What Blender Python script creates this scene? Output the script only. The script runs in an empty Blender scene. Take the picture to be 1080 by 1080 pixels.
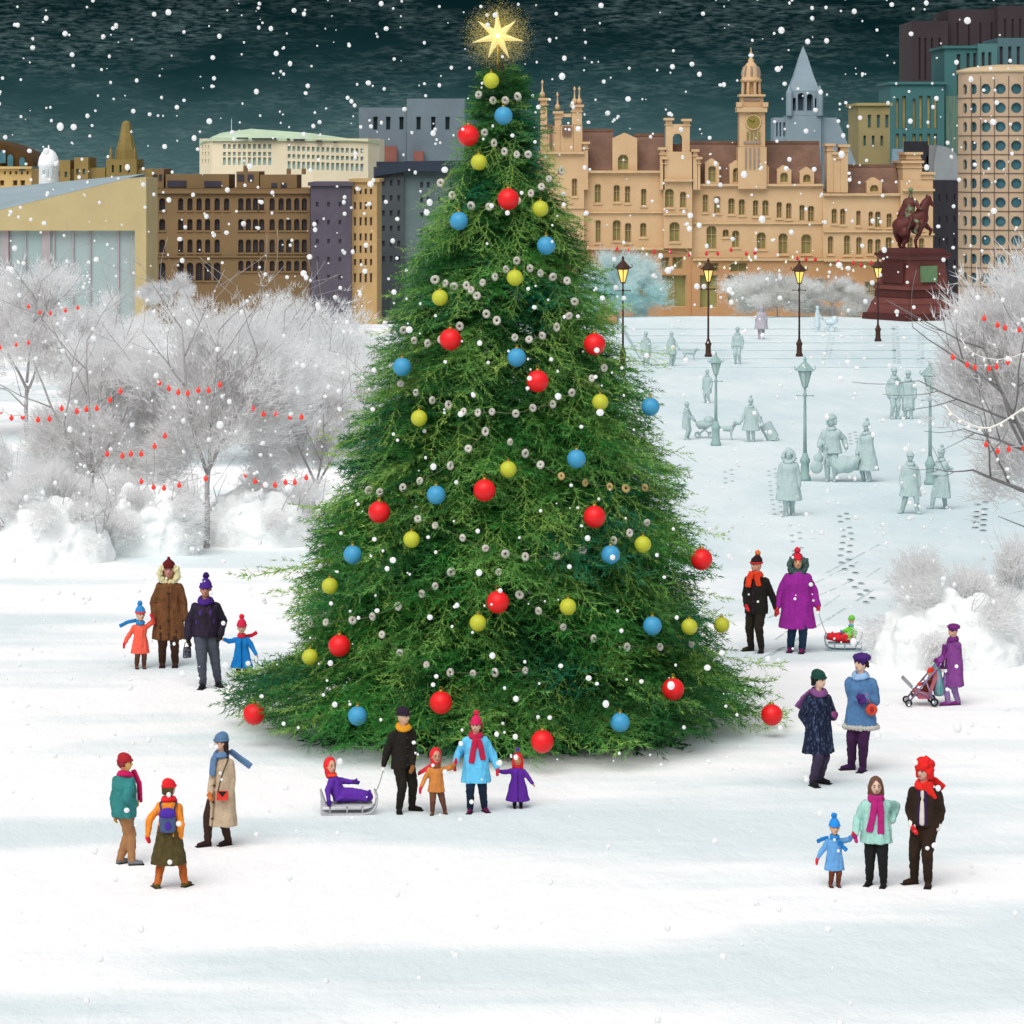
import bpy, math, random
import numpy as np
from mathutils import Vector, Matrix, noise as mnoise

V = Vector
PI = math.pi
rnd = random.Random(7)
nrg = np.random.default_rng(11)
SC = bpy.context.scene
COL = SC.collection
F, CAMH, YH = 3500.0, 9.5, 165.0       # focal length in photo pixels, eye height, horizon row
STEP_Y0, STEP_N, STEP_D, STEP_H = 149.0, 6, 5.2, 0.075

def gz(x, y):
    """height of the ground"""
    if 6.0 < x < 27 and y > STEP_Y0:
        return STEP_H * min(STEP_N, int((y - STEP_Y0) / STEP_D) + 1)
    return 0.0
def dist(py, z=0.0):
    return F * (CAMH - z) / (py - YH)
def spot(px, py, z=0.0):
    """ground point that shows at a photo position"""
    d = dist(py, z)
    for _ in range(4):
        d = dist(py, gz((px - 540) * d / F, d) if z == 0 else z)
    return V(((px - 540) * d / F, d, gz((px - 540) * d / F, d) if z == 0 else z))
def at(px, py, d):
    return V(((px - 540) * d / F, d, CAMH + (YH - py) * d / F))
def lin(c):
    if isinstance(c, str):
        c = c.lstrip('#'); c = [int(c[i:i + 2], 16) / 255 for i in (0, 2, 4)]
        return tuple(x / 12.92 if x <= 0.04045 else ((x + 0.055) / 1.055) ** 2.4 for x in c)
    return tuple(c)

# ---------------------------------------------------------------- materials
_m = {}
def mat(key, col, rough=0.8, var=0.25, scale=6.0, bump=0.0, bscale=None, metal=0.0, emit=0.0, col2=None, stretch=(1, 1, 1), attr=None, lo=0.3, hi=0.7, trans=0.0):
    if key in _m: return _m[key]
    m = bpy.data.materials.new(key); m.use_nodes = True; _m[key] = m
    nt = m.node_tree; N = nt.nodes; L = nt.links
    b = N['Principled BSDF']
    c = lin(col)
    b.inputs['Roughness'].default_value = rough
    b.inputs['Metallic'].default_value = metal
    b.inputs['Specular IOR Level'].default_value = 0.3
    tc = N.new('ShaderNodeTexCoord'); mp = N.new('ShaderNodeMapping'); mp.inputs['Scale'].default_value = stretch
    L.new(tc.outputs['Object'], mp.inputs['Vector'])
    no = N.new('ShaderNodeTexNoise'); no.inputs['Scale'].default_value = scale; no.inputs['Detail'].default_value = 6; no.inputs['Roughness'].default_value = 0.65
    L.new(mp.outputs['Vector'], no.inputs['Vector'])
    rp = N.new('ShaderNodeValToRGB')
    if col2 is None:
        a = tuple(x * (1 - var) for x in c); d = tuple(min(0.95, x * (1 + var * 0.8)) for x in c)
    else: a, d = c, lin(col2)
    rp.color_ramp.elements[0].position = lo; rp.color_ramp.elements[1].position = hi
    rp.color_ramp.elements[0].color = (*a, 1); rp.color_ramp.elements[1].color = (*d, 1)
    L.new(no.outputs['Fac'], rp.inputs['Fac'])
    out = rp.outputs['Color']
    if attr:
        at_ = N.new('ShaderNodeAttribute'); at_.attribute_name = attr
        mx = N.new('ShaderNodeMix'); mx.data_type = 'RGBA'; mx.blend_type = 'MULTIPLY'; mx.inputs['Factor'].default_value = 1.0
        L.new(at_.outputs['Color'], mx.inputs['A']); L.new(out, mx.inputs['B']); out = mx.outputs['Result']
    L.new(out, b.inputs['Base Color'])
    if emit:
        L.new(out, b.inputs['Emission Color']); b.inputs['Emission Strength'].default_value = emit
    if bump:
        n2 = N.new('ShaderNodeTexNoise'); n2.inputs['Scale'].default_value = bscale or scale * 4; n2.inputs['Detail'].default_value = 5
        L.new(mp.outputs['Vector'], n2.inputs['Vector'])
        bp = N.new('ShaderNodeBump'); bp.inputs['Strength'].default_value = min(1.0, bump); bp.inputs['Distance'].default_value = 0.02 if bump <= 1 else 0.02 * bump
        L.new(n2.outputs['Fac'], bp.inputs['Height']); L.new(bp.outputs['Normal'], b.inputs['Normal'])
    if trans:
        tr = N.new('ShaderNodeBsdfTranslucent'); L.new(out, tr.inputs['Color'])
        ms = N.new('ShaderNodeMixShader'); ms.inputs['Fac'].default_value = trans
        L.new(b.outputs[0], ms.inputs[1]); L.new(tr.outputs[0], ms.inputs[2]); L.new(ms.outputs[0], N['Material Output'].inputs['Surface'])
    return m
def cloth(hexcol, var=0.2, rough=0.9):
    return mat('cloth ' + hexcol, hexcol, rough, var, 7, 0.6, 55)
def wallm(hexcol, var=0.16, scale=0.35, col2=None, **k):
    return mat('masonry ' + hexcol + (col2 or ''), hexcol, 0.9, var, scale, 0.4, 3.0, col2=col2, **k)

# ---------------------------------------------------------------- mesh builder
class MB:
    def __init__(s): s.v = []; s.f = []; s.m = []
    def add(s, vs, fs, m=0):
        o = len(s.v); s.v += [tuple(p) for p in vs]
        s.f += [tuple(i + o for i in f) for f in fs]; s.m += [m] * len(fs)
        return s
    def box(s, x0, x1, y0, y1, z0, z1, m=0):
        return s.add([(x0, y0, z0), (x1, y0, z0), (x1, y1, z0), (x0, y1, z0), (x0, y0, z1), (x1, y0, z1), (x1, y1, z1), (x0, y1, z1)],
                     [(0, 3, 2, 1), (4, 5, 6, 7), (0, 1, 5, 4), (1, 2, 6, 5), (2, 3, 7, 6), (3, 0, 4, 7)], m)
    def frustum(s, cx, cy, z0, z1, a0, b0, a1, b1, m=0):
        q = [(-1, -1), (1, -1), (1, 1), (-1, 1)]
        return s.add([(cx + i * a0, cy + j * b0, z0) for i, j in q] + [(cx + i * a1, cy + j * b1, z1) for i, j in q],
                     [(0, 3, 2, 1), (4, 5, 6, 7), (0, 1, 5, 4), (1, 2, 6, 5), (2, 3, 7, 6), (3, 0, 4, 7)], m)
    def bar(s, p, q, w, h, m=0, up=(0, 0, 1)):
        """rectangular bar between two points"""
        p, q = V(p), V(q); d = (q - p).normalized(); u = V(up)
        if abs(d.dot(u)) > 0.97: u = V((0, 1, 0))
        a = d.cross(u).normalized(); b = a.cross(d)
        vs = [c + a * i * w / 2 + b * j * h / 2 for c in (p, q) for i, j in ((-1, -1), (1, -1), (1, 1), (-1, 1))]
        return s.add(vs, [(0, 1, 2, 3), (7, 6, 5, 4), (0, 4, 5, 1), (1, 5, 6, 2), (2, 6, 7, 3), (3, 7, 4, 0)], m)
    def tube(s, pts, rad, n=8, m=0, cap=True):
        pts = [V(p) for p in pts]
        if not hasattr(rad, '__len__'): rad = [rad] * len(pts)
        vs = []; prev = None
        for i, p in enumerate(pts):
            t = (pts[min(i + 1, len(pts) - 1)] - pts[max(i - 1, 0)])
            t = t.normalized() if t.length > 1e-9 else V((0, 0, 1))
            if prev is None:
                a = t.cross(V((0.3, 0.9, 0.31)) if abs(t.z) > 0.8 else V((0, 0, 1))).normalized()
            else:
                a = (prev - t * prev.dot(t)).normalized()
            prev = a; b = t.cross(a)
            for k in range(n):
                an = 2 * PI * k / n
                vs.append(p + (a * math.cos(an) + b * math.sin(an)) * rad[i])
        fs = [(i * n + k, i * n + (k + 1) % n, (i + 1) * n + (k + 1) % n, (i + 1) * n + k) for i in range(len(pts) - 1) for k in range(n)]
        if cap: fs += [tuple(range(n - 1, -1, -1)), tuple(range((len(pts) - 1) * n, len(pts) * n))]
        return s.add(vs, fs, m)
    def lathe(s, prof, c=(0, 0, 0), n=12, m=0, rot=0.0, sx=1, sy=1):
        c = V(c); vs = []
        for r, z in prof:
            for k in range(n):
                an = 2 * PI * k / n + rot
                vs.append((c.x + max(r, 1e-4) * math.cos(an) * sx, c.y + max(r, 1e-4) * math.sin(an) * sy, c.z + z))
        fs = [(i * n + k, i * n + (k + 1) % n, (i + 1) * n + (k + 1) % n, (i + 1) * n + k) for i in range(len(prof) - 1) for k in range(n)]
        fs += [tuple(range(n - 1, -1, -1)), tuple(range((len(prof) - 1) * n, len(prof) * n))]
        return s.add(vs, fs, m)
    def ell(s, c, r, m=0, nu=14, nv=9, R=None):
        c = V(c); r = (r, r, r) if not hasattr(r, '__len__') else r
        vs = []
        for j in range(1, nv):
            th = PI * j / nv
            for k in range(nu):
                ph = 2 * PI * k / nu
                vs.append(V((r[0] * math.sin(th) * math.cos(ph), r[1] * math.sin(th) * math.sin(ph), r[2] * math.cos(th))))
        vs.append(V((0, 0, r[2]))); vs.append(V((0, 0, -r[2])))
        if R is not None: vs = [R @ p for p in vs]
        vs = [p + c for p in vs]
        top, bot = len(vs) - 2, len(vs) - 1
        fs = [((j) * nu + k, (j + 1) * nu + k, (j + 1) * nu + (k + 1) % nu, j * nu + (k + 1) % nu) for j in range(nv - 2) for k in range(nu)]
        fs += [(top, k, (k + 1) % nu) for k in range(nu)]
        fs += [(bot, (nv - 2) * nu + (k + 1) % nu, (nv - 2) * nu + k) for k in range(nu)]
        return s.add(vs, fs, m)
    def rc(s, p, r0, q, r1, m=0):
        """round cone: two balls and the cone between them"""
        p, q = V(p), V(q)
        s.ell(p, r0, m, 12, 8); s.ell(q, r1, m, 12, 8)
        if (q - p).length > 1e-5: s.tube([p, q], [r0 * 0.995, r1 * 0.995], 12, m)
        return s
    def loft(s, rings, m=0, n=20):
        """rings: (centre, axis vector a, axis vector b)"""
        vs = []
        for c, a, b in rings:
            for k in range(n):
                an = 2 * PI * k / n
                vs.append(V(c) + V(a) * math.cos(an) + V(b) * math.sin(an))
        fs = [(i * n + k, i * n + (k + 1) % n, (i + 1) * n + (k + 1) % n, (i + 1) * n + k) for i in range(len(rings) - 1) for k in range(n)]
        fs += [tuple(range(n - 1, -1, -1)), tuple(range((len(rings) - 1) * n, len(rings) * n))]
        return s.add(vs, fs, m)
    def torus(s, c, R, r, m=0, n=20, k=8, sx=1, sy=1, tilt=None):
        vs = []
        for i in range(n):
            a = 2 * PI * i / n
            for j in range(k):
                b = 2 * PI * j / k
                p = V(((R + r * math.cos(b)) * math.cos(a) * sx, (R + r * math.cos(b)) * math.sin(a) * sy, r * math.sin(b)))
                vs.append((tilt @ p if tilt is not None else p) + V(c))
        fs = [(i * k + j, ((i + 1) % n) * k + j, ((i + 1) % n) * k + (j + 1) % k, i * k + (j + 1) % k) for i in range(n) for j in range(k)]
        return s.add(vs, fs, m)
    def prism(s, poly, y0, y1, m=0):
        """outline in x,z extruded along y"""
        n = len(poly)
        ar = sum(poly[i][0] * poly[(i + 1) % n][1] - poly[(i + 1) % n][0] * poly[i][1] for i in range(n))
        if ar < 0: poly = poly[::-1]
        vs = [(x, y0, z) for x, z in poly] + [(x, y1, z) for x, z in poly]
        fs = [tuple(range(n)), tuple(range(2 * n - 1, n - 1, -1))]
        fs += [(i, i + n, (i + 1) % n + n, (i + 1) % n) for i in range(n)]
        return s.add(vs, fs, m)
    def mesh(s, name):
        me = bpy.data.meshes.new(name); me.from_pydata(s.v, [], s.f); return me
    def build(s, name, mats, parent=None, smooth=False, loc=None):
        me = s.mesh(name)
        for x in (mats if isinstance(mats, (list, tuple)) else [mats]): me.materials.append(x)
        me.polygons.foreach_set('material_index', s.m)
        if smooth: me.polygons.foreach_set('use_smooth', [True] * len(me.polygons))
        me.update()
        return link(name, me, parent, loc)

def link(name, me, parent=None, loc=None):
    o = bpy.data.objects.new(name, me); COL.objects.link(o)
    if parent is not None: o.parent = parent
    if loc is not None: o.location = loc
    return o
def tag(o, label=None, cat=None, group=None, kind=None):
    if label: o['label'] = label
    if cat: o['category'] = cat
    if group: o['group'] = group
    if kind: o['kind'] = kind
    return o
def thing(name, loc, label, cat, group=None, rz=0.0):
    o = bpy.data.objects.new(name, None); COL.objects.link(o)
    o.location = loc; o.rotation_euler = (0, 0, rz); o.empty_display_size = 0.2
    return tag(o, label, cat, group)
def copy_thing(o, loc, label):
    c = o.copy(); COL.objects.link(c); c.location = loc; c['label'] = label
    for ch in o.children:
        d = ch.copy(); COL.objects.link(d); d.parent = c
        for g in ch.children:
            e = g.copy(); COL.objects.link(e); e.parent = d
    return c
def blob(name, mb, vox, mats, parent=None, smooth=3, disp=0.0, dscale=12.0, seed=0.0, zk=0.7):
    """fuse overlapping closed shapes into one continuous surface"""
    me = mb.mesh('tmp'); ob = bpy.data.objects.new('tmp', me); COL.objects.link(ob)
    r = ob.modifiers.new('r', 'REMESH'); r.mode = 'VOXEL'; r.voxel_size = vox
    if smooth:
        sm = ob.modifiers.new('s', 'SMOOTH'); sm.iterations = smooth; sm.factor = 0.5
    dg = bpy.context.evaluated_depsgraph_get()
    me2 = bpy.data.meshes.new_from_object(ob.evaluated_get(dg))
    bpy.data.objects.remove(ob); bpy.data.meshes.remove(me)
    me2.name = name; me2.materials.clear()
    for x in (mats if isinstance(mats, (list, tuple)) else [mats]): me2.materials.append(x)
    n = len(me2.vertices)
    if disp and n:
        co = np.empty(n * 3, np.float32); me2.vertices.foreach_get('co', co); co = co.reshape(-1, 3)
        no = np.empty(n * 3, np.float32); me2.vertices.foreach_get('normal', no); no = no.reshape(-1, 3)
        k = np.array([mnoise.noise(V((p[0] * dscale + seed, p[1] * dscale, p[2] * dscale * zk))) + .35 * mnoise.noise(V((p[0] * dscale * 2.3, p[1] * dscale * 2.3 + seed, p[2] * dscale * 1.6))) for p in co], np.float32)
        co += no * (k * disp)[:, None]
        me2.vertices.foreach_set('co', co.ravel())
    me2.polygons.foreach_set('use_smooth', [True] * len(me2.polygons))
    me2.update()
    return link(name, me2, parent)
def tri_mesh(name, P, mats, parent=None, col=None, mi=None, smooth=False, nper=3):
    """one mesh of loose small faces from an (n, nper, 3) array"""
    P = np.asarray(P, np.float32); n = P.shape[0]
    me = bpy.data.meshes.new(name)
    me.vertices.add(n * nper); me.vertices.foreach_set('co', P.reshape(-1))
    me.loops.add(n * nper); me.loops.foreach_set('vertex_index', np.arange(n * nper, dtype=np.int32))
    me.polygons.add(n); me.polygons.foreach_set('loop_start', np.arange(0, n * nper, nper, dtype=np.int32))
    try: me.polygons.foreach_set('loop_total', np.full(n, nper, np.int32))
    except Exception: pass
    for x in (mats if isinstance(mats, (list, tuple)) else [mats]): me.materials.append(x)
    if mi is not None: me.polygons.foreach_set('material_index', np.asarray(mi, np.int32))
    if col is not None:
        a = me.color_attributes.new('Col', 'FLOAT_COLOR', 'POINT')
        c = np.ones((n, nper, 4), np.float32); c[:, :, :3] = np.asarray(col, np.float32)[:, None, :]
        a.data.foreach_set('color', c.ravel())
    me.update(calc_edges=True); me.validate()
    return link(name, me, parent)
# ---------------------------------------------------------------- people
def ik(a, c, l1, l2, hint):
    """middle joint of a two-bone limb; the end is pulled in when out of reach"""
    a, c = V(a), V(c); d = c - a; L = d.length
    mx = (l1 + l2) * 0.995
    if L > mx: c = a + d * (mx / L); d = c - a; L = mx
    L = max(L, abs(l1 - l2) + 0.01)
    x = (l1 * l1 - l2 * l2 + L * L) / (2 * L)
    hgt = math.sqrt(max(l1 * l1 - x * x, 0.0))
    dn = d.normalized(); hv = V(hint); hv = hv - dn * hv.dot(dn)
    if hv.length < 1e-4: hv = V((0, 0, -1)) - dn * dn.dot(V((0, 0, -1)))
    return a + dn * x + hv.normalized() * hgt, c

def hand_prims(mb, wrist, direction, palm_n, thumb_side, k, fat=0.0):
    """palm, four unequal curled fingers and a thumb from the side of the palm"""
    D = V(direction).normalized(); Nn = V(palm_n); Nn = (Nn - D * Nn.dot(D)).normalized(); S = D.cross(Nn) * thumb_side
    w = V(wrist)
    mb.rc(w, (0.024 + fat) * k, w + D * 0.05 * k, (0.027 + fat) * k)
    mb.rc(w + D * 0.045 * k + S * 0.02 * k, (0.017 + fat) * k, w + D * 0.085 * k + S * 0.026 * k, (0.013 + fat) * k)
    mb.rc(w + D * 0.045 * k - S * 0.02 * k, (0.017 + fat) * k, w + D * 0.08 * k - S * 0.026 * k, (0.012 + fat) * k)
    for i, L in enumerate((0.062, 0.072, 0.067, 0.05)):
        b = w + D * 0.082 * k + S * (0.03 - 0.02 * i) * k
        m1 = b + (D * 0.8 + Nn * 0.35 + S * (0.06 - 0.05 * i)).normalized() * L * 0.5 * k
        e = m1 + (D * 0.45 + Nn * 0.85).normalized() * L * 0.5 * k
        mb.rc(b, (0.0095 + fat * 0.8) * k, m1, (0.0088 + fat * 0.8) * k); mb.rc(m1, (0.0088 + fat * 0.8) * k, e, (0.0075 + fat * 0.8) * k)
    b = w + D * 0.03 * k + S * 0.026 * k
    m1 = b + (S * 0.8 + D * 0.6 + Nn * 0.2).normalized() * 0.035 * k
    mb.rc(b, (0.0125 + fat) * k, m1, (0.0105 + fat) * k)
    mb.rc(m1, (0.0105 + fat) * k, m1 + (D * 0.9 + S * 0.2 + Nn * 0.3).normalized() * 0.03 * k, (0.0085 + fat) * k)

class Fig: pass
SKIN = '#c9a088'
def person(px, py, top, label, group, yaw=0, look=0, child=False, skin=SKIN, bulk=1.0, coat=None, legs=None, boots=None, hat=None, scarf=None,
           hair=None, gloves=None, arms=((-1, None), (1, None)), feet=None, sit=None, face=True, detail=1.0, plain=None, base=None, lean=0.0):
    """px, py: where the feet stand; top: row of the hat's top. Returns the figure's measures."""
    P = Fig()
    loc = V(base) if base is not None else spot(px, py)
    s = F / loc.y; P.s = s; P.px, P.py = px, py
    root = thing('person', loc, label, 'person', group); P.root = root; P.loc = loc
    total = (py - top) / s
    if sit: total = sit['h']
    ht = hat[0] if hat else None
    extra = {'pom': 0.075, 'beanie': 0.022, 'beret': 0.03, 'fur': 0.04, 'hood': 0.03, 'furhood': 0.035, None: 0.0}[ht]
    h = total / (1 + extra); k = h / 1.7; P.h, P.k = h, k
    hk = (h * (0.215 if child else 0.152)) / 0.235       # head scale
    if child: lk = 1.06
    else: lk = 1.0
    y = math.radians(yaw); Fw = V((math.sin(y), -math.cos(y), 0)); Sd = V((math.cos(y), math.sin(y), 0)); Up = V((0, 0, 1))
    P.F, P.S = Fw, Sd
    if child: zsh, zhip, hsh = 0.745 * h, 0.43 * h, 0.105 * h
    else: zsh, zhip, hsh = 0.815 * h, 0.52 * h, 0.102 * h
    vox = max(0.0075, 0.0105 * k) / detail
    hip = V((0, 0, zhip)); spine = (Up + Fw * lean).normalized()
    if sit: hip = V(sit['hip']); spine = V(sit['spine']).normalized()
    tl = zsh - zhip
    sh = hip + spine * tl
    nf = spine.cross(Sd).normalized()                   # chest direction
    if nf.dot(Fw) < 0: nf = -nf
    head = sh + spine * ((0.075 if child else 0.06) * h) + Up * 0.105 * hk + nf * 0.012
    P.head, P.hk, P.sh, P.hip = head, hk, sh, hip
    ly = y + math.radians(look); LF = V((math.sin(ly), -math.cos(ly), 0)); LS = V((math.cos(ly), math.sin(ly), 0))
    RL = Matrix((LS, -LF, Up)).transposed()             # head frame: x side, -y face, z up
    ma = (lambda x: plain) if plain else (lambda x: x if not isinstance(x, str) else cloth(x))
    skm = plain or mat('skin ' + skin, skin, 0.55, 0.08, 20)
    # limbs
    ul, fl = (0.165 * h, 0.15 * h) if not child else (0.155 * h, 0.14 * h)
    A = []
    for side, tgt in [(a[0], a[1] if len(a) > 1 else None) for a in arms]:
        a0 = sh + Sd * side * hsh * 0.9 * (0.8 + 0.2 * bulk) - spine * 0.045 * h
        if tgt is None: w = a0 + V((0, 0, -0.3 * h)) + Sd * side * 0.05 * h + nf * 0.03 * h
        elif len(tgt) == 3 and isinstance(tgt, Vector): w = V(tgt)
        else: w = V(((tgt[0] - px) / s, -(tgt[2] if len(tgt) > 2 else 0.04 * h), (py - tgt[1]) / s))
        el, w2 = ik(a0, w, ul, fl, -nf * 0.7 + Sd * side * 0.45 - Up * 0.35)
        A.append((side, a0, el, w2))
    P.A = A
    G = []
    ll = zhip * 0.5
    for i, side in enumerate((-1, 1)):
        h0 = hip + Sd * side * 0.05 * h
        toe = yaw
        if sit: an = V(sit['feet'][i]); toe = sit.get('toe', yaw)
        elif feet: an = V(((feet[i][0] - px) / s, max(-0.16 * h, min(0.16 * h, -(feet[i][1] - py) / s * 2.2)), 0.045 * h)); toe = feet[i][2]
        else: an = h0.copy(); an.z = 0.045 * h; an += Sd * side * 0.012 * h
        kn, an2 = ik(h0, an, ll * 1.0, max(ll - 0.02 * h, (zhip - 0.045 * h) - ll + 0.006), (Fw + Up * 0.2) if not sit else (Up + Fw * 0.2))
        t = math.radians(toe)
        G.append((side, h0, kn, an2, V((math.sin(t), -math.cos(t), 0)), sit is not None))
    P.G = G
    def foot_prims(mb, an, T, grow, seated, r=1.0):
        z0 = an.z
        if seated:
            heel = an; tip = an + (Up * 0.9 + T * 0.3).normalized() * 0.1 * h
            mb.rc(heel, (0.03 * h + grow) * r, tip, 0.022 * h + grow)
        else:
            heel = V((an.x, an.y, 0)) - T * 0.012 * h + Up * (0.026 * h)
            tip = heel + T * 0.1 * h; tip.z = 0.0195 * h
            mb.rc(heel, (0.022 * h + grow), heel + T * 0.055 * h - Up * 0.003 * h, 0.0235 * h + grow * 0.8)
            mb.rc(heel + T * 0.05 * h - Up * 0.003 * h, 0.0235 * h + grow * 0.8, tip, 0.017 * h + grow * 0.7)
            mb.rc(heel, 0.022 * h + grow, an, 0.024 * h + grow)
    # body: one continuous surface
    mb = MB()
    sec = [(-0.03, .095, .07), (0.12, .092, .068), (0.4, .076, .058), (0.72, .092, .066), (0.93, .088, .058), (1.04, .05, .045)]
    mb.loft([(hip + spine * tl * t, Sd * a * h * (1.05 if child else 1), nf * b * h * (1.15 if child else 1)) for t, a, b in sec])
    mb.rc(sh + spine * 0.0 * h, 0.035 * h, head - Up * 0.05 * hk, 0.033 * h)
    mb.ell(head, (0.076 * hk, 0.094 * hk, 0.113 * hk), R=RL, nu=18, nv=12)
    mb.ell(head + LF * 0.03 * hk - Up * 0.05 * hk, (0.055 * hk, 0.062 * hk, 0.06 * hk), R=RL)
    mb.rc(head + LF * 0.088 * hk + Up * 0.012 * hk, 0.009 * hk, head + LF * 0.104 * hk - Up * 0.022 * hk, 0.015 * hk)
    for e in (-1, 1): mb.ell(head + LS * e * 0.078 * hk - Up * 0.005 * hk, (0.012 * hk, 0.02 * hk, 0.03 * hk), R=RL)
    for side, a0, el, w in A:
        mb.rc(a0, 0.032 * h, el, 0.0255 * h); mb.rc(el, 0.0255 * h, w, 0.0165 * h)
        hand_prims(mb, w, w - el, -Sd * side * 0.7 + Fw * 0.2 + V((0, 0, 0.01)), 1 if (w - el).normalized().cross(-Sd * side).dot(Fw) > 0 else -1, k * (1.15 if child else 1.0))
    for side, h0, kn, an, T, sea in G:
        mb.rc(h0, 0.054 * h, kn, 0.034 * h); mb.rc(kn, 0.034 * h, an, 0.0215 * h); foot_prims(mb, an, T, -0.003 * h, sea)
    P.body = blob('body', mb, vox, skm, root, 2)
    if face:
        for e in (-1, 1):
            q = head + LS * e * 0.031 * hk + LF * 0.083 * hk + Up * 0.012 * hk
            MB().ell(q, (0.0135 * hk, 0.009 * hk, 0.009 * hk), R=RL, nu=10, nv=7).build('eye', plain or mat('eye dark', '#241a16', 0.25, 0), root, True)
            MB().rc(q + Up * 0.026 * hk - LS * 0.014 * hk, 0.0045 * hk, q + Up * 0.026 * hk + LS * 0.014 * hk, 0.0045 * hk).build('eyebrow', plain or mat('brow brown', '#3b281d', 0.8, 0), root, True)
        MB().ell(head + LF * 0.088 * hk - Up * 0.054 * hk, (0.024 * hk, 0.008 * hk, 0.008 * hk), R=RL, nu=10, nv=7).build('mouth', plain or mat('lips', '#a4564e', 0.5, 0), root, True)
    # trousers
    if legs:
        mb = MB(); g = 0.011 * h * bulk
        mb.loft([(hip + spine * tl * t, Sd * a * h, nf * b * h) for t, a, b in ((-0.1, .07, .06), (0.0, .102, .08), (0.3, .092, .075), (0.42, .05, .04))])
        for side, h0, kn, an, T, sea in G:
            mb.rc(h0, 0.056 * h + g, kn, 0.036 * h + g); mb.rc(kn, 0.036 * h + g, an.lerp(kn, 0.02), 0.025 * h + g * 0.8)
        blob('trousers', mb, vox * 1.1, ma(legs), root, 2, 0.011 * k, 17 / k, px, .8)
    if boots:
        bc, bh = boots if isinstance(boots, tuple) else (boots, 0.25)
        for side, h0, kn, an, T, sea in G:
            mb = MB(); foot_prims(mb, an, T, 0.0055 * h, sea)
            mb.rc(an, 0.029 * h, an.lerp(kn, bh), 0.036 * h)
            bo = blob('boot', mb, vox, ma(bc), root, 2)
            if not plain and detail >= 1:
                sole = MB()
                if not sea: sole.box(-0.03 * h, 0.03 * h, -0.115 * h, 0.028 * h, 0.0, 0.009 * h).build('sole', mat('sole rubber', '#1c1817', 0.8, 0.2), bo)
                if not sea:
                    so = bo.children[0]; so.location = (an.x, an.y, 0.0); so.rotation_euler = (0, 0, math.atan2(T.x, -T.y))
    # coat
    if coat:
        cc, hem, flare = coat[:3]; opt = coat[3] if len(coat) > 3 else {}
        mb = MB(); zt = tl
        B = bulk
        low = (hem * h - hip.z) / tl if not sit else -0.08
        rings = []
        if low < -0.02: rings += [(low, .108 + flare, .08 + flare * .85), (low * 0.5, .108 + flare * .55, .084 + flare * .45)]
        else: rings += [(low, .098 + flare * .3, .075 + flare * .3)]
        for t, a, b in ((0.08, .105 + flare * .2, .083 + flare * .15), (0.42, .097, .079), (0.72, .1, .08), (0.9, .086, .066), (1.0, .062, .053), (1.06, .044, .042), (1.1, .04, .04)):
            if t > low + 0.05: rings.append((t, a, b))
        mb.loft([(hip + spine * tl * t, Sd * a * h * B, nf * b * h * B) for t, a, b in rings], n=28)
        for side, a0, el, w in A:
            q = w.lerp(el, 0.02)
            mb.rc(a0, 0.041 * h * B, el, 0.036 * h * B); mb.rc(el, 0.036 * h * B, q, 0.028 * h * B)
        c_ = blob('coat', mb, vox * 1.15, ma(cc), root, 2, 0.02 * k, 13 / k, px * 1.7, .28)
        P.coat = c_
        if opt.get('hemcol'):
            r = rings[0]; m2 = MB(); cz = hip + spine * tl * r[0]
            for i in range(26):
                an = 2 * PI * i / 26; m2.ell(cz + Sd * r[1] * h * B * math.cos(an) + nf * r[2] * h * B * math.sin(an), (0.022 * h, 0.022 * h, 0.025 * h * rnd.uniform(.8, 1.2)), nu=8, nv=6)
            blob('fur_hem', m2, vox, ma(opt['hemcol']), root, 1, 0.008 * k, 40 / k)
        if opt.get('front'):                            # placket with toggles or buttons down the front
            z0, z1 = rings[0], (0.9, .094, .066)
            m2 = MB(); pts = []
            for i in range(9):
                t = rings[0][0] + (0.92 - rings[0][0]) * i / 8
                b = np.interp(t, [r[0] for r in rings], [r[2] for r in rings])
                pts.append(hip + spine * tl * t + nf * (b * h * B + 0.004 * k))
            m2.tube(pts, 0.009 * h, 6); pl = m2.build('placket', ma(opt['front']), root, True)
            for i in range(1, 8, 2):
                MB().ell(pts[i] + nf * 0.01 * h, (0.014 * h, 0.01 * h, 0.01 * h), R=Matrix((Sd, -nf, spine)).transposed(), nu=8, nv=6).build('button', plain or mat('button horn', '#2a211c', 0.4, 0.1), pl, True)
        if opt.get('shirt'):
            b = .08 * h * B
            m2 = MB()
            for sgn, colr, w_ in ((0, opt['shirt'], 0.03), ):
                m2.rc(hip + spine * tl * 0.06 + nf * b * 0.93, 0.026 * h, hip + spine * tl * 0.9 + nf * b * 0.72, 0.022 * h)
            blob('shirt_front', m2, vox, ma(opt['shirt']), root, 2)
            for e in (-1, 1):
                m2 = MB(); m2.rc(hip + spine * tl * 0.02 + nf * b * 0.97 + Sd * e * 0.03 * h, 0.014 * h, hip + spine * tl * 0.92 + nf * b * 0.78 + Sd * e * 0.026 * h, 0.017 * h)
                blob('jacket_lining', m2, vox, ma(opt['lining']), root, 2)
        if opt.get('cuff'):
            for side, a0, el, w in A:
                m2 = MB().rc(w.lerp(el, 0.22), 0.03 * h * B, w.lerp(el, 0.02), 0.031 * h * B)
                blob('shirt_cuff', m2, vox, ma(opt['cuff']), root, 2)
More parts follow.
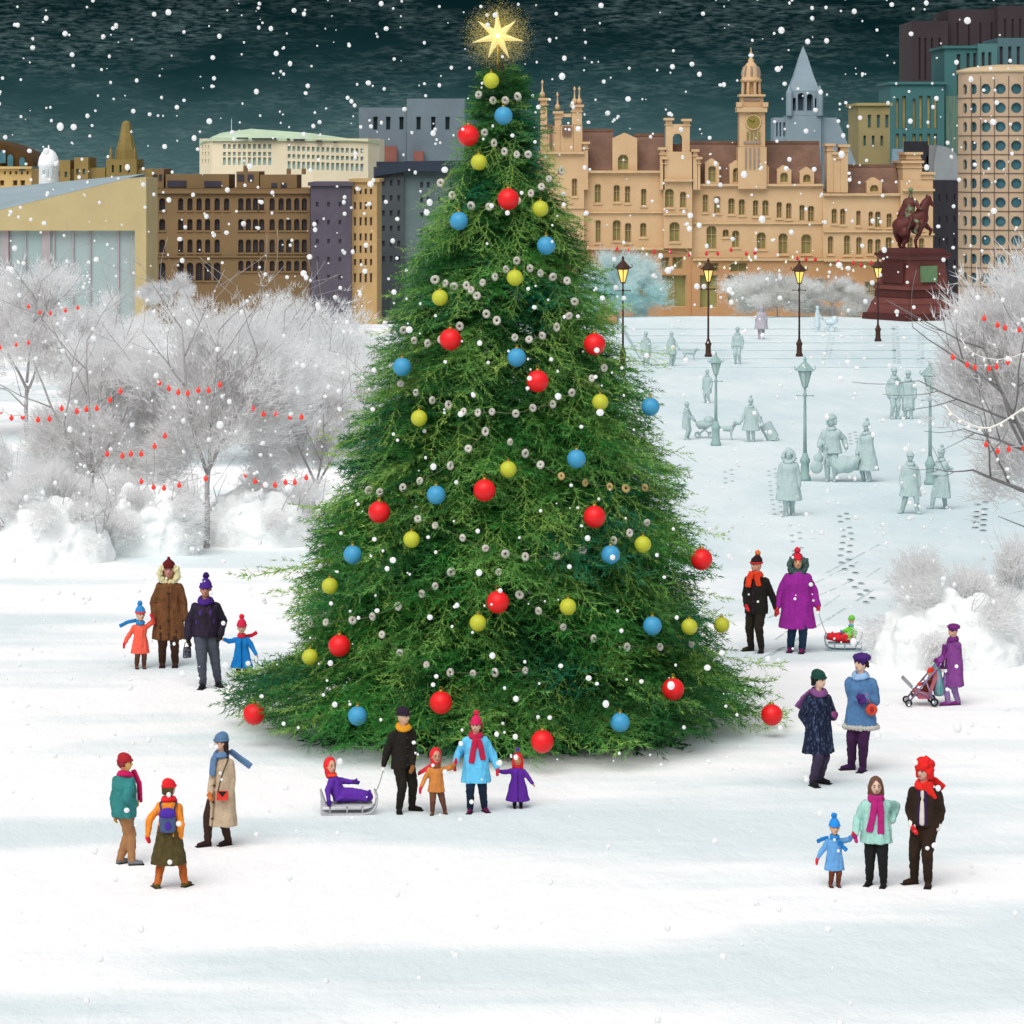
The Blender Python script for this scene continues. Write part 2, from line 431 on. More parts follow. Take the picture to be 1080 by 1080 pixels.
        if opt.get('patch'):
            for (u, vv, rr) in ((-0.05, 0.72, 1), (0.045, 0.72, 1), (0.07, 0.42, .9), (-0.085, 0.4, .8)):
                m2 = MB().ell(hip + spine * tl * vv + Sd * u * h + nf * math.sqrt(max(0, 1 - (u / .105) ** 2)) * .079 * h * B, (0.018 * h * rr, 0.012 * h, 0.03 * h * rr), R=Matrix((Sd, -nf, spine)).transposed())
                m2.build('jacket_panel', ma(opt['patch']), root, True)
    # skirt
    # gloves
    if gloves:
        for side, a0, el, w in A:
            mb = MB(); D = (w - el).normalized(); gk = k * (1.35 if child else 1.12)
            Nn = -Sd * side; Nn = (Nn - D * Nn.dot(D)).normalized(); S = D.cross(Nn); S = S if S.dot(Fw) > 0 else -S
            gl = gloves.get(side) if isinstance(gloves, dict) else gloves
            if not gl: continue
            mb.rc(w - D * 0.02 * gk, 0.033 * gk, w + D * 0.03 * gk, 0.036 * gk)
            mb.rc(w + D * 0.05 * gk + S * 0.014 * gk, 0.032 * gk, w + D * 0.115 * gk + Nn * 0.03 * gk + S * 0.012 * gk, 0.027 * gk)
            mb.rc(w + D * 0.05 * gk - S * 0.016 * gk, 0.03 * gk, w + D * 0.105 * gk + Nn * 0.03 * gk - S * 0.014 * gk, 0.025 * gk)
            mb.rc(w + D * 0.02 * gk + S * 0.028 * gk, 0.02 * gk, w + D * 0.07 * gk + S * 0.062 * gk, 0.015 * gk)
            blob('mitten', mb, vox * 0.9, ma(gl), root, 2)
    # hair
    if hair:
        hc, L = hair
        mb = MB(); mb.ell(head - LF * 0.018 * hk + Up * 0.022 * hk, (0.088 * hk, 0.094 * hk, 0.11 * hk), R=RL, nu=18, nv=12)
        if L > 0:
            for e in (-1, -0.5, 0, 0.5, 1):
                a_ = head + LS * e * 0.078 * hk - LF * (0.075 - 0.05 * abs(e)) * hk
                mb.rc(a_, 0.042 * hk, a_ - Up * L * hk - LF * 0.01 * hk + LS * e * 0.02 * hk, 0.024 * hk)
        blob('hair', mb, vox * 0.9, ma(hc), root, 1, 0.009 * hk, 30 / hk)
    # hat
    if hat:
        hc = hat[1]; up2 = head + Up * 0.028 * hk
        if ht in ('pom', 'beanie'):
            mb = MB()
            tall = 0.13 if ht == 'beanie' else 0.15
            mb.loft([(up2 + Up * z * hk - LF * zz * hk, LS * a * hk, LF * b * hk) for z, a, b, zz in ((0, .084, .101, 0), (.04, .09, .106, 0.004), (.075, .083, .096, 0.01), (.105, .062, .07, .018), (tall - .008, .03, .034, .024), (tall, .008, .01, .026))], n=24)
            hb = blob('hat', mb, vox * 0.9, ma(hc), root, 2, 0.004 * hk, 30 / hk)
            MB().torus(up2 + Up * 0.012 * hk, 0.094 * hk, 0.017 * hk, sx=0.93, sy=1.1, tilt=RL).build('hat_cuff', ma(hat[3] if len(hat) > 3 else hc), hb, True)
            if ht == 'pom':
                m2 = MB().ell(up2 + Up * 0.175 * hk - LF * 0.03 * hk, 0.05 * hk)
                blob('pompom', m2, 0.011 * hk, ma(hat[2]), hb, 1, 0.012 * hk, 40 / hk)
        elif ht == 'beret':
            mb = MB(); mb.ell(up2 + Up * 0.055 * hk + LS * 0.02 * hk, (0.125 * hk, 0.13 * hk, 0.06 * hk), R=RL, nu=20, nv=10); mb.rc(up2 + Up * 0.0 * hk, 0.092 * hk, up2 + Up * 0.03 * hk, 0.095 * hk)
            blob('hat', mb, vox, ma(hc), root, 2, 0.012 * hk, 22 / hk)
        elif ht == 'fur':
            mb = MB(); mb.ell(up2 + Up * 0.055 * hk - LF * 0.01 * hk, (0.118 * hk, 0.13 * hk, 0.105 * hk), R=RL, nu=20, nv=12)
            for e in (-1, 1): mb.rc(head + LS * e * 0.092 * hk + Up * 0.03 * hk, 0.05 * hk, head + LS * e * 0.09 * hk - Up * 0.06 * hk, 0.035 * hk)
            mb.rc(head - LF * 0.08 * hk + Up * 0.02 * hk, 0.07 * hk, head - LF * 0.08 * hk - Up * 0.07 * hk, 0.05 * hk)
            blob('hat', mb, vox, ma(hc), root, 1, 0.022 * hk, 26 / hk)
        elif ht in ('hood', 'furhood'):
            mb = MB(); mb.ell(head - LF * 0.045 * hk + Up * 0.012 * hk, (0.108 * hk, 0.105 * hk, 0.142 * hk), R=RL, nu=20, nv=12)
            mb.rc(head - LF * 0.04 * hk - Up * 0.03 * hk, 0.1 * hk, head - LF * 0.035 * hk - Up * 0.13 * hk, 0.088 * hk)
            hb = blob('hood', mb, vox, ma(hc), root, 2, 0.006 * hk, 24 / hk)
            if len(hat) > 2 and hat[2]:                 # fur ruff round the face
                m2 = MB()
                for i in range(22):
                    an = 2 * PI * i / 22
                    if math.sin(an) > 0.86: continue
                    m2.ell(head + LF * 0.03 * hk + LS * math.cos(an) * 0.135 * hk + Up * (math.sin(an) * 0.13 - 0.06) * hk, 0.05 * hk * rnd.uniform(.8, 1.15), nu=9, nv=7)
                blob('fur_ruff', m2, vox, ma(hat[2]), root, 1, 0.02 * hk, 35 / hk)
                if len(hat) > 3:
                    m2 = MB(); m2.loft([(up2 + Up * z * hk, LS * a * hk, LF * b * hk) for z, a, b in ((0.0, .09, .108), (.05, .098, .11), (.09, .08, .09), (.125, .04, .045), (.14, .01, .01))], n=22)
                    m2.ell(up2 + Up * 0.15 * hk, 0.026 * hk)
                    blob('hat', m2, vox, ma(hat[3]), root, 1, 0.005, 30)
            elif len(hat) > 3:
                m2 = MB(); m2.ell(up2 + Up * 0.19 * hk, 0.045 * hk); blob('pompom', m2, 0.011 * hk, ma(hat[3]), hb, 1, 0.01 * hk, 40)
    # scarf: a wrap round the neck and hanging ends
    if scarf:
        sc_, tails = scarf
        mb = MB(); n0 = sh + spine * (0.03 if child else 0.018) * h + nf * 0.012 * h
        for dz, R_ in ((0, 0.06), (0.018, 0.05)):
            for i in range(16):
                an = 2 * PI * i / 16; an2 = 2 * PI * (i + 1) / 16
                mb.rc(n0 + (Sd * math.cos(an) + nf * math.sin(an) * 0.95) * R_ * h * B_(bulk) + spine * (dz + 0.006 * math.sin(an * 2) - 0.012 * math.sin(an)) * h, 0.021 * h,
                      n0 + (Sd * math.cos(an2) + nf * math.sin(an2) * 0.95) * R_ * h * B_(bulk) + spine * (dz + 0.006 * math.sin(an2 * 2) - 0.012 * math.sin(an2)) * h, 0.021 * h)
        sc = blob('scarf', mb, vox, ma(sc_), root, 2, 0.006 * k, 22 / k)
        for tl_ in tails:
            m2 = MB(); pts = [V(((q[0] - px) / s, q[2] if len(q) > 2 else 0, (py - q[1]) / s)) for q in tl_]
            # lay the ends on the front of the coat
            for i, q in enumerate(pts):
                if len(tl_[i]) < 3:
                    t = (q.z - hip.z) / tl
                    u = (q - sh).dot(Sd) / (0.105 * h * bulk)
                    q += nf * (0.086 * h * bulk * math.sqrt(max(0.1, 1 - min(1, u * u))) + 0.004) - V((0, 0, 0)) + (Up * 0)
            for i in range(len(pts) - 1):
                w0, w1 = 0.022 * h, 0.026 * h
                off = (pts[i + 1] - pts[i]).normalized().cross(nf).normalized()
                for e in (-1, 0, 1):
                    m2.rc(pts[i] + off * e * 0.017 * h, 0.015 * h, pts[i + 1] + off * e * 0.019 * h, 0.015 * h)
            blob('scarf_end', m2, vox * 0.85, ma(sc_), sc, 1, 0.005 * k, 25 / k)
    return P
def B_(b): return 0.85 + 0.15 * b

def held_rope(name, a, b, label, sag=0.05, r=0.006, m=None):
    a, b = V(a), V(b); o = V((a.x, a.y, 0)); pts = []
    for i in range(11):
        t = i / 10; q = a.lerp(b, t); q.z -= sag * 4 * t * (1 - t); pts.append(q - a)
    ob = MB().tube(pts, r, 6).build(name, m or mat('rope grey', '#7d7d80', 0.9, 0.1), None, True, a)
    return tag(ob, label, 'rope')

def sled(loc, rz, L, label, hexcol, flip=1):
    """low toboggan: two bent runners, cross bars and a slatted deck; local +x is its curled nose"""
    r = thing('sled', loc, label, 'sled', None, rz); m = mat('sled ' + hexcol, hexcol, 0.5, 0.12, 12)
    W = 0.32 * L * 0.5
    for e in (-1, 1):
        pts = [(-0.5 * L, e * W, 0.17), (-0.5 * L, e * W, 0.02), (-0.3 * L, e * W, 0.012), (0.25 * L, e * W, 0.012), (0.38 * L, e * W, 0.04), (0.46 * L, e * W, 0.12), (0.48 * L, e * W, 0.24), (0.44 * L, e * W, 0.32)]
        pts = [V(p) for p in pts]
        MB().tube(pts, 0.016, 8).build('runner', m, r, True)
        for x in (-0.35, -0.05, 0.22):
            MB().tube([(x * L, e * W, 0.02), (x * L, e * W, 0.13)], 0.012, 6).build('strut', m, r, True)
    d = MB()
    for i in range(5):
        yy = -W + W * 2 * i / 4; d.box(-0.5 * L, 0.4 * L, yy - W * 0.2, yy + W * 0.2, 0.13, 0.15)
    for x in (-0.35, -0.05, 0.22): d.box(x * L - 0.015, x * L + 0.015, -W, W, 0.11, 0.129)
    d.build('deck', m, r)
    MB().tube([(0.44 * L, -W, 0.32), (0.44 * L, W, 0.32)], 0.014, 8).build('nose_bar', m, r, True)
    MB().prism([(-0.5 * L, 0.15), (-0.42 * L, 0.15), (-0.5 * L, 0.34), (-0.53 * L, 0.34)], -W, W).build('back_board', m, r)
    return r
# ---------------------------------------------------------------- the people round the tree
GA, GB = 'families and friends in coloured winter clothes', 'pale figures crossing the snowy square'
BLK = '#17140f'; DKBR = '#2c1d14'; REDM = '#c81f33'
quilt = mat('quilted brown', '#6b4425', 0.85, 0.3, 10, 1.0, 30)
plaid = mat('navy fleck weave', '#0d1730', 0.9, 0.3, 26, 0.5, 60, col2='#5a6a8c', lo=0.52, hi=0.72, stretch=(1.2, 1.2, 0.5))
jack = mat('black jacket purple patches', '#131016', 0.7, 0.3, 9, 0.6, 40, col2='#2a1836')  # black cloth with random dark purple patches

# --- family walking behind the tree's near flank
person(148, 705, 638, 'child in coral coat with blue hat, holding hand of adult in brown coat', GA, yaw=14, look=12, child=True, bulk=1.15,
       coat=('#f0604a', 0.26, 0.035), legs='#5b3a2b', boots=('#6d4433', 0.3), hat=('pom', '#2f86c4', '#2f86c4', '#d93a52'), scarf=('#1f7fc0', [[(143, 655, .1), (134, 657, .12), (126, 661, .1)]]),
       gloves='#d8293f', arms=((-1, (131, 679)), (1, (161, 651, 0.02))), skin='#d0a98c')
person(178, 703, 591, 'tall adult in long quilted brown coat with cream fur hood', GA, yaw=4, bulk=1.12,
       coat=(quilt, 0.27, 0.045, {'front': '#5a3a1f'}), legs='#3a2114', boots=('#3a1f12', 0.55), hat=('furhood', '#8a6a3c', '#d8cfa0', '#5e1519'),
       gloves={-1: '#5e1522'}, arms=((-1, (163, 651, 0.04)), (1, (197, 654, 0.03))), skin='#b98576')
P3 = person(217, 726, 607, 'man in black padded jacket with purple pompom hat, carrying a small dark bag', GA, yaw=6, look=-4, bulk=1.2,
       coat=(jack, 0.5, 0.0, {'patch': '#4a2a72'}), legs='#474c58', boots=('#15141c', 0.3), hat=('pom', '#4a2385', '#2f1560'), scarf=('#43207a', []),
       gloves=BLK, arms=((-1, (199, 672, 0.06)), (1, (233, 669, 0.03))), feet=[(214, 726, -10), (229, 720, 25)], skin='#b57f6a')
person(255, 717, 652, 'child in blue duffel coat with red pompom hat, at the lowest fir boughs', GA, yaw=4, child=True, bulk=1.2,
       coat=('#1482cf', 0.22, 0.06, {'front': '#123a63'}), legs='#4a2c22', boots=('#4a2c22', 0.3), hat=('pom', '#d8264a', '#e5242f'), scarf=('#d51f38', [[(258, 672, .08), (265, 671, .1), (270, 668, .1)]]),
       arms=((-1, (236, 674, 0.02)), (1, (272, 692))), skin='#d0a98c')
ba = V(P3.A[0][3]) + P3.loc
bag = thing('shoulder_bag', ba + V((-0.02, -0.02, -0.36)), 'small dark patterned bag hanging from the hand of the man in black jacket', 'bag')
bm_ = MB(); bm_.loft([(V((0, 0, z)), V((a, 0.03, 0)), V((0, b, 0))) for z, a, b in ((0, .06, .025), (.02, .075, .035), (.15, .07, .03), (.2, .06, .02))], n=16)
bm_.build('bag_body', mat('bag check', '#2a2c35', 0.7, 0.3, 40, col2='#7b7f8c', lo=.5, hi=.6), bag, True)
MB().tube([(-0.05, 0, 0.19), (-0.04, 0, 0.26), (0.0, 0, 0.31), (0.04, 0, 0.26), (0.05, 0, 0.19)], 0.007, 6).build('strap', cloth('#15141c'), bag, True)

# --- three friends in front on the near side
person(131, 912, 796, 'person in teal padded jacket and tan trousers with magenta scarf, seen from behind', GA, yaw=132, look=-38, bulk=1.3,
       coat=('#2f7d7c', 0.45, 0.0), legs='#a0734c', boots=('#6d7075', 0.12), hat=('beanie', '#a8232e'), scarf=('#c4145a', [[(140, 815, .12), (146, 828, .1), (147, 846, .08)]]),
       arms=((-1, (143, 846, 0.1)), (1, (121, 860, -0.02))), gloves={-1: '#d9a13c'}, feet=[(126, 910, 130), (139, 913, 100)], skin='#e0ad6a', hair=('#8a2630', 0.02))
P6 = person(178, 937, 823, 'woman in olive pinafore dress with orange sleeves and purple backpack', GA, yaw=172, look=-42, bulk=1.0,
       coat=('#e8892a', 0.45, 0.0), legs='#b9622a', boots=('#57491f', 0.3), hat=('beanie', '#e3202a'), hair=('#4f4322', 0.07), scarf=('#dc2029', []),
       gloves={1: '#dc1f33'}, arms=((1, (156, 880, 0.02)), (-1, (189, 883, 0.0))), feet=[(194, 934, 150), (166, 937, 205)])
k6 = P6.h
sk = MB(); sk.loft([(V((0, 0, z * k6)), V((a * k6, 0, 0)), V((0, b * k6, 0))) for z, a, b in ((0.235, .19, .15), (0.24, .175, .14), (.34, .15, .12), (.5, .115, .095), (.6, .103, .088), (.63, .09, .08))], n=40)
blob('skirt', sk, 0.014, mat('olive tweed', '#4d4323', 0.95, 0.35, 16, 0.7, 50), P6.root, 2, 0.018, 14)
bp = thing('backpack', P6.loc + V((0.0, -0.175 * k6 * 0.62, 0.55 * k6)), 'small purple and slate backpack worn by the woman in the olive pinafore', 'backpack')
bm_ = MB(); bm_.loft([(V((0, 0, z * k6)), V((a * k6, 0, 0)), V((0, b * k6, 0))) for z, a, b in ((0, .06, .03), (.02, .078, .045), (.13, .08, .05), (.2, .07, .045), (.23, .04, .025))], n=20)
pk = blob('bag_body', bm_, 0.012, cloth('#46587c'), bp, 2, 0.004, 20)
MB().ell((0, -0.02, 0.18 * k6), (0.082 * k6, 0.05 * k6, 0.055 * k6)).build('flap', cloth('#4a2a9a'), bp, True)
MB().ell((0.01, -0.045 * k6, 0.07 * k6), (0.03 * k6, 0.018 * k6, 0.04 * k6)).build('pocket', cloth('#4a2a9a'), bp, True)
for e in (-1, 1):
    MB().tube([(e * .06 * k6, 0.02, 0.2 * k6), (e * .075 * k6, 0.05, 0.26 * k6), (e * 0.075 * k6, 0.12, 0.27 * k6)], 0.014, 6).build('strap', cloth('#3a3f5c'), bp, True)

P7 = person(234, 893, 774, 'woman in long beige coat with blue-grey hat, long dark hair and a trailing scarf', GA, yaw=-38, look=-14, bulk=1.05,
       coat=('#b9a58b', 0.2, 0.045, {'front': '#8d7a62'}), legs='#35211c', boots=('#2c1a17', 0.55), hat=('beanie', '#56789a'), hair=('#2b1d1a', 0.2), scarf=('#5c7da3', [[(243, 793, .05), (252, 801, .1), (263, 809, .1)], [(233, 798), (231, 815)]]),
       gloves={-1: '#c8743c'}, arms=((-1, (223, 834, 0.16)), (1, (243, 842, 0.02))), feet=[(219, 892, -62), (240, 889, -48)])
pb = P7.loc + V((0.03, -0.25, (893 - 840) / P7.s))
bg = thing('handbag', pb, 'red and black handbag at the hip of the woman in the beige coat', 'handbag')
MB().prism([(-0.08, 0), (0.08, 0), (0.075, 0.12), (-0.075, 0.12)], -0.03, 0.03).build('bag_body', cloth('#d23a2c'), bg)
MB().prism([(-0.06, 0.121), (0.06, 0.121), (0.0, 0.05)], -0.038, -0.0302).build('flap', cloth('#1d1a14'), bg)
MB().tube([(-0.06, 0.0, 0.12), (-0.02, 0.0, 0.3), (0.06, 0.1, 0.52), (0.07, 0.12, 0.56)], 0.009, 6).build('strap', cloth('#4b3a25'), bg, True)

# --- family right in front of the tree
s8 = spot(369, 858)
sled(s8, 0.06, 0.82, 'pale grey sled carrying the child in the purple snowsuit', '#b3b1b4')
person(365, 858, 813, 'small child in purple snowsuit with red hat and scarf riding the grey sled', GA, yaw=84, look=-52, child=True, bulk=1.25, base=s8 + V((0, 0, 0)),
       sit={'h': 0.98, 'hip': (-0.14, 0, 0.245), 'spine': (-0.42, 0, 1), 'feet': [(0.26, -0.07, 0.215), (0.28, 0.05, 0.22)], 'toe': 90},
       coat=('#5b2a9a', 0.3, 0.02), legs='#5b2a9a', boots=('#4a2085', 0.3), hat=('hood', '#e02a30'), scarf=('#ea4428', [[(-0, 0, 0), (0, 0, 0)]][:0]),
       gloves='#3f1d78', arms=((-1, V((-0.3, -0.2, 0.24))), (1, V((0.08, 0.06, 0.44)))), skin='#c99a80')
sw = MB(); sw.rc((-.14, 0, .27), .115, (.08, 0, .27), .1); sw.rc((.08, 0, .27), .1, (.27, 0, .25), .072); sw.rc((-.14, 0, .27), .11, (-.24, 0, .42), .1)
tag(blob('snowsuit_bag', sw, .014, cloth('#5b2a9a'), None, 2, .012, 12), 'purple padded foot bag round the legs of the child on the grey sled', 'foot bag').location = s8
P9 = person(425, 857, 747, 'man in dark brown coat with dark beanie and yellow scarf, in front of the tree', GA, yaw=28, look=26, bulk=1.12,
       coat=('#1d1712', 0.44, 0.005, {'front': '#120e0b'}), legs='#1c1810', boots=('#14110c', 0.2), hat=('beanie', '#2a1a2c'), scarf=('#d9951f', []),
       gloves={1: '#8a5a2a'}, arms=((-1, (404, 808, 0.02)), (1, (435, 806, 0.1))), feet=[(421, 857, 5), (434, 852, 75)], skin='#c9a48a')
held_rope('sled_rope', P9.loc + P9.A[0][3] + V((0, 0, -0.05)), s8 + V((0.36, 0, 0.3)), 'thin grey rope from hand of man in dark brown coat to the grey sled')
person(460, 859, 790, 'child in tan orange coat with red hood, holding hand of woman in pale blue coat', GA, yaw=4, look=12, child=True, bulk=1.12,
       coat=('#c9803f', 0.36, 0.02), legs='#6b4434', boots=('#71432c', 0.3), hat=('hood', '#dc2433'), scarf=('#7a4524', []),
       gloves='#d8283c', arms=((-1, (444, 830)), (1, (480, 804, 0.03))), skin='#bd8a70', feet=[(456, 859, -6), (469, 856, 14)])
MB().loft([(V((-0.02, 0.1, 0.72)), V((0, .03, .03)), V((0.03, 0, 0.04))), (V((-.14, .12, .64)), V((0, .02, .035)), V((.03, 0, .03))), (V((-.24, .12, .58)), V((0, .02, .03)), V((.03, 0, .02)))], n=12).build('scarf', cloth('#d8283c'), bpy.data.objects[[o.name for o in COL.objects if o.get('label', '').startswith('child in tan orange')][0]], True)
person(502, 857, 752, 'woman in pale blue coat with magenta pompom hat and scarf, in front of the tree', GA, yaw=-3, look=-6, bulk=1.28,
       coat=('#62bde6', 0.33, 0.02), legs='#10223a', boots=('#5c1244', 0.42), hat=('pom', '#cf1f58', '#cf1f45'), hair=('#6b3a22', 0.05), scarf=('#b81d44', [[(502, 778), (500, 789), (498, 802)], [(505, 778), (508, 788), (510, 799)]]),
       gloves='#c4203f', arms=((-1, (480, 805, 0.03)), (1, (524, 809, 0.03))), feet=[(496, 857, -10), (511, 854, 22)], skin='#d3a992')
person(546, 852, 795, 'girl in purple coat with long red hair, holding hand of woman in pale blue', GA, yaw=2, look=-4, child=True, bulk=1.3,
       coat=('#5c2594', 0.14, 0.075, {'front': '#3b1763'}), legs='#1a1712', boots=('#1c1a14', 0.35), hat=('hood', '#d9222e', None, '#5c2594'), hair=('#d42a30', 0.22),
       arms=((-1, (526, 813, 0.02)), (1, (565, 830))), skin='#c08552')

# --- couple with a sled behind the tree on the other flank
P13 = person(798, 688, 583, 'man in black coat with orange-red scarf, hand in hand with woman in purple', GA, yaw=-24, look=-32, bulk=1.18,
       coat=('#1b1811', 0.42, 0.0, {'front': '#2a1530'}), legs='#231d12', boots=('#1d180f', 0.2), hat=('pom', '#2a1416', '#e87a3a', '#c0302a'), scarf=('#e0401f', [[(796, 603), (793, 610), (792, 617)], [(801, 603), (802, 610), (803, 616)]]),
       gloves='#cf2a33', arms=((-1, (787, 638, 0.06)), (1, (818, 641, 0.03))), feet=[(793, 683, -68), (803, 688, -12)], skin='#d8a58d')
P14 = person(841, 688, 583, 'woman in long magenta-purple coat with red pompom hat and grey-green fur hood', GA, yaw=2, bulk=1.38,
       coat=('#93238f', 0.26, 0.035), legs='#16324a', boots=('#6a1454', 0.4), hat=('furhood', '#43615a', '#435a55'), hair=('#3a2a28', 0.0),
       gloves='#d3283c', arms=((-1, (820, 639, 0.03)), (1, (862, 638, 0.05))), feet=[(834, 686, -14), (846, 689, -14)], skin='#d3a078')
hb = P14.head; kk = P14.hk
m2 = MB(); m2.loft([(hb + V((0, 0, 0.03 + z)) , V((a, 0, 0)), V((0, b, 0))) for z, a, b in ((0, .094, .112), (.05, .1, .115), (.1, .08, .09), (.14, .04, .045), (.15, .01, .01))], n=22)
hh = blob('hat', m2, 0.012, cloth('#d51f38'), P14.root, 1, 0.005, 30)
blob('pompom', MB().ell(hb + V((0, 0, 0.22)), 0.06), 0.012, cloth('#d51f38'), hh, 1, 0.014, 40)
s15 = spot(889, 686)
sled(s15, PI - 0.08, 0.72, 'blue-grey sled pulled by the woman in magenta-purple, carrying a bundled baby', '#93a5ae')
person(889, 686, 648, 'baby in green hat and jacket tucked in a red bag on the blue-grey sled', GA, yaw=-78, look=38, child=True, bulk=1.25, base=s15,
       sit={'h': 0.74, 'hip': (0.1, 0, 0.235), 'spine': (0.28, 0, 1), 'feet': [(-0.22, -0.05, 0.28), (-0.22, 0.05, 0.28)], 'toe': -90},
       coat=('#6cc63a', 0.3, 0.02), legs='#cf2530', boots=('#cf2530', 0.3), hat=('beanie', '#6fcb3c'), scarf=('#5ba3c4', []), gloves='#5a8fd0',
       arms=((-1, V((-0.08, -0.12, 0.36))), (1, V((0.2, -0.14, 0.27)))), skin='#d6a684')
bz = MB(); bz.rc((0.16, 0, 0.24), 0.1, (-0.05, 0, 0.25), 0.105); bz.rc((-0.05, 0, 0.25), 0.105, (-0.26, 0, 0.27), 0.075)
tag(blob('sleeping_bag', bz, 0.014, cloth('#d3232e'), None, 2, 0.012, 14), 'red padded sleeping bag round the baby on the blue-grey sled', 'sleeping bag').location = s15
held_rope('sled_rope', P14.loc + P14.A[1][3] + V((0.0, -0.02, -0.08)), s15 + V((-0.32, -0.02, 0.31)), 'thin grey rope from hand of woman in magenta-purple to the blue-grey sled', 0.02)

# --- mother with a pushchair
P16 = person(1006, 744, 658, 'woman in mauve coat with plum hat and scarf pushing the teal pushchair', GA, yaw=-66, look=-6, bulk=1.15,
       coat=('#7d3f86', 0.25, 0.03), legs='#8a6aa0', boots=('#8c2a86', 0.5), hat=('beret', '#6d2470'), scarf=('#6f2474', [[(1003, 680), (1002, 692), (1001, 704)]]),
       gloves='#7a2478', arms=((-1, (990, 697, 0.12)), (1, (990, 697, -0.06))), feet=[(1000, 744, -80), (1011, 742, -70)], skin='#cfa389')
st = spot(972, 744)
pc = thing('pushchair', st, 'pushchair with teal hood and purple frame, pushed by the woman in mauve', 'pushchair', None, 0.0)
sF = F / st.y
def sp(px, py, y=0.0): return V(((px - 972) / sF, y, (744 - py) / sF))
fm = mat('frame lilac', '#8a7a9c', 0.4, 0.1, metal=0.3); tyre = mat('tyre black', '#18181a', 0.85, 0.1); hubm = mat('hub grey', '#7c8088', 0.4, 0.1, metal=0.6)
fr = MB()
for e in (-0.19, 0.19):
    fr.tube([sp(991, 699, e), sp(986, 704, e), sp(958, 738, e)], 0.016, 8)
    fr.tube([sp(975, 716, e), sp(983, 738, e)], 0.014, 8)
    fr.tube([sp(966, 727, e), sp(981, 733, e)], 0.012, 8)
fr.tube([sp(991, 699, -0.19), sp(991, 699, 0.19)], 0.018, 8); fr.tube([sp(958, 737, -0.19), sp(958, 737, 0.19)], 0.012, 8); fr.tube([sp(983, 737, -0.19), sp(983, 737, 0.19)], 0.012, 8)
fr.build('frame', fm, pc, True)
RX = Matrix.Rotation(PI / 2, 3, 'X')
for (wx, wy, e, rr) in ((957, 739.4, -0.2, .062), (957, 739.4, 0.2, .062), (984, 738.6, -0.2, .073), (984, 738.6, 0.2, .073)):
    c = sp(wx, wy, e); c.z = rr + 0.012
    wh = MB().torus(c, rr * 0.8, rr * 0.22, n=24, k=8, tilt=RX).build('wheel', tyre, pc, True)
    hm = MB().torus(c, rr * 0.55, 0.006, n=20, k=6, tilt=RX)
    for i in range(6):
        a = i * PI / 3; hm.tube([c, c + V((math.cos(a) * rr * .56, 0, math.sin(a) * rr * .56))], 0.004, 5)
    hm.ell(c, (0.016, 0.02, 0.016), nu=10, nv=6); hm.build('rim', hubm, wh, True)
se = MB(); se.prism([(sp(987, 703).x, sp(0, 703).z), (sp(978, 729).x, sp(0, 729).z), (sp(964, 727).x, sp(0, 727).z), (sp(963, 730).x, sp(0, 730).z), (sp(980, 733).x, sp(0, 733).z), (sp(991, 704).x, sp(0, 704).z)], -0.165, 0.165)
se.build('seat', cloth('#a8606a'), pc)
cn = MB(); cn.loft([(sp(988, 700), V((0.05, 0, 0.03)), V((0, .17, 0))), (sp(989, 712), V((0.075, 0, 0)), V((0, .185, 0))), (sp(990, 728), V((0.1, 0, 0)), V((0, .17, 0))), (sp(990, 733), V((0.08, 0, 0)), V((0, .15, 0)))], n=20)
cn.build('canopy', mat('canopy stripe', '#2f8f86', 0.8, 0.2, 18, col2='#9a8fb0', lo=.45, hi=.6, stretch=(3, 3, .3)), pc, True)
MB().frustum(sp(974, 733).x, 0, sp(0, 736).z, sp(0, 729).z, 0.1, 0.13, 0.14, 0.16).build('basket', mat('basket red', '#cc4a44', 0.8, 0.3, 18, col2='#7b6c9a'), pc)
MB().prism([(sp(962, 722).x, sp(0, 722).z), (sp(953, 713).x, sp(0, 713).z), (sp(951, 716).x, sp(0, 716).z), (sp(961, 726).x, sp(0, 726).z)], -0.12, 0.12).build('foot_muff', cloth('#8c8f96'), pc)
person(972, 744, 700, 'toddler in dark brown suit with red hat and mittens sitting in the pushchair', GA, yaw=-84, look=34, child=True, bulk=1.1, base=st + V((0, -0.02, 0)),
       sit={'h': 0.66, 'hip': (0.07, 0, 0.27), 'spine': (0.2, 0, 0.5), 'feet': [(-0.17, -0.05, 0.16), (-0.17, 0.05, 0.16)], 'toe': -90},
       coat=('#5a2418', 0.3, 0.02), legs='#5a2418', boots=('#4b3a38', 0.3), hat=('beanie', '#e03428'), scarf=('#5a2418', []), gloves='#e2352c', arms=((-1, V((-0.13, -0.13, 0.33))), (1, V((-0.1, 0.08, 0.34)))), skin='#d3a080')

# --- two women talking
person(908, 813, 689, 'woman in denim blue coat with purple hat holding a round orange bag', GA, yaw=-16, look=-30, bulk=1.2,
       coat=('#4f77a3', 0.39, 0.015, {'hemcol': '#b9b4ad'}), legs='#3a1840', boots=('#371546', 0.5), hat=('beret', '#43216d'), hair=('#221a1e', 0.03), scarf=('#8fb1d6', []),
       gloves='#4c2470', arms=((-1, (905, 737, 0.18)), (1, (911, 734, 0.2))), feet=[(899, 810, -75), (910, 814, -25)], skin='#dbb59e')
q = spot(908, 813); s_ = F / q.y
ob = thing('round_bag', q + V((9.5 / s_, -0.235, (813 - 752) / s_)), 'round orange-red bag held by the woman in the denim blue coat', 'bag')
m2 = MB(); m2.ell((0, 0, 0.09), (0.092, 0.04, 0.092), nu=20, nv=12); m2.build('bag_body', cloth('#cf4a33'), ob, True)
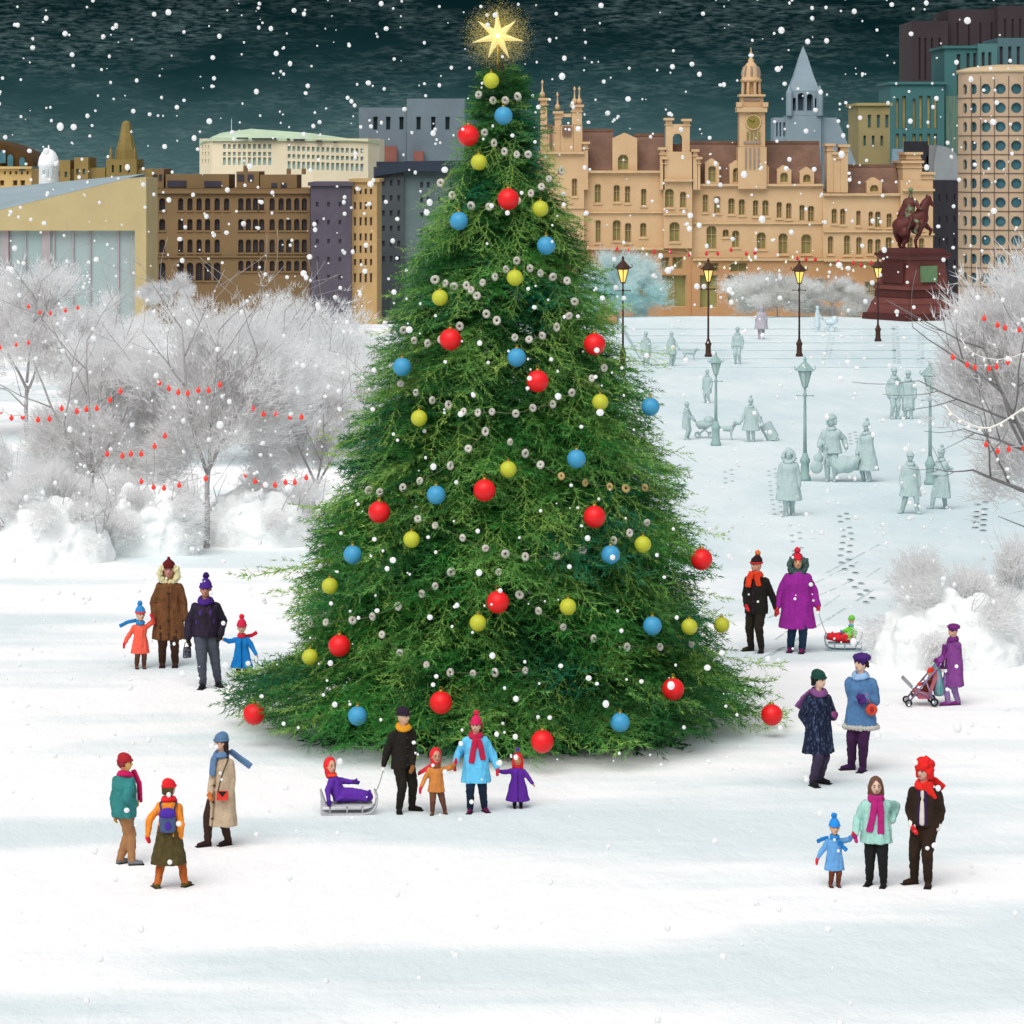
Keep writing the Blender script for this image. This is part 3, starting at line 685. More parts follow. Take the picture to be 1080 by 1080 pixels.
MB().ell((0, -0.034, 0.1), (0.035, 0.014, 0.05)).build('clasp', cloth('#9c2a2e'), ob, True)
MB().tube([(-0.02, 0, 0.17), (-0.05, 0, 0.27), (-0.07, 0.02, 0.34)], 0.009, 6).build('strap', cloth('#cf4a33'), ob, True)
person(863, 829, 708, 'woman in dark navy flecked coat with bottle green beanie and mauve scarf', GA, yaw=30, look=20, bulk=1.12,
       coat=(plaid, 0.3, 0.03), legs='#3a3048', boots=('#14141a', 0.2), hat=('beanie', '#123f36'), hair=('#17140f', 0.05), scarf=('#7b4a7e', [[(856, 730, .05), (848, 738, .08), (842, 746, .08)]]),
       gloves={1: '#8b3f78'}, arms=((-1, (855, 770, 0.04)), (1, (879, 752, 0.16))), feet=[(857, 829, 20), (866, 822, 55)], skin='#d7b29c')

# --- family in front on the far side
person(880, 935, 862, 'child in light blue coat with bright blue pompom hat and scarf', GA, yaw=8, look=0, child=True, bulk=1.2,
       coat=('#629bd0', 0.26, 0.03), legs='#6b3524', boots=('#6d3a26', 0.3), hat=('pom', '#2487d8', '#1f86d6'), scarf=('#1f7fca', [[(883, 886), (888, 892), (892, 896)], [(874, 885, .1), (868, 887, .12), (863, 889, .1)]]),
       gloves='#d42438', arms=((-1, (862, 905)), (1, (899, 881, 0.02))), skin='#cfa486')
person(924, 935, 820, 'woman in mint green coat with chestnut hair and long magenta scarf', GA, yaw=-6, look=6, bulk=1.3,
       coat=('#9ccbc0', 0.42, 0.012), legs='#121314', boots=('#121212', 0.4), hair=('#6a4a3a', 0.12), scarf=('#ab1f70', [[(923, 838), (921, 856), (917, 874)], [(927, 838), (929, 856), (929, 876)]]),
       gloves={-1: '#ab1f70'}, arms=((-1, (902, 879, 0.03)), (1, (941, 866, -0.05))), feet=[(918, 931, -25), (932, 935, -15)], skin='#cfae9a', hat=('hood', '#6a4a3a'))
person(975, 935, 801, 'man in open dark brown jacket over white shirt with red furry hat, scarf and gloves', GA, yaw=-20, look=-24, bulk=1.1,
       coat=('#2b1c11', 0.5, 0.0, {'shirt': '#cfc7bf', 'lining': '#2e1640', 'cuff': '#e4e0da'}), legs='#2a1a0e', boots=('#2d1b11', 0.2), hat=('fur', '#e0221f'), hair=('#2c2424', 0.0), scarf=('#e5271f', [[(978, 824), (983, 832), (986, 840)], [(980, 822, .12), (988, 826, .12), (995, 832, .1)]]),
       gloves='#d8222c', arms=((-1, (962, 870, 0.06)), (1, (987, 873, 0.04))), feet=[(966, 929, -68), (979, 935, -12)], skin='#c9a190')

# --- pale grey-green figures farther over the square
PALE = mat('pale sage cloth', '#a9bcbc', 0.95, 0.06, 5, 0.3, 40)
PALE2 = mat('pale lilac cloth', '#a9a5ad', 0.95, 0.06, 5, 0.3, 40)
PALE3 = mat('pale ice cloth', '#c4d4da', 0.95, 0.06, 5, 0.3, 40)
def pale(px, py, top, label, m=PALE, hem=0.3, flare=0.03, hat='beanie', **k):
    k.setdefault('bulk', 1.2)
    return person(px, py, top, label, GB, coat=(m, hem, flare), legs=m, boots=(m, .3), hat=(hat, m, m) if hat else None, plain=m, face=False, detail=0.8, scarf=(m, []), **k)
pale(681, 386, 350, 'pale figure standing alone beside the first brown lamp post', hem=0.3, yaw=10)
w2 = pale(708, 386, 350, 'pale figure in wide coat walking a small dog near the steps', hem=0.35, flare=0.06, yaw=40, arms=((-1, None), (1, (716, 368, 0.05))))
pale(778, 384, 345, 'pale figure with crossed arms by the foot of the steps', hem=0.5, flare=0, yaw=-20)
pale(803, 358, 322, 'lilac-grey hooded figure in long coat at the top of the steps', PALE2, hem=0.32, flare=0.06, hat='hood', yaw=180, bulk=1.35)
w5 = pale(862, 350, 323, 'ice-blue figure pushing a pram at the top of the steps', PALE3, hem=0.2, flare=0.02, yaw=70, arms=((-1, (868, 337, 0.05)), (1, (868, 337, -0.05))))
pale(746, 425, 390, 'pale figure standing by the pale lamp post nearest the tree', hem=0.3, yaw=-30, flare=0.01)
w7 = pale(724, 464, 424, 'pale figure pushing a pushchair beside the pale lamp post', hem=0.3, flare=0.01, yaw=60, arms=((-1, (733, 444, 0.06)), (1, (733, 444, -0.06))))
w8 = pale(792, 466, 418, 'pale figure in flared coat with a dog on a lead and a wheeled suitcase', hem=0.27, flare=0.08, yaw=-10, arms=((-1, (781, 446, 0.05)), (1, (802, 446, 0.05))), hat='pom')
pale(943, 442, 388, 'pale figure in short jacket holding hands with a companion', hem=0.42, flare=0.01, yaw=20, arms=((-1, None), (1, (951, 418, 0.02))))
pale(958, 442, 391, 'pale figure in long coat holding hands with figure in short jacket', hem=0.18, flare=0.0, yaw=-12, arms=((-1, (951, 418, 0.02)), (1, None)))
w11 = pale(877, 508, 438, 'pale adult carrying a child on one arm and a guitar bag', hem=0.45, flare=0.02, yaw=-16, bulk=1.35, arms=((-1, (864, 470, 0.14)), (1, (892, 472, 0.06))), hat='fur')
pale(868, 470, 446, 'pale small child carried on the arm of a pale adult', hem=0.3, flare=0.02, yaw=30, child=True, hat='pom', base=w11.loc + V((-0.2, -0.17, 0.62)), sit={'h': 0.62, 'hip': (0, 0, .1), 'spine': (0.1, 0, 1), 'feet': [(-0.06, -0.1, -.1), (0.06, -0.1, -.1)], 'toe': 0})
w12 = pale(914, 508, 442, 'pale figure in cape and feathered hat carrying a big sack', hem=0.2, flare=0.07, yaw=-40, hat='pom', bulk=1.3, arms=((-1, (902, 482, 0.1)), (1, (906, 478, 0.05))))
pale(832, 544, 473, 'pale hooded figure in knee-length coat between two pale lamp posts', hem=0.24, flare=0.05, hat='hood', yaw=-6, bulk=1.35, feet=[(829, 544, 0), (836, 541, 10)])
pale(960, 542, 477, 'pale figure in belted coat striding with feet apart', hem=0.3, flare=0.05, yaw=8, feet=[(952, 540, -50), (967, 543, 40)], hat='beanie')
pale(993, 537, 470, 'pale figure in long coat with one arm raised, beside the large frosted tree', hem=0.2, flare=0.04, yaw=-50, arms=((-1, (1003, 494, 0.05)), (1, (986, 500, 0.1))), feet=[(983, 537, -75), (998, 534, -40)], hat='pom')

def dog(px, py, h, facing, label, m=PALE):
    loc = spot(px, py); r = thing('dog', loc, label, 'dog', None); k = h / 0.4; f = facing
    mb = MB()
    mb.rc((0.16 * k * f, 0, .27 * k), .075 * k, (-0.02 * k * f, 0, .275 * k), .062 * k); mb.rc((-0.02 * k * f, 0, .275 * k), .06 * k, (-0.19 * k * f, 0, .28 * k), .066 * k)
    mb.rc((0.19 * k * f, 0, .3 * k), .05 * k, (0.26 * k * f, 0, .4 * k), .045 * k); mb.rc((0.26 * k * f, 0, .41 * k), .05 * k, (0.37 * k * f, 0, .39 * k), .028 * k)
    for e in (-1, 1):
        mb.rc((0.25 * k * f, e * .04 * k, .45 * k), .018 * k, (0.235 * k * f, e * .05 * k, .38 * k), .02 * k)
        mb.rc((0.17 * k * f, e * .04 * k, .24 * k), .036 * k, (0.165 * k * f, e * .045 * k, .12 * k), .022 * k); mb.rc((0.165 * k * f, e * .045 * k, .12 * k), .022 * k, (0.18 * k * f, e * .045 * k, .018 * k), .02 * k)
        mb.rc((-0.18 * k * f, e * .04 * k, .25 * k), .05 * k, (-0.15 * k * f, e * .045 * k, .15 * k), .03 * k); mb.rc((-0.15 * k * f, e * .045 * k, .15 * k), .03 * k, (-0.22 * k * f, e * .045 * k, .1 * k), .018 * k); mb.rc((-0.22 * k * f, e * .045 * k, .1 * k), .018 * k, (-0.2 * k * f, e * .045 * k, .016 * k), .019 * k)
    mb.rc((-0.24 * k * f, 0, .3 * k), .02 * k, (-0.33 * k * f, 0, .42 * k), .01 * k)
    blob('body', mb, 0.012 * k, m, r, 1)
    MB().torus((0.22 * k * f, 0, .345 * k), .052 * k, .011 * k, n=14, k=6).build('collar', PALE2, r, True)
    return loc + V((0.2 * k * f, 0, .4 * k))
d1 = dog(727, 380, 0.5, 1, 'small pale dog on a lead near the steps')
d2 = dog(764, 464, 0.55, 1, 'pale dog on a lead before the figure with the suitcase')
held_rope('dog_lead', w2.loc + w2.A[1][3], d1, 'thin pale lead to the small dog near the steps', 0.03, 0.008, PALE)
held_rope('dog_lead', w8.loc + w8.A[0][3], d2, 'thin pale lead to the dog before the figure with the suitcase', 0.03, 0.007, PALE)
def pram(px, py, k, label, m, f=1):
    loc = spot(px, py); r = thing('pram', loc, label, 'pram', None)
    mb = MB(); mb.loft([(V((x * k * f, 0, z * k)), V((0, .2 * k, 0)), V((0.03 * k, 0, hh_ * k))) for x, z, hh_ in ((-.3, .55, .06), (-.2, .5, .16), (0.1, .48, .17), (.32, .56, .08))], n=14); mb.build('carriage', m, r, True)
    mb = MB(); mb.ell((0.16 * k * f, 0, .64 * k), (0.2 * k, 0.2 * k, 0.2 * k)); mb.build('hood', m, r, True)
    mb = MB()
    for e in (-.18, .18):
        mb.tube([(-.52 * k * f, e * k, .8 * k), (-.25 * k * f, e * k, .5 * k), (.25 * k * f, e * k, .12 * k)], .018 * k, 6); mb.tube([(.2 * k * f, e * k, .45 * k), (-.25 * k * f, e * k, .12 * k)], .018 * k, 6)
    mb.tube([(-.52 * k * f, -.18 * k, .8 * k), (-.52 * k * f, .18 * k, .8 * k)], .018 * k, 6); mb.build('frame', m, r, True)
    for x in (-.25, .25):
        for e in (-.2, .2): MB().torus((x * k * f, e * k, .115 * k), .095 * k, .02 * k, n=18, k=6, tilt=RX).build('wheel', m, r, True)
pram(743, 462, 0.9, 'pale pram pushed along by the figure beside the pale lamp post', PALE)
pram(877, 350, 1.0, 'ice-blue pram at the top of the steps', PALE3)
sc_ = spot(812, 465); sr = thing('wheeled_suitcase', sc_, 'pale wheeled suitcase tilted behind the figure in the flared coat', 'suitcase', None)
tlt = V((-0.28, 0, 0.5)); sd_ = V((0.2, 0, 0.11))
MB().loft([(V((0.12, 0, .07)) + tlt * t, sd_ * 0.95, V((0, .13, 0))) for t in (0, .1, .9, 1.0)], n=8).build('case', PALE, sr)
MB().tube([V((0.06, 0, .07)) + tlt, V((-0.18, 0, .62)) + V((-.12, 0, .2)), sc_ * 0 + w8.loc + w8.A[1][3] - sc_], .014, 6).build('pull_handle', PALE, sr, True)
for e in (-.1, .1): MB().torus((0.26, e, .06), .045, .018, n=14, k=6, tilt=RX).build('wheel', PALE, sr, True)
gb = w11.loc + V((-0.4, -0.12, 0.28)); gr = thing('guitar_bag', gb, 'pale guitar-shaped bag held low by the adult carrying a child', 'bag', None)
mb = MB(); mb.ell((-.05, 0, .16), (.19, .09, .2)); mb.ell((0, 0, .42), (.14, .08, .15)); mb.rc((0, 0, .42), .07, (.08, 0, .72), .045); blob('bag_body', mb, 0.018, PALE, gr, 2)
MB().tube([(.1, -.05, .3), (.2, -.06, .5), (.1, 0, .72)], .014, 6).build('strap', PALE, gr, True)
sk_ = w12.loc + V((-0.62, -0.2, 0.2)); gr = thing('sack', sk_, 'big pale sack carried by the figure in the cape', 'sack', None)
mb = MB(); mb.ell((0, 0, .32), (.38, .24, .26)); mb.ell((-.16, 0, .26), (.24, .2, .2)); mb.ell((.22, 0, .42), (.2, .16, .16)); blob('sack_body', mb, 0.025, PALE, gr, 3, .03, 6)
MB().torus((.36, 0, .52), .07, .03, n=16, k=8, tilt=Matrix.Rotation(0.9, 3, 'Y')).build('tie', PALE, gr, True)
# ---------------------------------------------------------------- the big decorated fir
TD = 55.3
TS = F / TD
TC = V(((530 - 540) * TD / F, TD, 0))
_pz = [0.0, .3, .77, 1.25, 1.87, 2.66, 3.45, 4.23, 5.02, 5.8, 6.59, 7.38, 8.16, 8.95, 9.74, 10.36, 10.99, 11.1]
_pr = [4.0, 4.26, 4.02, 3.46, 3.34, 3.22, 2.98, 2.74, 2.46, 2.2, 1.9, 1.66, 1.3, .97, .7, .5, .24, .08]
def tr_r(z): return float(np.interp(z, _pz, _pr))

def bough_template(rs, L=1.0, ntw=9, need=15, nl=0.075, sparse=1.0):
    """one flat spray: a spine along +x with side twigs, needles on all of them; (n,3,3)"""
    T = []
    def needle(p, d, l, w, nrm):
        s = np.cross(d, nrm); s = s / (np.linalg.norm(s) + 1e-9)
        T.append([p - s * w, p + s * w, p + d * l])
    def twig(p0, p1, n, l):
        ax = p1 - p0; Ln = np.linalg.norm(ax); ax = ax / Ln
        T.append([p0 - np.array([0, 0.006, 0]), p0 + np.array([0, 0.006, 0]), p1])
        for i in range(n):
            t = (i + rs.random()) / n
            p = p0 + (p1 - p0) * t
            v = rs.normal(size=3); v -= ax * v.dot(ax); v /= np.linalg.norm(v) + 1e-9
            d = ax * rs.uniform(.55, 1.0) + v * rs.uniform(.5, .95); d /= np.linalg.norm(d)
            needle(p, d, l * rs.uniform(.7, 1.15), l * 0.085, rs.normal(size=3))
        needle(p1, ax, l, l * .085, rs.normal(size=3))
    def spine(t): return np.array([t * L, 0.03 * math.sin(5 * t), -0.30 * L * t * t + 0.16 * L * t ** 4])
    pts = [spine(i / 6) for i in range(7)]
    for i in range(6): twig(pts[i], pts[i + 1], int(need * 0.8 * sparse), nl)
    for i in range(ntw):
        t = 0.12 + 0.86 * i / (ntw - 1); sgn = 1 if i % 2 else -1
        p = spine(t); ln = L * (0.46 * (1 - t) + 0.16) * rs.uniform(.8, 1.2); a = math.radians(rs.uniform(34, 58))
        d = np.array([math.cos(a), sgn * math.sin(a), rs.uniform(-.38, .05)])
        twig(p, p + d * ln, int(need * (0.5 + ln / L * 1.6) * sparse), nl)
    return np.array(T, np.float32)
rs = np.random.default_rng(5)
TEMPL = [bough_template(rs) for _ in range(7)]
FAT = [bough_template(rs, 1.0, 9, 12, 0.12) for _ in range(4)]
LONG = [bough_template(rs, 1.0, 8, 11, 0.085, 0.85) for _ in range(4)]
def bough_matrix(pos, az, pitch, sc, roll=0.0):
    ca, sa, cp, sp_ = math.cos(az), math.sin(az), math.cos(pitch), math.sin(pitch)
    X = np.array([ca * cp, sa * cp, sp_]); Y = np.array([-sa, ca, 0]); Z = np.cross(X, Y)
    if roll:
        Y2 = Y * math.cos(roll) + Z * math.sin(roll); Z = np.cross(X, Y2); Y = Y2
    return np.stack([X, Y, Z], 0) * sc, np.array(pos)
TREE = thing('christmas_tree', TC, 'huge decorated fir tree standing in the snowy square', 'tree')
out, cols = [], []
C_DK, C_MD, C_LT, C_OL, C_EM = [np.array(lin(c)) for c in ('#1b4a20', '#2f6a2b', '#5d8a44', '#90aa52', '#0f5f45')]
def bough_colour(x, y, z, tipb=0.0):
    n1 = mnoise.noise(V((x * .7 + 3, y * .7, z * .75))); n2 = mnoise.noise(V((x * 1.3 - 7, y * 1.3, z * 1.0 + z * .3 * x))); n3 = mnoise.noise(V((x * .8 + 20, y * .8, z * .8)))
    c = C_MD.copy()
    c = c + (C_DK - c) * min(1, max(0, -n1 * 3.4 + .15)); c = c + (C_LT - c) * min(.95, max(0, n2 * 3.2 - 0.1))
    if n3 > .28: c = c + (C_EM - c) * min(.8, (n3 - .28) * 4)
    r_ = rnd.random()
    if r_ > 0.9: c = c + (C_OL - c) * rnd.uniform(.25, .65)
    return c * rnd.uniform(.85, 1.2)
z = 0.16
lvl = 0
while z < 10.95:
    R0 = tr_r(z); n = max(9, int(2 * PI * R0 / 0.42))
    for i in range(n):
        az = 2 * PI * (i + rnd.random() * .9) / n + lvl * 1.7
        zz = z + rnd.uniform(-.09, .09)
        bump = 1 + 0.07 * mnoise.noise(V((math.cos(az) * 1.6, math.sin(az) * 1.6, zz * .9))) + 0.055 * math.sin(zz * 4.6 + 1.8 * math.sin(az * 3 + zz * .4))
        R = tr_r(zz) * bump * rnd.uniform(.94, 1.03)
        ln = min(1.5, 0.5 + R * 0.33) * rnd.uniform(.85, 1.1)
        if R < .5: ln = R * .9 + .12
        pitch = rnd.uniform(-.32, -.02) if zz < 9.5 else rnd.uniform(-.1, .5)
        r0 = max(0.0, R - ln * math.cos(pitch) * 0.96)
        zs = zz + 0.25 * ln - math.sin(pitch) * ln * .5
        if zz < .8: zs = max(zs, .42 * ln + .04); pitch = max(pitch, -.12)
        p = (r0 * math.cos(az), r0 * math.sin(az), zs)
        M, t = bough_matrix(p, az + rnd.uniform(-.25, .25), pitch, ln, rnd.uniform(-.5, .5))
        q = TEMPL[rnd.randrange(len(TEMPL))] @ M + t
        out.append(q); cols.append(np.repeat(bough_colour(R * math.cos(az), R * math.sin(az), zz)[None], len(q), 0))
    z += 0.155 if z < 7.5 else .1; lvl += 1
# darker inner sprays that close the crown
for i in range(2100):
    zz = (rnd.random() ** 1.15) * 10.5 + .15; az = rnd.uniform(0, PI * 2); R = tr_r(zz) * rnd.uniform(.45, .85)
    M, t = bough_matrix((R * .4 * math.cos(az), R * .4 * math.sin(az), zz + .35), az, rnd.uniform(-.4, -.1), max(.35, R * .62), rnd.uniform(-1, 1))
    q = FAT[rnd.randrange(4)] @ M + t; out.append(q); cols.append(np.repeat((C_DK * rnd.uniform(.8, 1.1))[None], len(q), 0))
# long pale sprays that reach past the outline
for (px, py, side, lnp) in ((338, 463, -1, 70), (350, 488, -1, 60), (345, 478, -1, 66), (322, 533, -1, 75), (330, 548, -1, 64), (258, 608, -1, 92), (285, 600, -1, 70), (288, 622, -1, 66), (372, 418, -1, 46), (368, 434, -1, 46), (392, 352, -1, 52), (398, 338, -1, 46), (404, 312, -1, 50), (425, 262, -1, 40), (440, 218, -1, 42), (400, 372, -1, 38),
                            (258, 748, -1, 80), (262, 752, -1, 70), (824, 748, 1, 80), (826, 757, 1, 70), (262, 765, -1, 60), (268, 782, -1, 56), (300, 648, -1, 40), (252, 706, -1, 60), (622, 232, 1, 50), (640, 282, 1, 52), (664, 322, 1, 62), (700, 386, 1, 54), (704, 372, 1, 50), (728, 478, 1, 56), (722, 495, 1, 50), (728, 520, 1, 46), (742, 538, 1, 38), (762, 562, 1, 66), (768, 630, 1, 62), (770, 650, 1, 60), (820, 702, 1, 78), (812, 715, 1, 66), (826, 772, 1, 62), (822, 752, 1, 62), (806, 800, 1, 74), (778, 806, 1, 60)):
    az = (PI if side < 0 else 0) + side * rnd.uniform(-.05, .45) * 1.0
    ln = lnp / TS * 1.15
    tip = V(((px - 530) / TS, 0, CAMH + (YH - py) / TS))
    pitch = rnd.uniform(-.16, .12) if py < 720 else rnd.uniform(-.02, .12)
    yo = -abs(math.sin(az)) * ln - rnd.uniform(0, .5)
    X = math.cos(az) * math.cos(pitch) * ln
    base = (tip.x - X, yo + abs(math.sin(az)) * ln * .5, max(.3 if py > 720 else 0.0, tip.z + .14 * ln - math.sin(pitch) * ln))
    M, t = bough_matrix(base, az, pitch, ln, rnd.uniform(-.5, .5))
    q = LONG[rnd.randrange(4)] @ M + t; out.append(q)
    c = C_LT + (C_OL * .95 - C_LT) * rnd.uniform(.35, 1.0); cols.append(np.repeat(c[None], len(q), 0))
# paler sprays hanging over the front of the crown
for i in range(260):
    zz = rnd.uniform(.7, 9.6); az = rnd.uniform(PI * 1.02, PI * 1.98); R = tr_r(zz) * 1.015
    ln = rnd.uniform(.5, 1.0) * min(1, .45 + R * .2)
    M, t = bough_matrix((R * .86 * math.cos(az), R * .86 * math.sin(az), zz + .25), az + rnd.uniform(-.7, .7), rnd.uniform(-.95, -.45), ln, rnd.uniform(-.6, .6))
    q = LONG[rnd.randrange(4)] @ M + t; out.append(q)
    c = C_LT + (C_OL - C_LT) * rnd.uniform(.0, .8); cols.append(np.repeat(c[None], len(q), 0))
Pn = np.concatenate(out); Cn = np.concatenate(cols)
# a fir's needle tips are paler than its twigs
Cn = Cn * nrg.uniform(.78, 1.25, size=(len(Cn), 1))
needle_m = mat('fir needles', (1, 1, 1), 0.55, 0.0, 4, attr='Col', trans=0.28)
tri_mesh('crown', Pn, needle_m, TREE, np.clip(Cn * 1.55, 0, .9))
tk = MB(); tk.tube([(0, 0, 0), (0.02, 0, 2), (-.02, 0.01, 5), (0, 0, 8.5), (0, 0, 11.05)], [.3, .26, .18, .09, .025], 14)
tk.build('trunk', mat('fir bark', '#3a2a1c', 0.95, 0.4, 6, 1.5, 20, stretch=(2, 2, .5)), TREE, True)

def on_tree(px, py, off=0.06, maxin=1.0):
    """where the line of sight at a photo position meets the front of the crown"""
    for d in np.arange(TD - 6, TD + .6, .03):
        p = at(px, py, d); z = p.z
        if z < 11.15 and math.hypot(p.x - TC.x, p.y - TC.y) < tr_r(z) + off: return p
    return at(px, py, TD - .25)

# star, with its lamp and the gilt dust round it, standing in for its glow
sp0 = at(525, 38, TD)
STAR = thing('tree_star', sp0, 'glowing pale gold seven pointed star on the tip of the fir', 'star')
mb = MB(); n = 7; vs = [(0, -.075, 0), (0, .075, 0)]
for i in range(14):
    a = PI / 2 + 0.03 + i * PI / 7; r = (0.45 if i == 0 else .4 + .025 * ((i * 5) % 3)) if i % 2 == 0 else .135
    vs.append((math.cos(a) * r, 0, math.sin(a) * r))
mb.add(vs, [(0, 2 + i, 2 + (i + 1) % 14) for i in range(14)] + [(1, 2 + (i + 1) % 14, 2 + i) for i in range(14)])
mb.build('star_body', mat('lit star', '#e6d69a', 0.5, 0.08, 8, emit=0.45), STAR)
MB().ell((0, -.07, 0), .035).build('star_bulb', mat('star bulb', '#fff4c8', 0.3, 0, emit=2.5), STAR, True)
MB().tube([(0, .02, -.62), (0, .02, -.1)], .02, 8).build('star_spike', mat('gilt', '#a58a3c', .4, .1, metal=.8), STAR, True)
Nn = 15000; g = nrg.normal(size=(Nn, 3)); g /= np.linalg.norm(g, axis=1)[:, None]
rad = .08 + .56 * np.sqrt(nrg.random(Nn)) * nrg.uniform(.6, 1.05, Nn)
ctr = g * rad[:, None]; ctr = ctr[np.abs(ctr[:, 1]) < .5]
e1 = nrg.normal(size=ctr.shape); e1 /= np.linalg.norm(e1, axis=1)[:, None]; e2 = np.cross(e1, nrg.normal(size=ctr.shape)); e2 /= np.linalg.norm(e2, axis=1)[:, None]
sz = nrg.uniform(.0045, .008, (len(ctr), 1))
halo = np.stack([ctr - e1 * sz * .8 - e2 * sz * .5, ctr + e1 * sz * .8 - e2 * sz * .5, ctr + e2 * sz], 1)
tag(tri_mesh('glow_specks', halo, mat('gilt dust', '#d9c877', .5, .1, trans=.5), STAR), kind='stuff')  # gold specks added to imitate the star's glow
lp = bpy.data.lights.new('star_lamp', 'POINT'); lp.energy = 4; lp.color = (1, .86, .5); lp.shadow_soft_size = .2
lo = bpy.data.objects.new('star_lamp', lp); COL.objects.link(lo); lo.parent = STAR; lo.location = (0, -.3, 0.0)

# baubles
BC = {'r': ('#e01b1f', 'red', .176), 'b': ('#3f93bd', 'blue', .15), 'y': ('#b7bb34', 'lime yellow', .132)}
gilt = mat('gilt', '#a58a3c', .4, .1, metal=.8)
BAUBLES = [
 ('y', 518, 85, 'topmost bauble, just under the star'), ('b', 531, 122, 'topmost blue one, below the topmost lime bauble'), ('r', 494, 143, 'topmost red one, at the outer edge of the crown'),
 ('y', 505, 171, 'hanging just below the topmost red bauble'), ('r', 536, 210, 'second red one below the star, mid crown'), ('b', 484, 233, 'on the outline beside the dark slate office block'),
 ('y', 570, 220, 'near the crown edge beside the second red bauble'), ('b', 576, 259, 'near the crown edge towards the sandstone hall'), ('y', 543, 293, 'mid crown over a short curve of beads'),
 ('y', 464, 314, 'above the red bauble on the frosted-trees side'), ('r', 475, 358, 'ringed by the end of a bead string, above two blue baubles'), ('r', 627, 363, 'close to the edge level with the brown lamp posts'),
 ('b', 424, 387, 'at the edge with a bead string starting under it'), ('b', 545, 377, 'just above and beside a red bauble in mid crown'), ('r', 567, 402, 'in mid crown just under a blue one'),
 ('b', 686, 429, 'on the edge nearest the pale lamp posts'), ('y', 442, 441, 'below the bead string, near the frosted-trees edge'), ('y', 633, 424, 'on the square side, between blue edge bauble and beads'),
 ('y', 536, 495, 'just above the central red bauble'), ('r', 511, 517, 'at the very centre of the crown, under a lime one'), ('b', 608, 484, 'inside the crown, above a red bauble'),
 ('b', 460, 522, 'between two red baubles of the middle row'), ('r', 400, 540, 'near the edge level with the frosted tree trunks'), ('r', 627, 545, 'under a row of tan beads'),
 ('b', 372, 585, 'at the edge, just above a lime one'), ('y', 434, 569, 'below a blue one and left of a bead string'), ('b', 644, 585, 'ending a bead string beside a lime bauble'),
 ('y', 678, 574, 'above the red bauble that stands out from the crown'), ('r', 740, 590, 'jutting from the outline beside the man in black'), ('y', 348, 618, 'just under the blue edge bauble'),
 ('r', 525, 635, 'in mid crown beside a lime one below it'), ('y', 504, 657, 'tucked under a red bauble in mid crown'), ('y', 599, 640, 'alone between two bead strings in mid crown'),
 ('b', 688, 660, 'on the square side, beside two lime baubles'), ('y', 727, 661, 'inner one of a lime pair near the outline'), ('y', 761, 659, 'outer one of a lime pair, off the outline'),
 ('r', 358, 681, 'above the spreading lowest boughs, with a lime one beside it'), ('y', 327, 693, 'on the edge beside a red one above the lowest boughs'), ('r', 710, 727, 'on the wide lower boughs below the two lime ones'),
 ('r', 268, 753, 'outermost on the low bough above the woman in beige'), ('b', 377, 755, 'on the lowest boughs beside the head of the man in dark brown'), ('r', 465, 741, 'between the heads of the man and woman in front'),
 ('b', 654, 762, 'on the lowest boughs facing the open snow'), ('r', 572, 782, 'just above the girl in purple'), ('r', 814, 754, 'outermost on the low bough near the woman in navy')]
for (c, px, py, lab) in BAUBLES:
    hx, nm, r = BC[c]
    p = on_tree(px, py, .32)
    b = thing('bauble', p, nm + ' bauble ' + lab, 'bauble', 'round baubles on the big fir')
    MB().ell((0, 0, 0), r, nu=24, nv=16).build('ball', mat('bauble ' + nm, hx, .42, .06, 5, 0.15, 60), b, True)
    MB().lathe([(r * .2, r * .93), (r * .22, r * 1.0), (r * .2, r * 1.12), (r * .08, r * 1.14)], n=12).build('cap', gilt, b, True)
    MB().torus((0, 0, r * 1.26), r * .13, r * .03, n=14, k=6, tilt=Matrix.Rotation(PI / 2, 3, 'X')).build('loop', gilt, b, True)

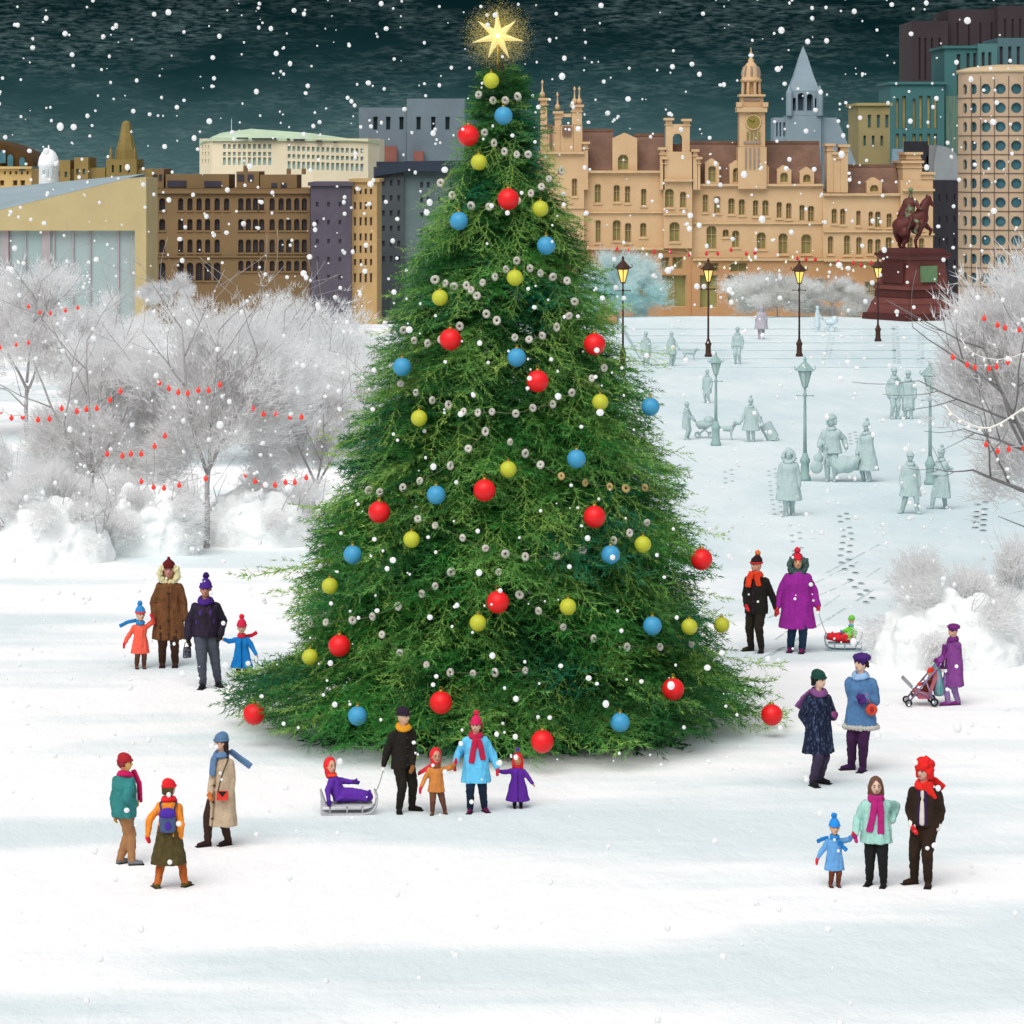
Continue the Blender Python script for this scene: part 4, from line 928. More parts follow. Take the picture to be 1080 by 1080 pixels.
# strings of pale beads
GARL = [([(505, 100), (520, 106), (533, 106), (546, 102)], 'shortest string of pale beads, between the topmost two baubles'),
 ([(511, 140), (521, 151), (532, 160), (545, 163), (557, 163)], 'string of pale beads sloping away beside the topmost red bauble'),
 ([(465, 193), (477, 206), (497, 217), (516, 218), (531, 217), (546, 212), (560, 204), (571, 197), (579, 189), (592, 180)], 'string of pale beads hung across the crown behind the second red bauble'),
 ([(545, 275), (559, 283), (570, 288), (583, 292), (598, 296)], 'short string of pale beads sloping down from above a lime bauble'),
 ([(459, 295), (470, 299), (479, 302), (492, 301), (509, 298), (522, 292), (534, 284)], 'string of pale beads dipping level with the lime bauble by the slate block'),
 ([(497, 306), (503, 312), (513, 331), (524, 338), (543, 356), (558, 358), (572, 354), (587, 345), (600, 333), (606, 318)], 'deep curve of pale beads above the two mid-crown baubles'),
 ([(426, 348), (437, 359), (451, 362), (465, 358), (485, 344)], 'string of pale beads passing the red bauble on the frosted-trees side'),
 ([(423, 405), (439, 414), (456, 422), (473, 427), (489, 434), (504, 435), (519, 434), (544, 436), (562, 430), (583, 426), (603, 414), (624, 399), (637, 388)], 'longest string of pale beads, hung across the whole crown below a red bauble'),
 ([(389, 517), (401, 519), (425, 514), (443, 507), (475, 491), (494, 473), (512, 455)], 'string of pale beads rising from the red edge bauble to mid crown'),
 ([(538, 466), (554, 478), (570, 490), (592, 502), (617, 509), (643, 513), (660, 515), (680, 514)], 'string of tan and pale beads falling past the inner blue bauble'),
 ([(441, 547), (459, 554), (488, 567), (512, 578), (533, 584), (554, 587), (587, 586), (614, 580), (647, 570), (664, 562), (682, 551)], 'wide curve of pale beads below the central red bauble'),
 ([(328, 657), (344, 656), (372, 654), (393, 650), (420, 639), (445, 626), (459, 618), (476, 603)], 'string of pale beads rising from the red bauble over the lowest boughs'),
 ([(403, 669), (422, 688), (450, 701), (475, 709), (499, 710), (522, 709), (554, 707)], 'lowest string of pale beads, above the heads of the family'),
 ([(526, 603), (548, 627), (568, 644), (594, 661), (626, 673), (661, 682), (696, 682), (729, 679)], 'string of pale beads falling to below the lime pair')]
beadm = mat('bead pale', '#bdb9af', .6, .25, 9, .4, 40); beadt = mat('bead tan', '#a8935f', .6, .25, 9, .4, 40); cordm = mat('bead cord', '#54613f', .9, .1)
for pts, lab in GARL:
    W = [on_tree(px, py, .05) for px, py in pts]
    o = W[0].copy(); g = thing('bead_garland', o, lab, 'garland', 'bead strings on the big fir')
    fine = []
    for i in range(len(W) - 1):
        for t in (0, .5):
            q = W[i].lerp(W[i + 1], t) - o
            if t: q.z -= .02; q.y += .1
            fine.append(q)
    fine.append(W[-1] - o)
    MB().tube(fine, .009, 5).build('cord', cordm, g, True)
    for i, p in enumerate(W):
        tl = Matrix.Rotation(PI / 2 + rnd.uniform(-.5, .5), 3, 'X') @ Matrix.Rotation(rnd.uniform(-.6, .6), 3, 'Y')
        mt = beadt if 'tan' in lab and 2 < i else beadm
        MB().torus(p - o + V((0, -.04, 0)), rnd.uniform(.034, .05), .03, n=14, k=8, sx=rnd.uniform(.75, 1), tilt=tl).build('bead', mt, g, True)
# ---------------------------------------------------------------- frosted trees and shrubs
def paler(c, k):
    return tuple(x + (0.96 - x) * k for x in lin(c))
def frosted(name, base, top_h, hw, label, group, grey='#c4bfbd', cap='#f4f8f8', bark='#a09d9d', seed=1, lean=0.0, zc=0.62, branchy=True, n=5200, capfrac=.45, back=.7, limbs=None, bl=1.0, white_all=False, pale=.78, load=0):
    R = random.Random(seed); q = np.random.default_rng(seed)
    root = thing(name, base, label, 'shrub' if 'shrub' in name else 'tree', group)
    c = np.array([lean, back, top_h * zc]); rz = top_h * (1 - zc); rx = hw; ry = hw * .75
    # trunk and limbs
    mb = MB(); tips = []
    def grow(p, d, L, r, depth):
        pts = [p]; rad = [r]; cur = p; dd = d.normalized()
        m = 5
        for i in range(m):
            dd = (dd + V((R.uniform(-.16, .16), R.uniform(-.12, .12), R.uniform(-.04, .12)))).normalized()
            cur = cur + dd * (L / m); pts.append(cur); rad.append(r * (1 - .62 * (i + 1) / m))
            if depth > 0 and i >= 1 and R.random() < (.75 if depth > 1 else .6):
                a = R.choice((-1, 1)) * R.uniform(.45, .95)
                d2 = V((dd.x * math.cos(a) + dd.z * math.sin(a), dd.y + R.uniform(-.35, .2), dd.z * math.cos(a) - dd.x * math.sin(a)))
                grow(cur, d2 + V((0, 0, .12)), L * R.uniform(.45, .68), rad[-1] * .72, depth - 1)
        mb.tube(pts, [max(.006, x) for x in rad], 7 if depth else 5); tips.append(cur)
    if branchy:
        t0 = V((0, 0, 0)); fork = V((lean * .3, 0.05, top_h * .3))
        mb.tube([t0, t0.lerp(fork, .5) + V((R.uniform(-.05, .05), 0, 0)), fork], [.055 * top_h / 5 + .02, .045 * top_h / 5 + .015, .04 * top_h / 5 + .012], 9)
        for d, f in (limbs or [((-.5, -.1, 1), .55), ((.05, -.05, 1), .62), ((.55, 0, 1), .5)]):
            grow(fork + V((0, 0, R.uniform(-.1, .05) * top_h)), V(d), top_h * f * bl, .034 * top_h / 5 + .01, 2)
        mb.tube([(0, 0, top_h * .17), (-.1 * top_h, -.05, top_h * .27), (-.2 * top_h, -.08, top_h * .31)], [.03, .02, .008], 6)
    else:
        for i in range(9):
            a = R.uniform(0, PI); grow(V((R.uniform(-.5, .5) * hw, 0, 0)), V((math.cos(a) * .8, R.uniform(-.3, .3), .9)), top_h * .7, .025, 1)
    mb.build('trunk', mat('bark ' + bark, bark, .95, .2, 5, 1, 20), root, True)
    # twigs: fans of frosted sticks spread through an uneven crown
    th = q.uniform(0, 2 * PI, n); ph = np.arccos(q.uniform(-.75, 1, n)); rr = q.random(n) ** .42
    lob = 1 + .13 * np.sin(th * 3 + seed) * np.sin(ph * 4 + seed * 2) + .08 * np.sin(th * 7 + ph * 5)
    dirs = np.stack([np.sin(ph) * np.cos(th), np.sin(ph) * np.sin(th), np.cos(ph)], 1)
    K = max(14, int(34 * hw * top_h / 9)); kc = q.integers(0, n, K); kk_ = q.integers(0, K, n)
    rr_k = .35 + .6 * rr[kc] ** 1.2; cc_ = dirs[kc] * rr_k[:, None]
    loc_ = cc_[kk_] + q.normal(0, .115, (n, 3)); rr = np.linalg.norm(loc_, axis=1)
    ctr = c + loc_ * np.array([rx, ry, rz]) * lob[:, None] * .95
    ctr[:, 2] = np.maximum(ctr[:, 2], .06)
    org = np.array([lean * .4, back * .6, top_h * .28])
    d = ctr - org; d /= np.linalg.norm(d, axis=1)[:, None] + 1e-6
    tris = []; mi = []
    upness = (ctr[:, 2] - c[2]) / rz
    outer = (rr > .74) & (upness > (1 - 2 * capfrac) + q.normal(0, .16, n))
    for kk in range(7):
        v = d + q.normal(0, .5, (n, 3)); v /= np.linalg.norm(v, axis=1)[:, None]
        L = q.uniform(.16, .36, n) * (top_h / 5.0) ** .5
        s = np.cross(v, q.normal(size=(n, 3))); s /= np.linalg.norm(s, axis=1)[:, None] + 1e-6
        w = (q.uniform(.005, .013, n) * (top_h / 5.0) ** .5)[:, None]
        st = ctr + q.normal(0, .05, (n, 3))
        tris.append(np.stack([st - s * w, st + s * w, st + v * L[:, None]], 1)); mi.append(outer)
    T = np.concatenate(tris); O = np.concatenate(mi)
    if white_all: O = np.ones_like(O)
    if (~O).any(): tri_mesh('crown', T[~O], mat('rime ' + grey, paler(grey, pale), .9, .04, 1.2, trans=.68), root)
    if O.any(): tri_mesh('frosted_twigs', T[O], mat('hoar ' + cap, paler(cap, min(.95, pale + .2)), .9, .02, 1.2, trans=.66), root)
    if load:                                            # snow lying in soft pillows on the shrub
        sn = MB()
        for i in range(load * 3):
            a = R.uniform(0, 2 * PI); t = math.sqrt(R.random()); up = math.sqrt(max(.05, 1 - t * t))
            sn.ell((math.cos(a) * t * rx * .82 + lean, back + math.sin(a) * t * ry * .8, max(.05, up * top_h * R.uniform(.5, .66))), (rx * R.uniform(.09, .19), ry * R.uniform(.1, .2), top_h * R.uniform(.05, .09)))
        sn.ell((lean, back, 0.0), (rx * .95, ry * .85, top_h * .58), nu=28, nv=18)
        blob('snow_load', sn, .05, mat('shrub snow', '#eaeeee', .85, .03, 2, 1, 14), root, 5, .07, 3.2)
    return root
def tree_at(px, py, top, hwpx, label, **k):
    b = spot(px, py) if py > 346 else at(px, py, 187); s = F / b.y
    if py <= 346: b.z = gz(b.x, b.y) - .02
    return frosted(k.pop('name', 'frosted_tree'), b, (py - top) / s, hwpx / s, label, k.pop('group', 'frosted trees beside the square'), **k)
W1 = '#f4f8f8'
tree_at(28, 462, 279, 92, 'frosted grey tree with a white fringed top, in front of the low glass hall', seed=3, grey='#c6c1bf', n=7000, capfrac=.34, limbs=[((-.45, -.1, 1), .5), ((.1, -.1, 1), .6), ((.5, -.05, 1), .5)])
tree_at(97, 574, 352, 92, 'forked grey tree in front of the white-fringed frosted tree, carrying red lights', seed=8, grey='#c9c5c3', n=6500, capfrac=.22, back=1.2, zc=.58, bl=1.1)
tree_at(218, 578, 322, 104, 'tall forked frosted tree with a broad white crown, before the brown office block', seed=5, grey='#cbc9c8', cap=W1, n=7500, capfrac=.4, back=1.2, zc=.6, bl=1.1)
tree_at(332, 556, 402, 66, 'slender frosted tree closest to the big fir', seed=14, grey='#cfcdcc', cap=W1, n=4200, capfrac=.36, back=.9)
tree_at(300, 492, 316, 128, 'wide white frosted tree behind the slender one, below the slate block', seed=21, grey='#dfe5e5', cap='#f4f8f8', n=8500, capfrac=.55, back=1.0, zc=.52)
tree_at(118, 430, 312, 56, 'small white frosted tree behind the forked one, below the tan end wall', seed=30, cap='#f1f5f5', n=3600, white_all=True)
tree_at(405, 500, 380, 60, 'white frosted tree half hidden behind the big fir', seed=32, grey='#e6eaea', cap='#f3f7f7', n=3600, capfrac=.5)
tree_at(178, 345, 290, 34, 'grey leafless shrub at the foot of the brown office block', name='frosted_shrub', seed=41, grey='#a2a1a5', cap='#b4b3b6', n=2600, capfrac=.2, group='frosted shrubs')
tree_at(652, 346, 272, 50, 'pale aqua frosted shrub beside the big fir, before the sandstone hall', name='frosted_shrub', seed=43, grey='#bfe8e8', cap='#d8efee', pale=.3, n=10000, zc=.5, group='frosted shrubs')
tree_at(820, 346, 292, 56, 'wide cream frosted shrub before the sandstone hall, between two brown lamp posts', name='frosted_shrub', seed=45, grey='#d9d8d0', cap='#ecece6', pale=.55, n=12000, zc=.45, group='frosted shrubs')
tree_at(878, 346, 304, 44, 'cream frosted shrub beside the statue and the lamp post next to it', name='frosted_shrub', seed=47, grey='#dbdad3', cap='#ecece6', pale=.55, n=10000, zc=.45, group='frosted shrubs')
tree_at(932, 346, 326, 20, 'low lilac-grey shrub at the foot of the statue', name='frosted_shrub', seed=49, grey='#bdb7bd', cap='#c8c2c8', n=1800, zc=.45, group='frosted shrubs')
for (px, py, top, hw, sd, lab) in ((52, 592, 492, 72, 51, 'white frosted shrub at the foot of the forked grey tree'), (150, 584, 478, 64, 53, 'white frosted shrub between the two forked trees'), (272, 574, 486, 70, 55, 'white frosted shrub between the broad-crowned tree and the slender tree'), (-20, 560, 460, 60, 57, 'white frosted shrub cut by the picture edge under the fringed tree')):
    tree_at(px, py, top, hw, lab, name='frosted_shrub', seed=sd, grey='#d6d9d9', cap='#f2f6f6', n=5200, load=26, capfrac=.7, branchy=False, group='frosted shrubs', zc=.4, back=.2, bark='#a5a3a3')
tree_at(1132, 668, 268, 124, 'large grey frosted tree with dark boughs, before the round tower', seed=61, grey='#c2bebd', cap='#cfcccb', bark='#7f7d7d', n=9000, capfrac=.25, back=1.3, zc=.63, lean=-.1,
        limbs=[((-.75, -.5, .75), .5), ((-.42, -.4, 1), .6), ((-.15, -.3, 1), .62), ((.5, 0, 1), .5), ((-.95, -.45, .35), .36)])
tree_at(1000, 700, 588, 86, 'rounded white frosted shrub under the large grey tree', name='frosted_shrub', seed=63, grey='#fafcfc', cap='#f6f9f9', n=7000, load=40, capfrac=.8, branchy=False, group='frosted shrubs', zc=.42, back=.1, bark='#c9c9c9')
tree_at(1070, 690, 560, 60, 'white frosted shrub leaning on the trunk of the large grey tree', name='frosted_shrub', seed=65, grey='#f8fafa', cap='#f6f9f9', n=5200, load=30, capfrac=.8, branchy=False, group='frosted shrubs', zc=.42, back=.3, bark='#c9c9c9')

# strings of red lights in the frosted trees
redl = mat('red lamp glass', '#e63a2e', .4, .1, 6, emit=.25); wirem = mat('light wire', '#b9b5b4', .8, .1)
def light_string(pts, d, label, group='red light strings in the frosted trees', m=redl, r=.055, sag=0, wire=wirem, wr=.008, nm='light_string', cat='light string'):
    W = [at(px, py, d) for px, py in pts]; o = W[0].copy()
    g = thing(nm, o, label, cat, group)
    ext = [W[0] + (W[0] - W[1]) * .6 + V((0, 0, .05))] + W + [W[-1] + (W[-1] - W[-2]) * .6]
    MB().tube([p - o + V((0, 0, .03)) for p in ext], wr, 5).build('wire', wire, g, True)
    for p in W:
        b = MB(); b.lathe([(.3 * r, .9 * r), (.9 * r, .35 * r), (r, -.2 * r), (.7 * r, -.9 * r), (.2 * r, -1.25 * r)], p - o + V((0, 0, -.3 * r)), 10)
        b.lathe([(.38 * r, .2 * r), (.38 * r, 1.1 * r)], p - o + V((0, 0, .1 * r)), 8); b.build('bulb', m, g, True)
    return g
light_string([(30, 323), (42, 329), (53, 330), (69, 327), (82, 324)], 105, 'highest string of red lights, near the white fringe of the frosted tree')
light_string([(0, 366), (17, 363), (30, 361)], 103, 'short string of three red lights under the highest string')
light_string([(1, 433), (12, 440), (24, 439), (40, 442), (52, 441), (65, 430), (81, 433), (91, 431), (102, 430), (116, 421), (127, 412)], 78.5, 'longest string of red lights, above the fork of the grey tree')
light_string([(168, 403), (178, 409), (188, 413), (198, 414), (209, 411), (220, 411), (232, 405)], 78.5, 'string of red lights high in the broad-crowned frosted tree')
light_string([(113, 478), (129, 480), (138, 478), (149, 478), (163, 470), (174, 459)], 78.5, 'rising string of red lights between the two forked trees')
light_string([(149, 507), (162, 513), (173, 514), (189, 511), (217, 504)], 78.5, 'low string of red lights ending at the trunk of the broad-crowned tree')
light_string([(267, 430), (278, 436), (291, 436), (306, 439), (318, 439)], 80.3, 'upper string of red lights in the slender frosted tree')
light_string([(259, 500), (269, 507), (279, 511), (290, 511), (301, 508), (311, 508), (323, 503)], 80.3, 'lower string of red lights in the slender frosted tree')
light_string([(1038, 335), (1052, 342), (1060, 345), (1075, 347)], 63.2, 'uppermost red light string of the large grey tree', r=.045)
light_string([(1005, 376), (1020, 384), (1028, 387), (1043, 388), (1051, 386), (1063, 381)], 63, 'middle red light string of the large grey tree', r=.045)
light_string([(1040, 468), (1052, 475), (1064, 473), (1080, 472)], 63, 'lowest red light string of the large grey tree', r=.045)
whitel = mat('white lamp glass', '#f2efe2', .4, .05, 6, emit=.3); wwire = mat('white flex', '#e6e4df', .7, .05)
light_string([(1002, 436), (1012, 444), (1022, 449), (1033, 453), (1044, 453), (1056, 448), (1068, 440), (1080, 432)], 62.8, 'white rope of lights swagged across the large grey tree', None, whitel, .03, wire=wwire, wr=.02)
light_string([(1018, 366), (1026, 374), (1038, 379), (1052, 381), (1066, 379), (1080, 374)], 62.8, 'thin white rope of lights above the thicker one in the large grey tree', None, whitel, .022, wire=wwire, wr=.01)
# ---------------------------------------------------------------- buildings beyond the crest
def zfar(d): return .45 - max(0.0, (d - 188) / 15.0)
def wx(px, d): return (px - 540) * d / F
def wz(py, d): return CAMH + (YH - py) * d / F
def put(mb, name, mats, root, parent=None, smooth=False):
    o = mb.build(name, mats, parent or root, smooth)
    o.data.transform(Matrix.Translation(-V(root.location))); return o
def building(name, pxc, d, label, cat='building'):
    return thing(name, V((wx(pxc, d), d, zfar(d))), label, cat, None)
def wall_grid(mb, x0, x1, z0, z1, holes, rev, mp, m=0, arch=True):
    """wall with real openings and reveals. mp(u, z, depth) -> point"""
    xs = sorted({round(v, 4) for v in [x0, x1] + [h[0] for h in holes] + [h[1] for h in holes] if x0 - 1e-6 <= v <= x1 + 1e-6})
    zs = sorted({round(v, 4) for v in [z0, z1] + [h[2] for h in holes] + [h[3] for h in holes] if z0 - 1e-6 <= v <= z1 + 1e-6})
    for i in range(len(xs) - 1):
        for j in range(len(zs) - 1):
            cx, cz = (xs[i] + xs[i + 1]) / 2, (zs[j] + zs[j + 1]) / 2
            if any(h[0] < cx < h[1] and h[2] < cz < h[3] for h in holes): continue
            mb.add([mp(xs[i], zs[j], 0), mp(xs[i + 1], zs[j], 0), mp(xs[i + 1], zs[j + 1], 0), mp(xs[i], zs[j + 1], 0)], [(0, 1, 2, 3)], m)
    for h in holes:
        c = [(h[0], h[2]), (h[1], h[2]), (h[1], h[3]), (h[0], h[3])]
        for k in range(4):
            a, b = c[k], c[(k + 1) % 4]
            mb.add([mp(*a, 0), mp(*b, 0), mp(*b, rev), mp(*a, rev)], [(0, 3, 2, 1)], m)
        if arch and h[4:5] == (1,):
            r = (h[1] - h[0]) / 2; cx = (h[0] + h[1]) / 2; cz = h[3] - r
            for s_ in (-1, 1):
                pts = [(cx + s_ * r * math.cos(a), cz + r * math.sin(a)) for a in np.linspace(0, PI / 2, 6)]
                cor = (cx + s_ * r, h[3])
                mb.add([mp(*cor, .02)] + [mp(*p, .02) for p in pts], [tuple(range(7))], m)
                for p, q in zip(pts, pts[1:]): mb.add([mp(*p, .02), mp(*q, .02), mp(*q, rev), mp(*p, rev)], [(0, 1, 2, 3)], m)
def windows(root, holes, rev, mp, fm, pm, frame=.07, mull=True, sill=None):
    for h in holes:
        w, hh = h[1] - h[0], h[3] - h[2]; f = min(frame, w * .16)
        mb = MB()
        def slab(a, b, c, e, d0, d1):
            mb.add([mp(a, c, d0), mp(b, c, d0), mp(b, e, d0), mp(a, e, d0), mp(a, c, d1), mp(b, c, d1), mp(b, e, d1), mp(a, e, d1)], [(0, 1, 2, 3), (0, 4, 5, 1), (1, 5, 6, 2), (2, 6, 7, 3), (3, 7, 4, 0)])
        slab(h[0], h[0] + f, h[2], h[3], rev * .6, rev); slab(h[1] - f, h[1], h[2], h[3], rev * .6, rev)
        slab(h[0] + f, h[1] - f, h[2], h[2] + f, rev * .6, rev); slab(h[0] + f, h[1] - f, h[3] - f, h[3], rev * .6, rev)
        if mull:
            c = (h[0] + h[1]) / 2; slab(c - f * .35, c + f * .35, h[2] + f, h[3] - f, rev * .7, rev)
            if hh > w * 1.4: slab(h[0] + f, c - f * .35, h[2] + hh * .6, h[2] + hh * .6 + f * .7, rev * .72, rev); slab(c + f * .35, h[1] - f, h[2] + hh * .6, h[2] + hh * .6 + f * .7, rev * .72, rev)
        o = put(mb, 'window', fm, root)
        p = MB(); p.add([mp(h[0], h[2], rev), mp(h[1], h[2], rev), mp(h[1], h[3], rev), mp(h[0], h[3], rev)], [(0, 1, 2, 3)])
        put(p, 'pane', pm, root, o)
        if sill:
            p = MB()
            mb = p; slab(h[0] - .1, h[1] + .1, h[2] - .16, h[2] - .002, -.12, rev * .3); put(p, 'sill', sill, root, o)
def block(root, x0, x1, y0, d, depth, m, wins=(), rev=.35, fm=None, pm=None, y1=None, name='wall', mull=True, top=None, arch=0, sill=None, frame=.07):
    """box with a front wall that has openings; photo-pixel extents at distance d"""
    X0, X1, Z1 = wx(x0, d), wx(x1, d), wz(y0, d); Z0 = root.location.z - .5 if y1 is None else wz(y1, d)
    H = [(wx(a, d), wx(b, d), wz(q, d), wz(p, d), arch) for a, b, p, q in wins]
    mp = lambda u, z, t: (u, d + t, z)
    mb = MB(); wall_grid(mb, X0, X1, Z0, Z1, H, rev, mp)
    e = d + depth
    mb.add([(X0, d, Z0), (X0, d, Z1), (X0, e, Z1), (X0, e, Z0), (X1, d, Z0), (X1, d, Z1), (X1, e, Z1), (X1, e, Z0)], [(0, 1, 2, 3), (4, 7, 6, 5), (3, 2, 6, 7), (1, 5, 6, 2)])
    w = put(mb, name, m, root)
    if H: windows(root, H, rev, mp, fm or m, pm, frame, mull, sill)
    if top is not None:
        put(MB().box(X0 - .25, X1 + .25, d - .3, e + .1, Z1 + .002, Z1 + top[0]), 'parapet', top[1], root)
    return w
def rows(xs, w, y0, y1): return [(x - w / 2, x + w / 2, y0, y1) for x in xs]
glass_d = mat('pane slate', '#3f3d48', .3, .25, .5); glass_o = mat('pane olive', '#8a8650', .4, .3, .4); glass_b = mat('pane blue', '#9dc0c6', .3, .2, .5); glass_t = mat('pane teal', '#42707a', .35, .3, .8)
snowcap = mat('roof snow', '#eef3f4', .8, .04, 1)

# --- sandstone town hall
d = 300.0
TH = building('town_hall', 776, d, 'long sandstone hall with a domed clock tower, dormers and brown mansard roofs')
st1 = mat('sandstone', '#bb9870', .92, .2, .22, .6, 2.2, col2='#cdae88', attr=None); st2 = mat('sandstone trim', '#c6a881', .9, .12, .5, .4, 3)
slate = mat('mansard slate', '#755a4c', .9, .25, .8, .8, 6)
stl = mat('sandstone lower', '#a57a53', .92, .2, .2, .6, 2.2, col2='#b98f66')
r1 = [(603, 609, 188, 207), (627, 634, 194, 214), (647, 654, 195, 213), (659, 665, 196, 214), (676, 682, 199, 217), (701, 711, 199, 219), (717, 724, 202, 219)]
r1b = [(741, 747, 205, 224), (753, 760, 207, 225), (768, 775, 209, 226), (779, 786, 210, 227), (794, 800, 211, 228), (804, 811, 211, 228), (819, 825, 213, 230), (829, 835, 214, 231), (843, 849, 216, 233), (852, 859, 217, 234), (877, 883, 220, 236), (886, 892, 220, 237), (903, 908, 222, 238), (916, 921, 223, 239), (923, 929, 223, 240), (935, 941, 225, 240)]
r2 = [(628, 634, 232, 256), (646, 655, 232, 254), (659, 666, 235, 256), (675, 682, 235, 250), (706, 717, 234, 255)]
r2b = [(745, 756, 238, 263), (762, 769, 242, 250), (772, 780, 243, 261), (798, 808, 245, 263), (821, 831, 246, 268), (845, 856, 247, 268), (873, 879, 249, 268), (890, 897, 248, 269), (903, 909, 250, 269), (915, 921, 252, 268), (923, 929, 252, 269), (934, 941, 250, 269)]
r3 = [(648, 660, 284, 318), (668, 690, 290, 324), (698, 724, 290, 324)]
r3b = [(738, 757, 290, 325), (767, 786, 290, 318), (793, 812, 292, 318), (826, 842, 292, 316), (856, 872, 294, 316), (888, 902, 296, 318), (912, 926, 297, 320)]
fz = [(697, 706, 271, 284), (709, 720, 271, 284), (742, 758, 277, 287), (770, 788, 277, 287), (650, 664, 268, 280)]
kw = dict(rev=.5, pm=glass_o, fm=st2, arch=1, sill=st2)
# five lengths of front, each stepping a little lower down the sloping street
block(TH, 568, 616, 160, d - .8, 16, st1, [w for w in r1 if w[1] < 616], y1=270, **kw)
block(TH, 616, 700, 180, d, 16, st1, [w for w in r1 if 616 < w[0] < 700] + [w for w in r2 if w[0] < 700] , y1=262, **kw)
block(TH, 700, 730, 160, d - .8, 15, st1, [w for w in r1 if w[0] > 700] + [w for w in r2 if w[0] > 700], y1=262.0, **kw)
block(TH, 730, 868, 194, d, 16, st1, [w for w in r1b if w[1] < 868] + [w for w in r2b if w[1] < 868], y1=272, **kw)
block(TH, 868, 950, 204, d - .4, 16, st1, [w for w in r1b if w[0] > 868] + [w for w in r2b if w[0] > 868], y1=274, **kw)
block(TH, 950, 984, 190, d - 1.0, 15, st1, [(957, 963, 226, 242), (969, 975, 227, 243), (957, 963, 250, 268), (969, 975, 251, 269)], y1=276, **kw)
block(TH, 616, 730, 262.3, d - .25, 14, stl, r3 + [w for w in fz if w[1] < 730 and w[1] > 616], rev=.6, pm=glass_o, fm=st2, arch=0)
block(TH, 730, 950, 274.3, d - .55, 14, stl, r3b + [w for w in fz if w[0] > 730], rev=.6, pm=glass_o, fm=st2, arch=0)
block(TH, 566, 616, 270.3, d - .95, 14, stl, [(578, 590, 290, 318), (598, 608, 290, 318)], rev=.6, pm=glass_o, fm=st2)
block(TH, 950, 985, 276.3, d - 1.15, 14, stl, [(960, 972, 294, 318)], rev=.6, pm=glass_o, fm=st2)
def band(x0, x1, y, hpx, pr, nm='cornice', m=st2, dd=d):
    put(MB().box(wx(x0, d), wx(x1, d), dd - pr, dd + .4, wz(y + hpx, d), wz(y, d)), nm, m, TH)
for x0, x1, ye, pr in ((568, 616, 159.9, 1.2), (616.3, 699.7, 179.9, .4), (700, 730, 189, 1.2), (730.3, 867.7, 193.9, .4), (868, 949.7, 203.9, .8), (950, 984, 199, 1.4)): band(x0, x1, ye, 2.4, pr)
for x0, x1, ye, pr in ((568, 616, 218, 1.0), (616.3, 699.7, 223, .22), (700, 730, 225, 1.0), (730.3, 867.7, 234.5, .22), (868, 949.7, 243, .62), (950, 984, 246, 1.2)): band(x0, x1, ye, 1.8, pr, 'string_course')
for x0, x1, ye, pr in ((616.3, 699.7, 261, .6), (730.3, 867.7, 272.4, .8), (868, 949.7, 273.2, .95)): band(x0, x1, ye, 2.2, pr, 'string_course')
def mansard(x0, x1, ye, yr, dd, run=3.2, dep=12):
    a, b, e, r_ = wx(x0, d), wx(x1, d), wz(ye, d), wz(yr, d)
    y0, y1, y2, y3 = dd + .5, dd + .5 + run, dd + dep - run, dd + dep
    vs = [(x, y, z) for x in (a, b) for y, z in ((y0, e), (y1, r_), (y2, r_), (y3, e))]
    mb = MB().add(vs, [(0, 1, 2, 3), (4, 7, 6, 5), (0, 4, 5, 1), (1, 5, 6, 2), (2, 6, 7, 3)])
    rf = put(mb, 'roof', slate, TH)
    put(MB().box(a, b, y1 - .12, y1 + .12, r_ - .05, r_ + .22), 'ridge_crest', slate, TH, rf)
for x0, x1, ye, yr in ((614, 648, 180, 138), (670, 702, 180, 143), (728, 868, 195, 151), (890, 950, 205, 176)): mansard(x0, x1, ye, yr, d)
def dormer(x0, x1, y0, y1, win, dd=d, gable=5, m=st1):
    a, b = wx(x0, d), wx(x1, d); c = (a + b) / 2
    H = [(wx(win[0], d), wx(win[1], d), wz(win[3], d), wz(win[2], d), 1)]
    mp = lambda u, z, t: (u, dd - .12 + t, z)
    mb = MB(); wall_grid(mb, a, b, wz(y1, d), wz(y0, d), H, .4, mp)
    z0, z1 = wz(y1, d), wz(y0, d); zt = wz(y0 - gable, d); f, e = dd - .12, dd + 4
    mb.add([(a, f, z0), (a, f, z1), (a, e, z1), (a, e, z0), (b, f, z0), (b, f, z1), (b, e, z1), (b, e, z0), (c, f, zt), (c, e, zt)], [(0, 1, 2, 3), (4, 7, 6, 5), (1, 5, 8), (1, 8, 9, 2), (8, 5, 6, 9)])
    put(mb, 'dormer', m, TH); windows(TH, H, .4, mp, st2, glass_o, .06)
dormer(646, 672, 146, 179.8, (651.5, 663, 163, 180 - .6), gable=6)
for x, y in ((751, 172), (777, 174), (803.5, 176), (827, 179), (851, 181)): dormer(x - 7.5, x + 7.5, y, 193.8, (x - 4.2, x + 4.2, y + 3, 192.5))
for x, y in ((886, 186), (922, 192)): dormer(x - 8, x + 8, y, 203.6, (x - 4.5, x + 4.5, y + 3, 202.5))
def pier(x0, x1, y0, y1, dd=d - .8, dep=1.6, nm='turret', cap=True, m=st1):
    X0, X1 = wx(x0, d), wx(x1, d); mb = MB().box(X0, X1, dd + .05, dd + dep, wz(y1, d), wz(y0, d))
    if cap:
        mb.box(X0 - .18, X1 + .18, dd - .15, dd + dep + .15, wz(y0, d) + .002, wz(y0, d) + .22); mb.box(X0 - .1, X1 + .1, dd - .08, dd + dep + .1, wz(y0 + 5, d), wz(y0 + 4, d))
    return put(mb, nm, m, TH)
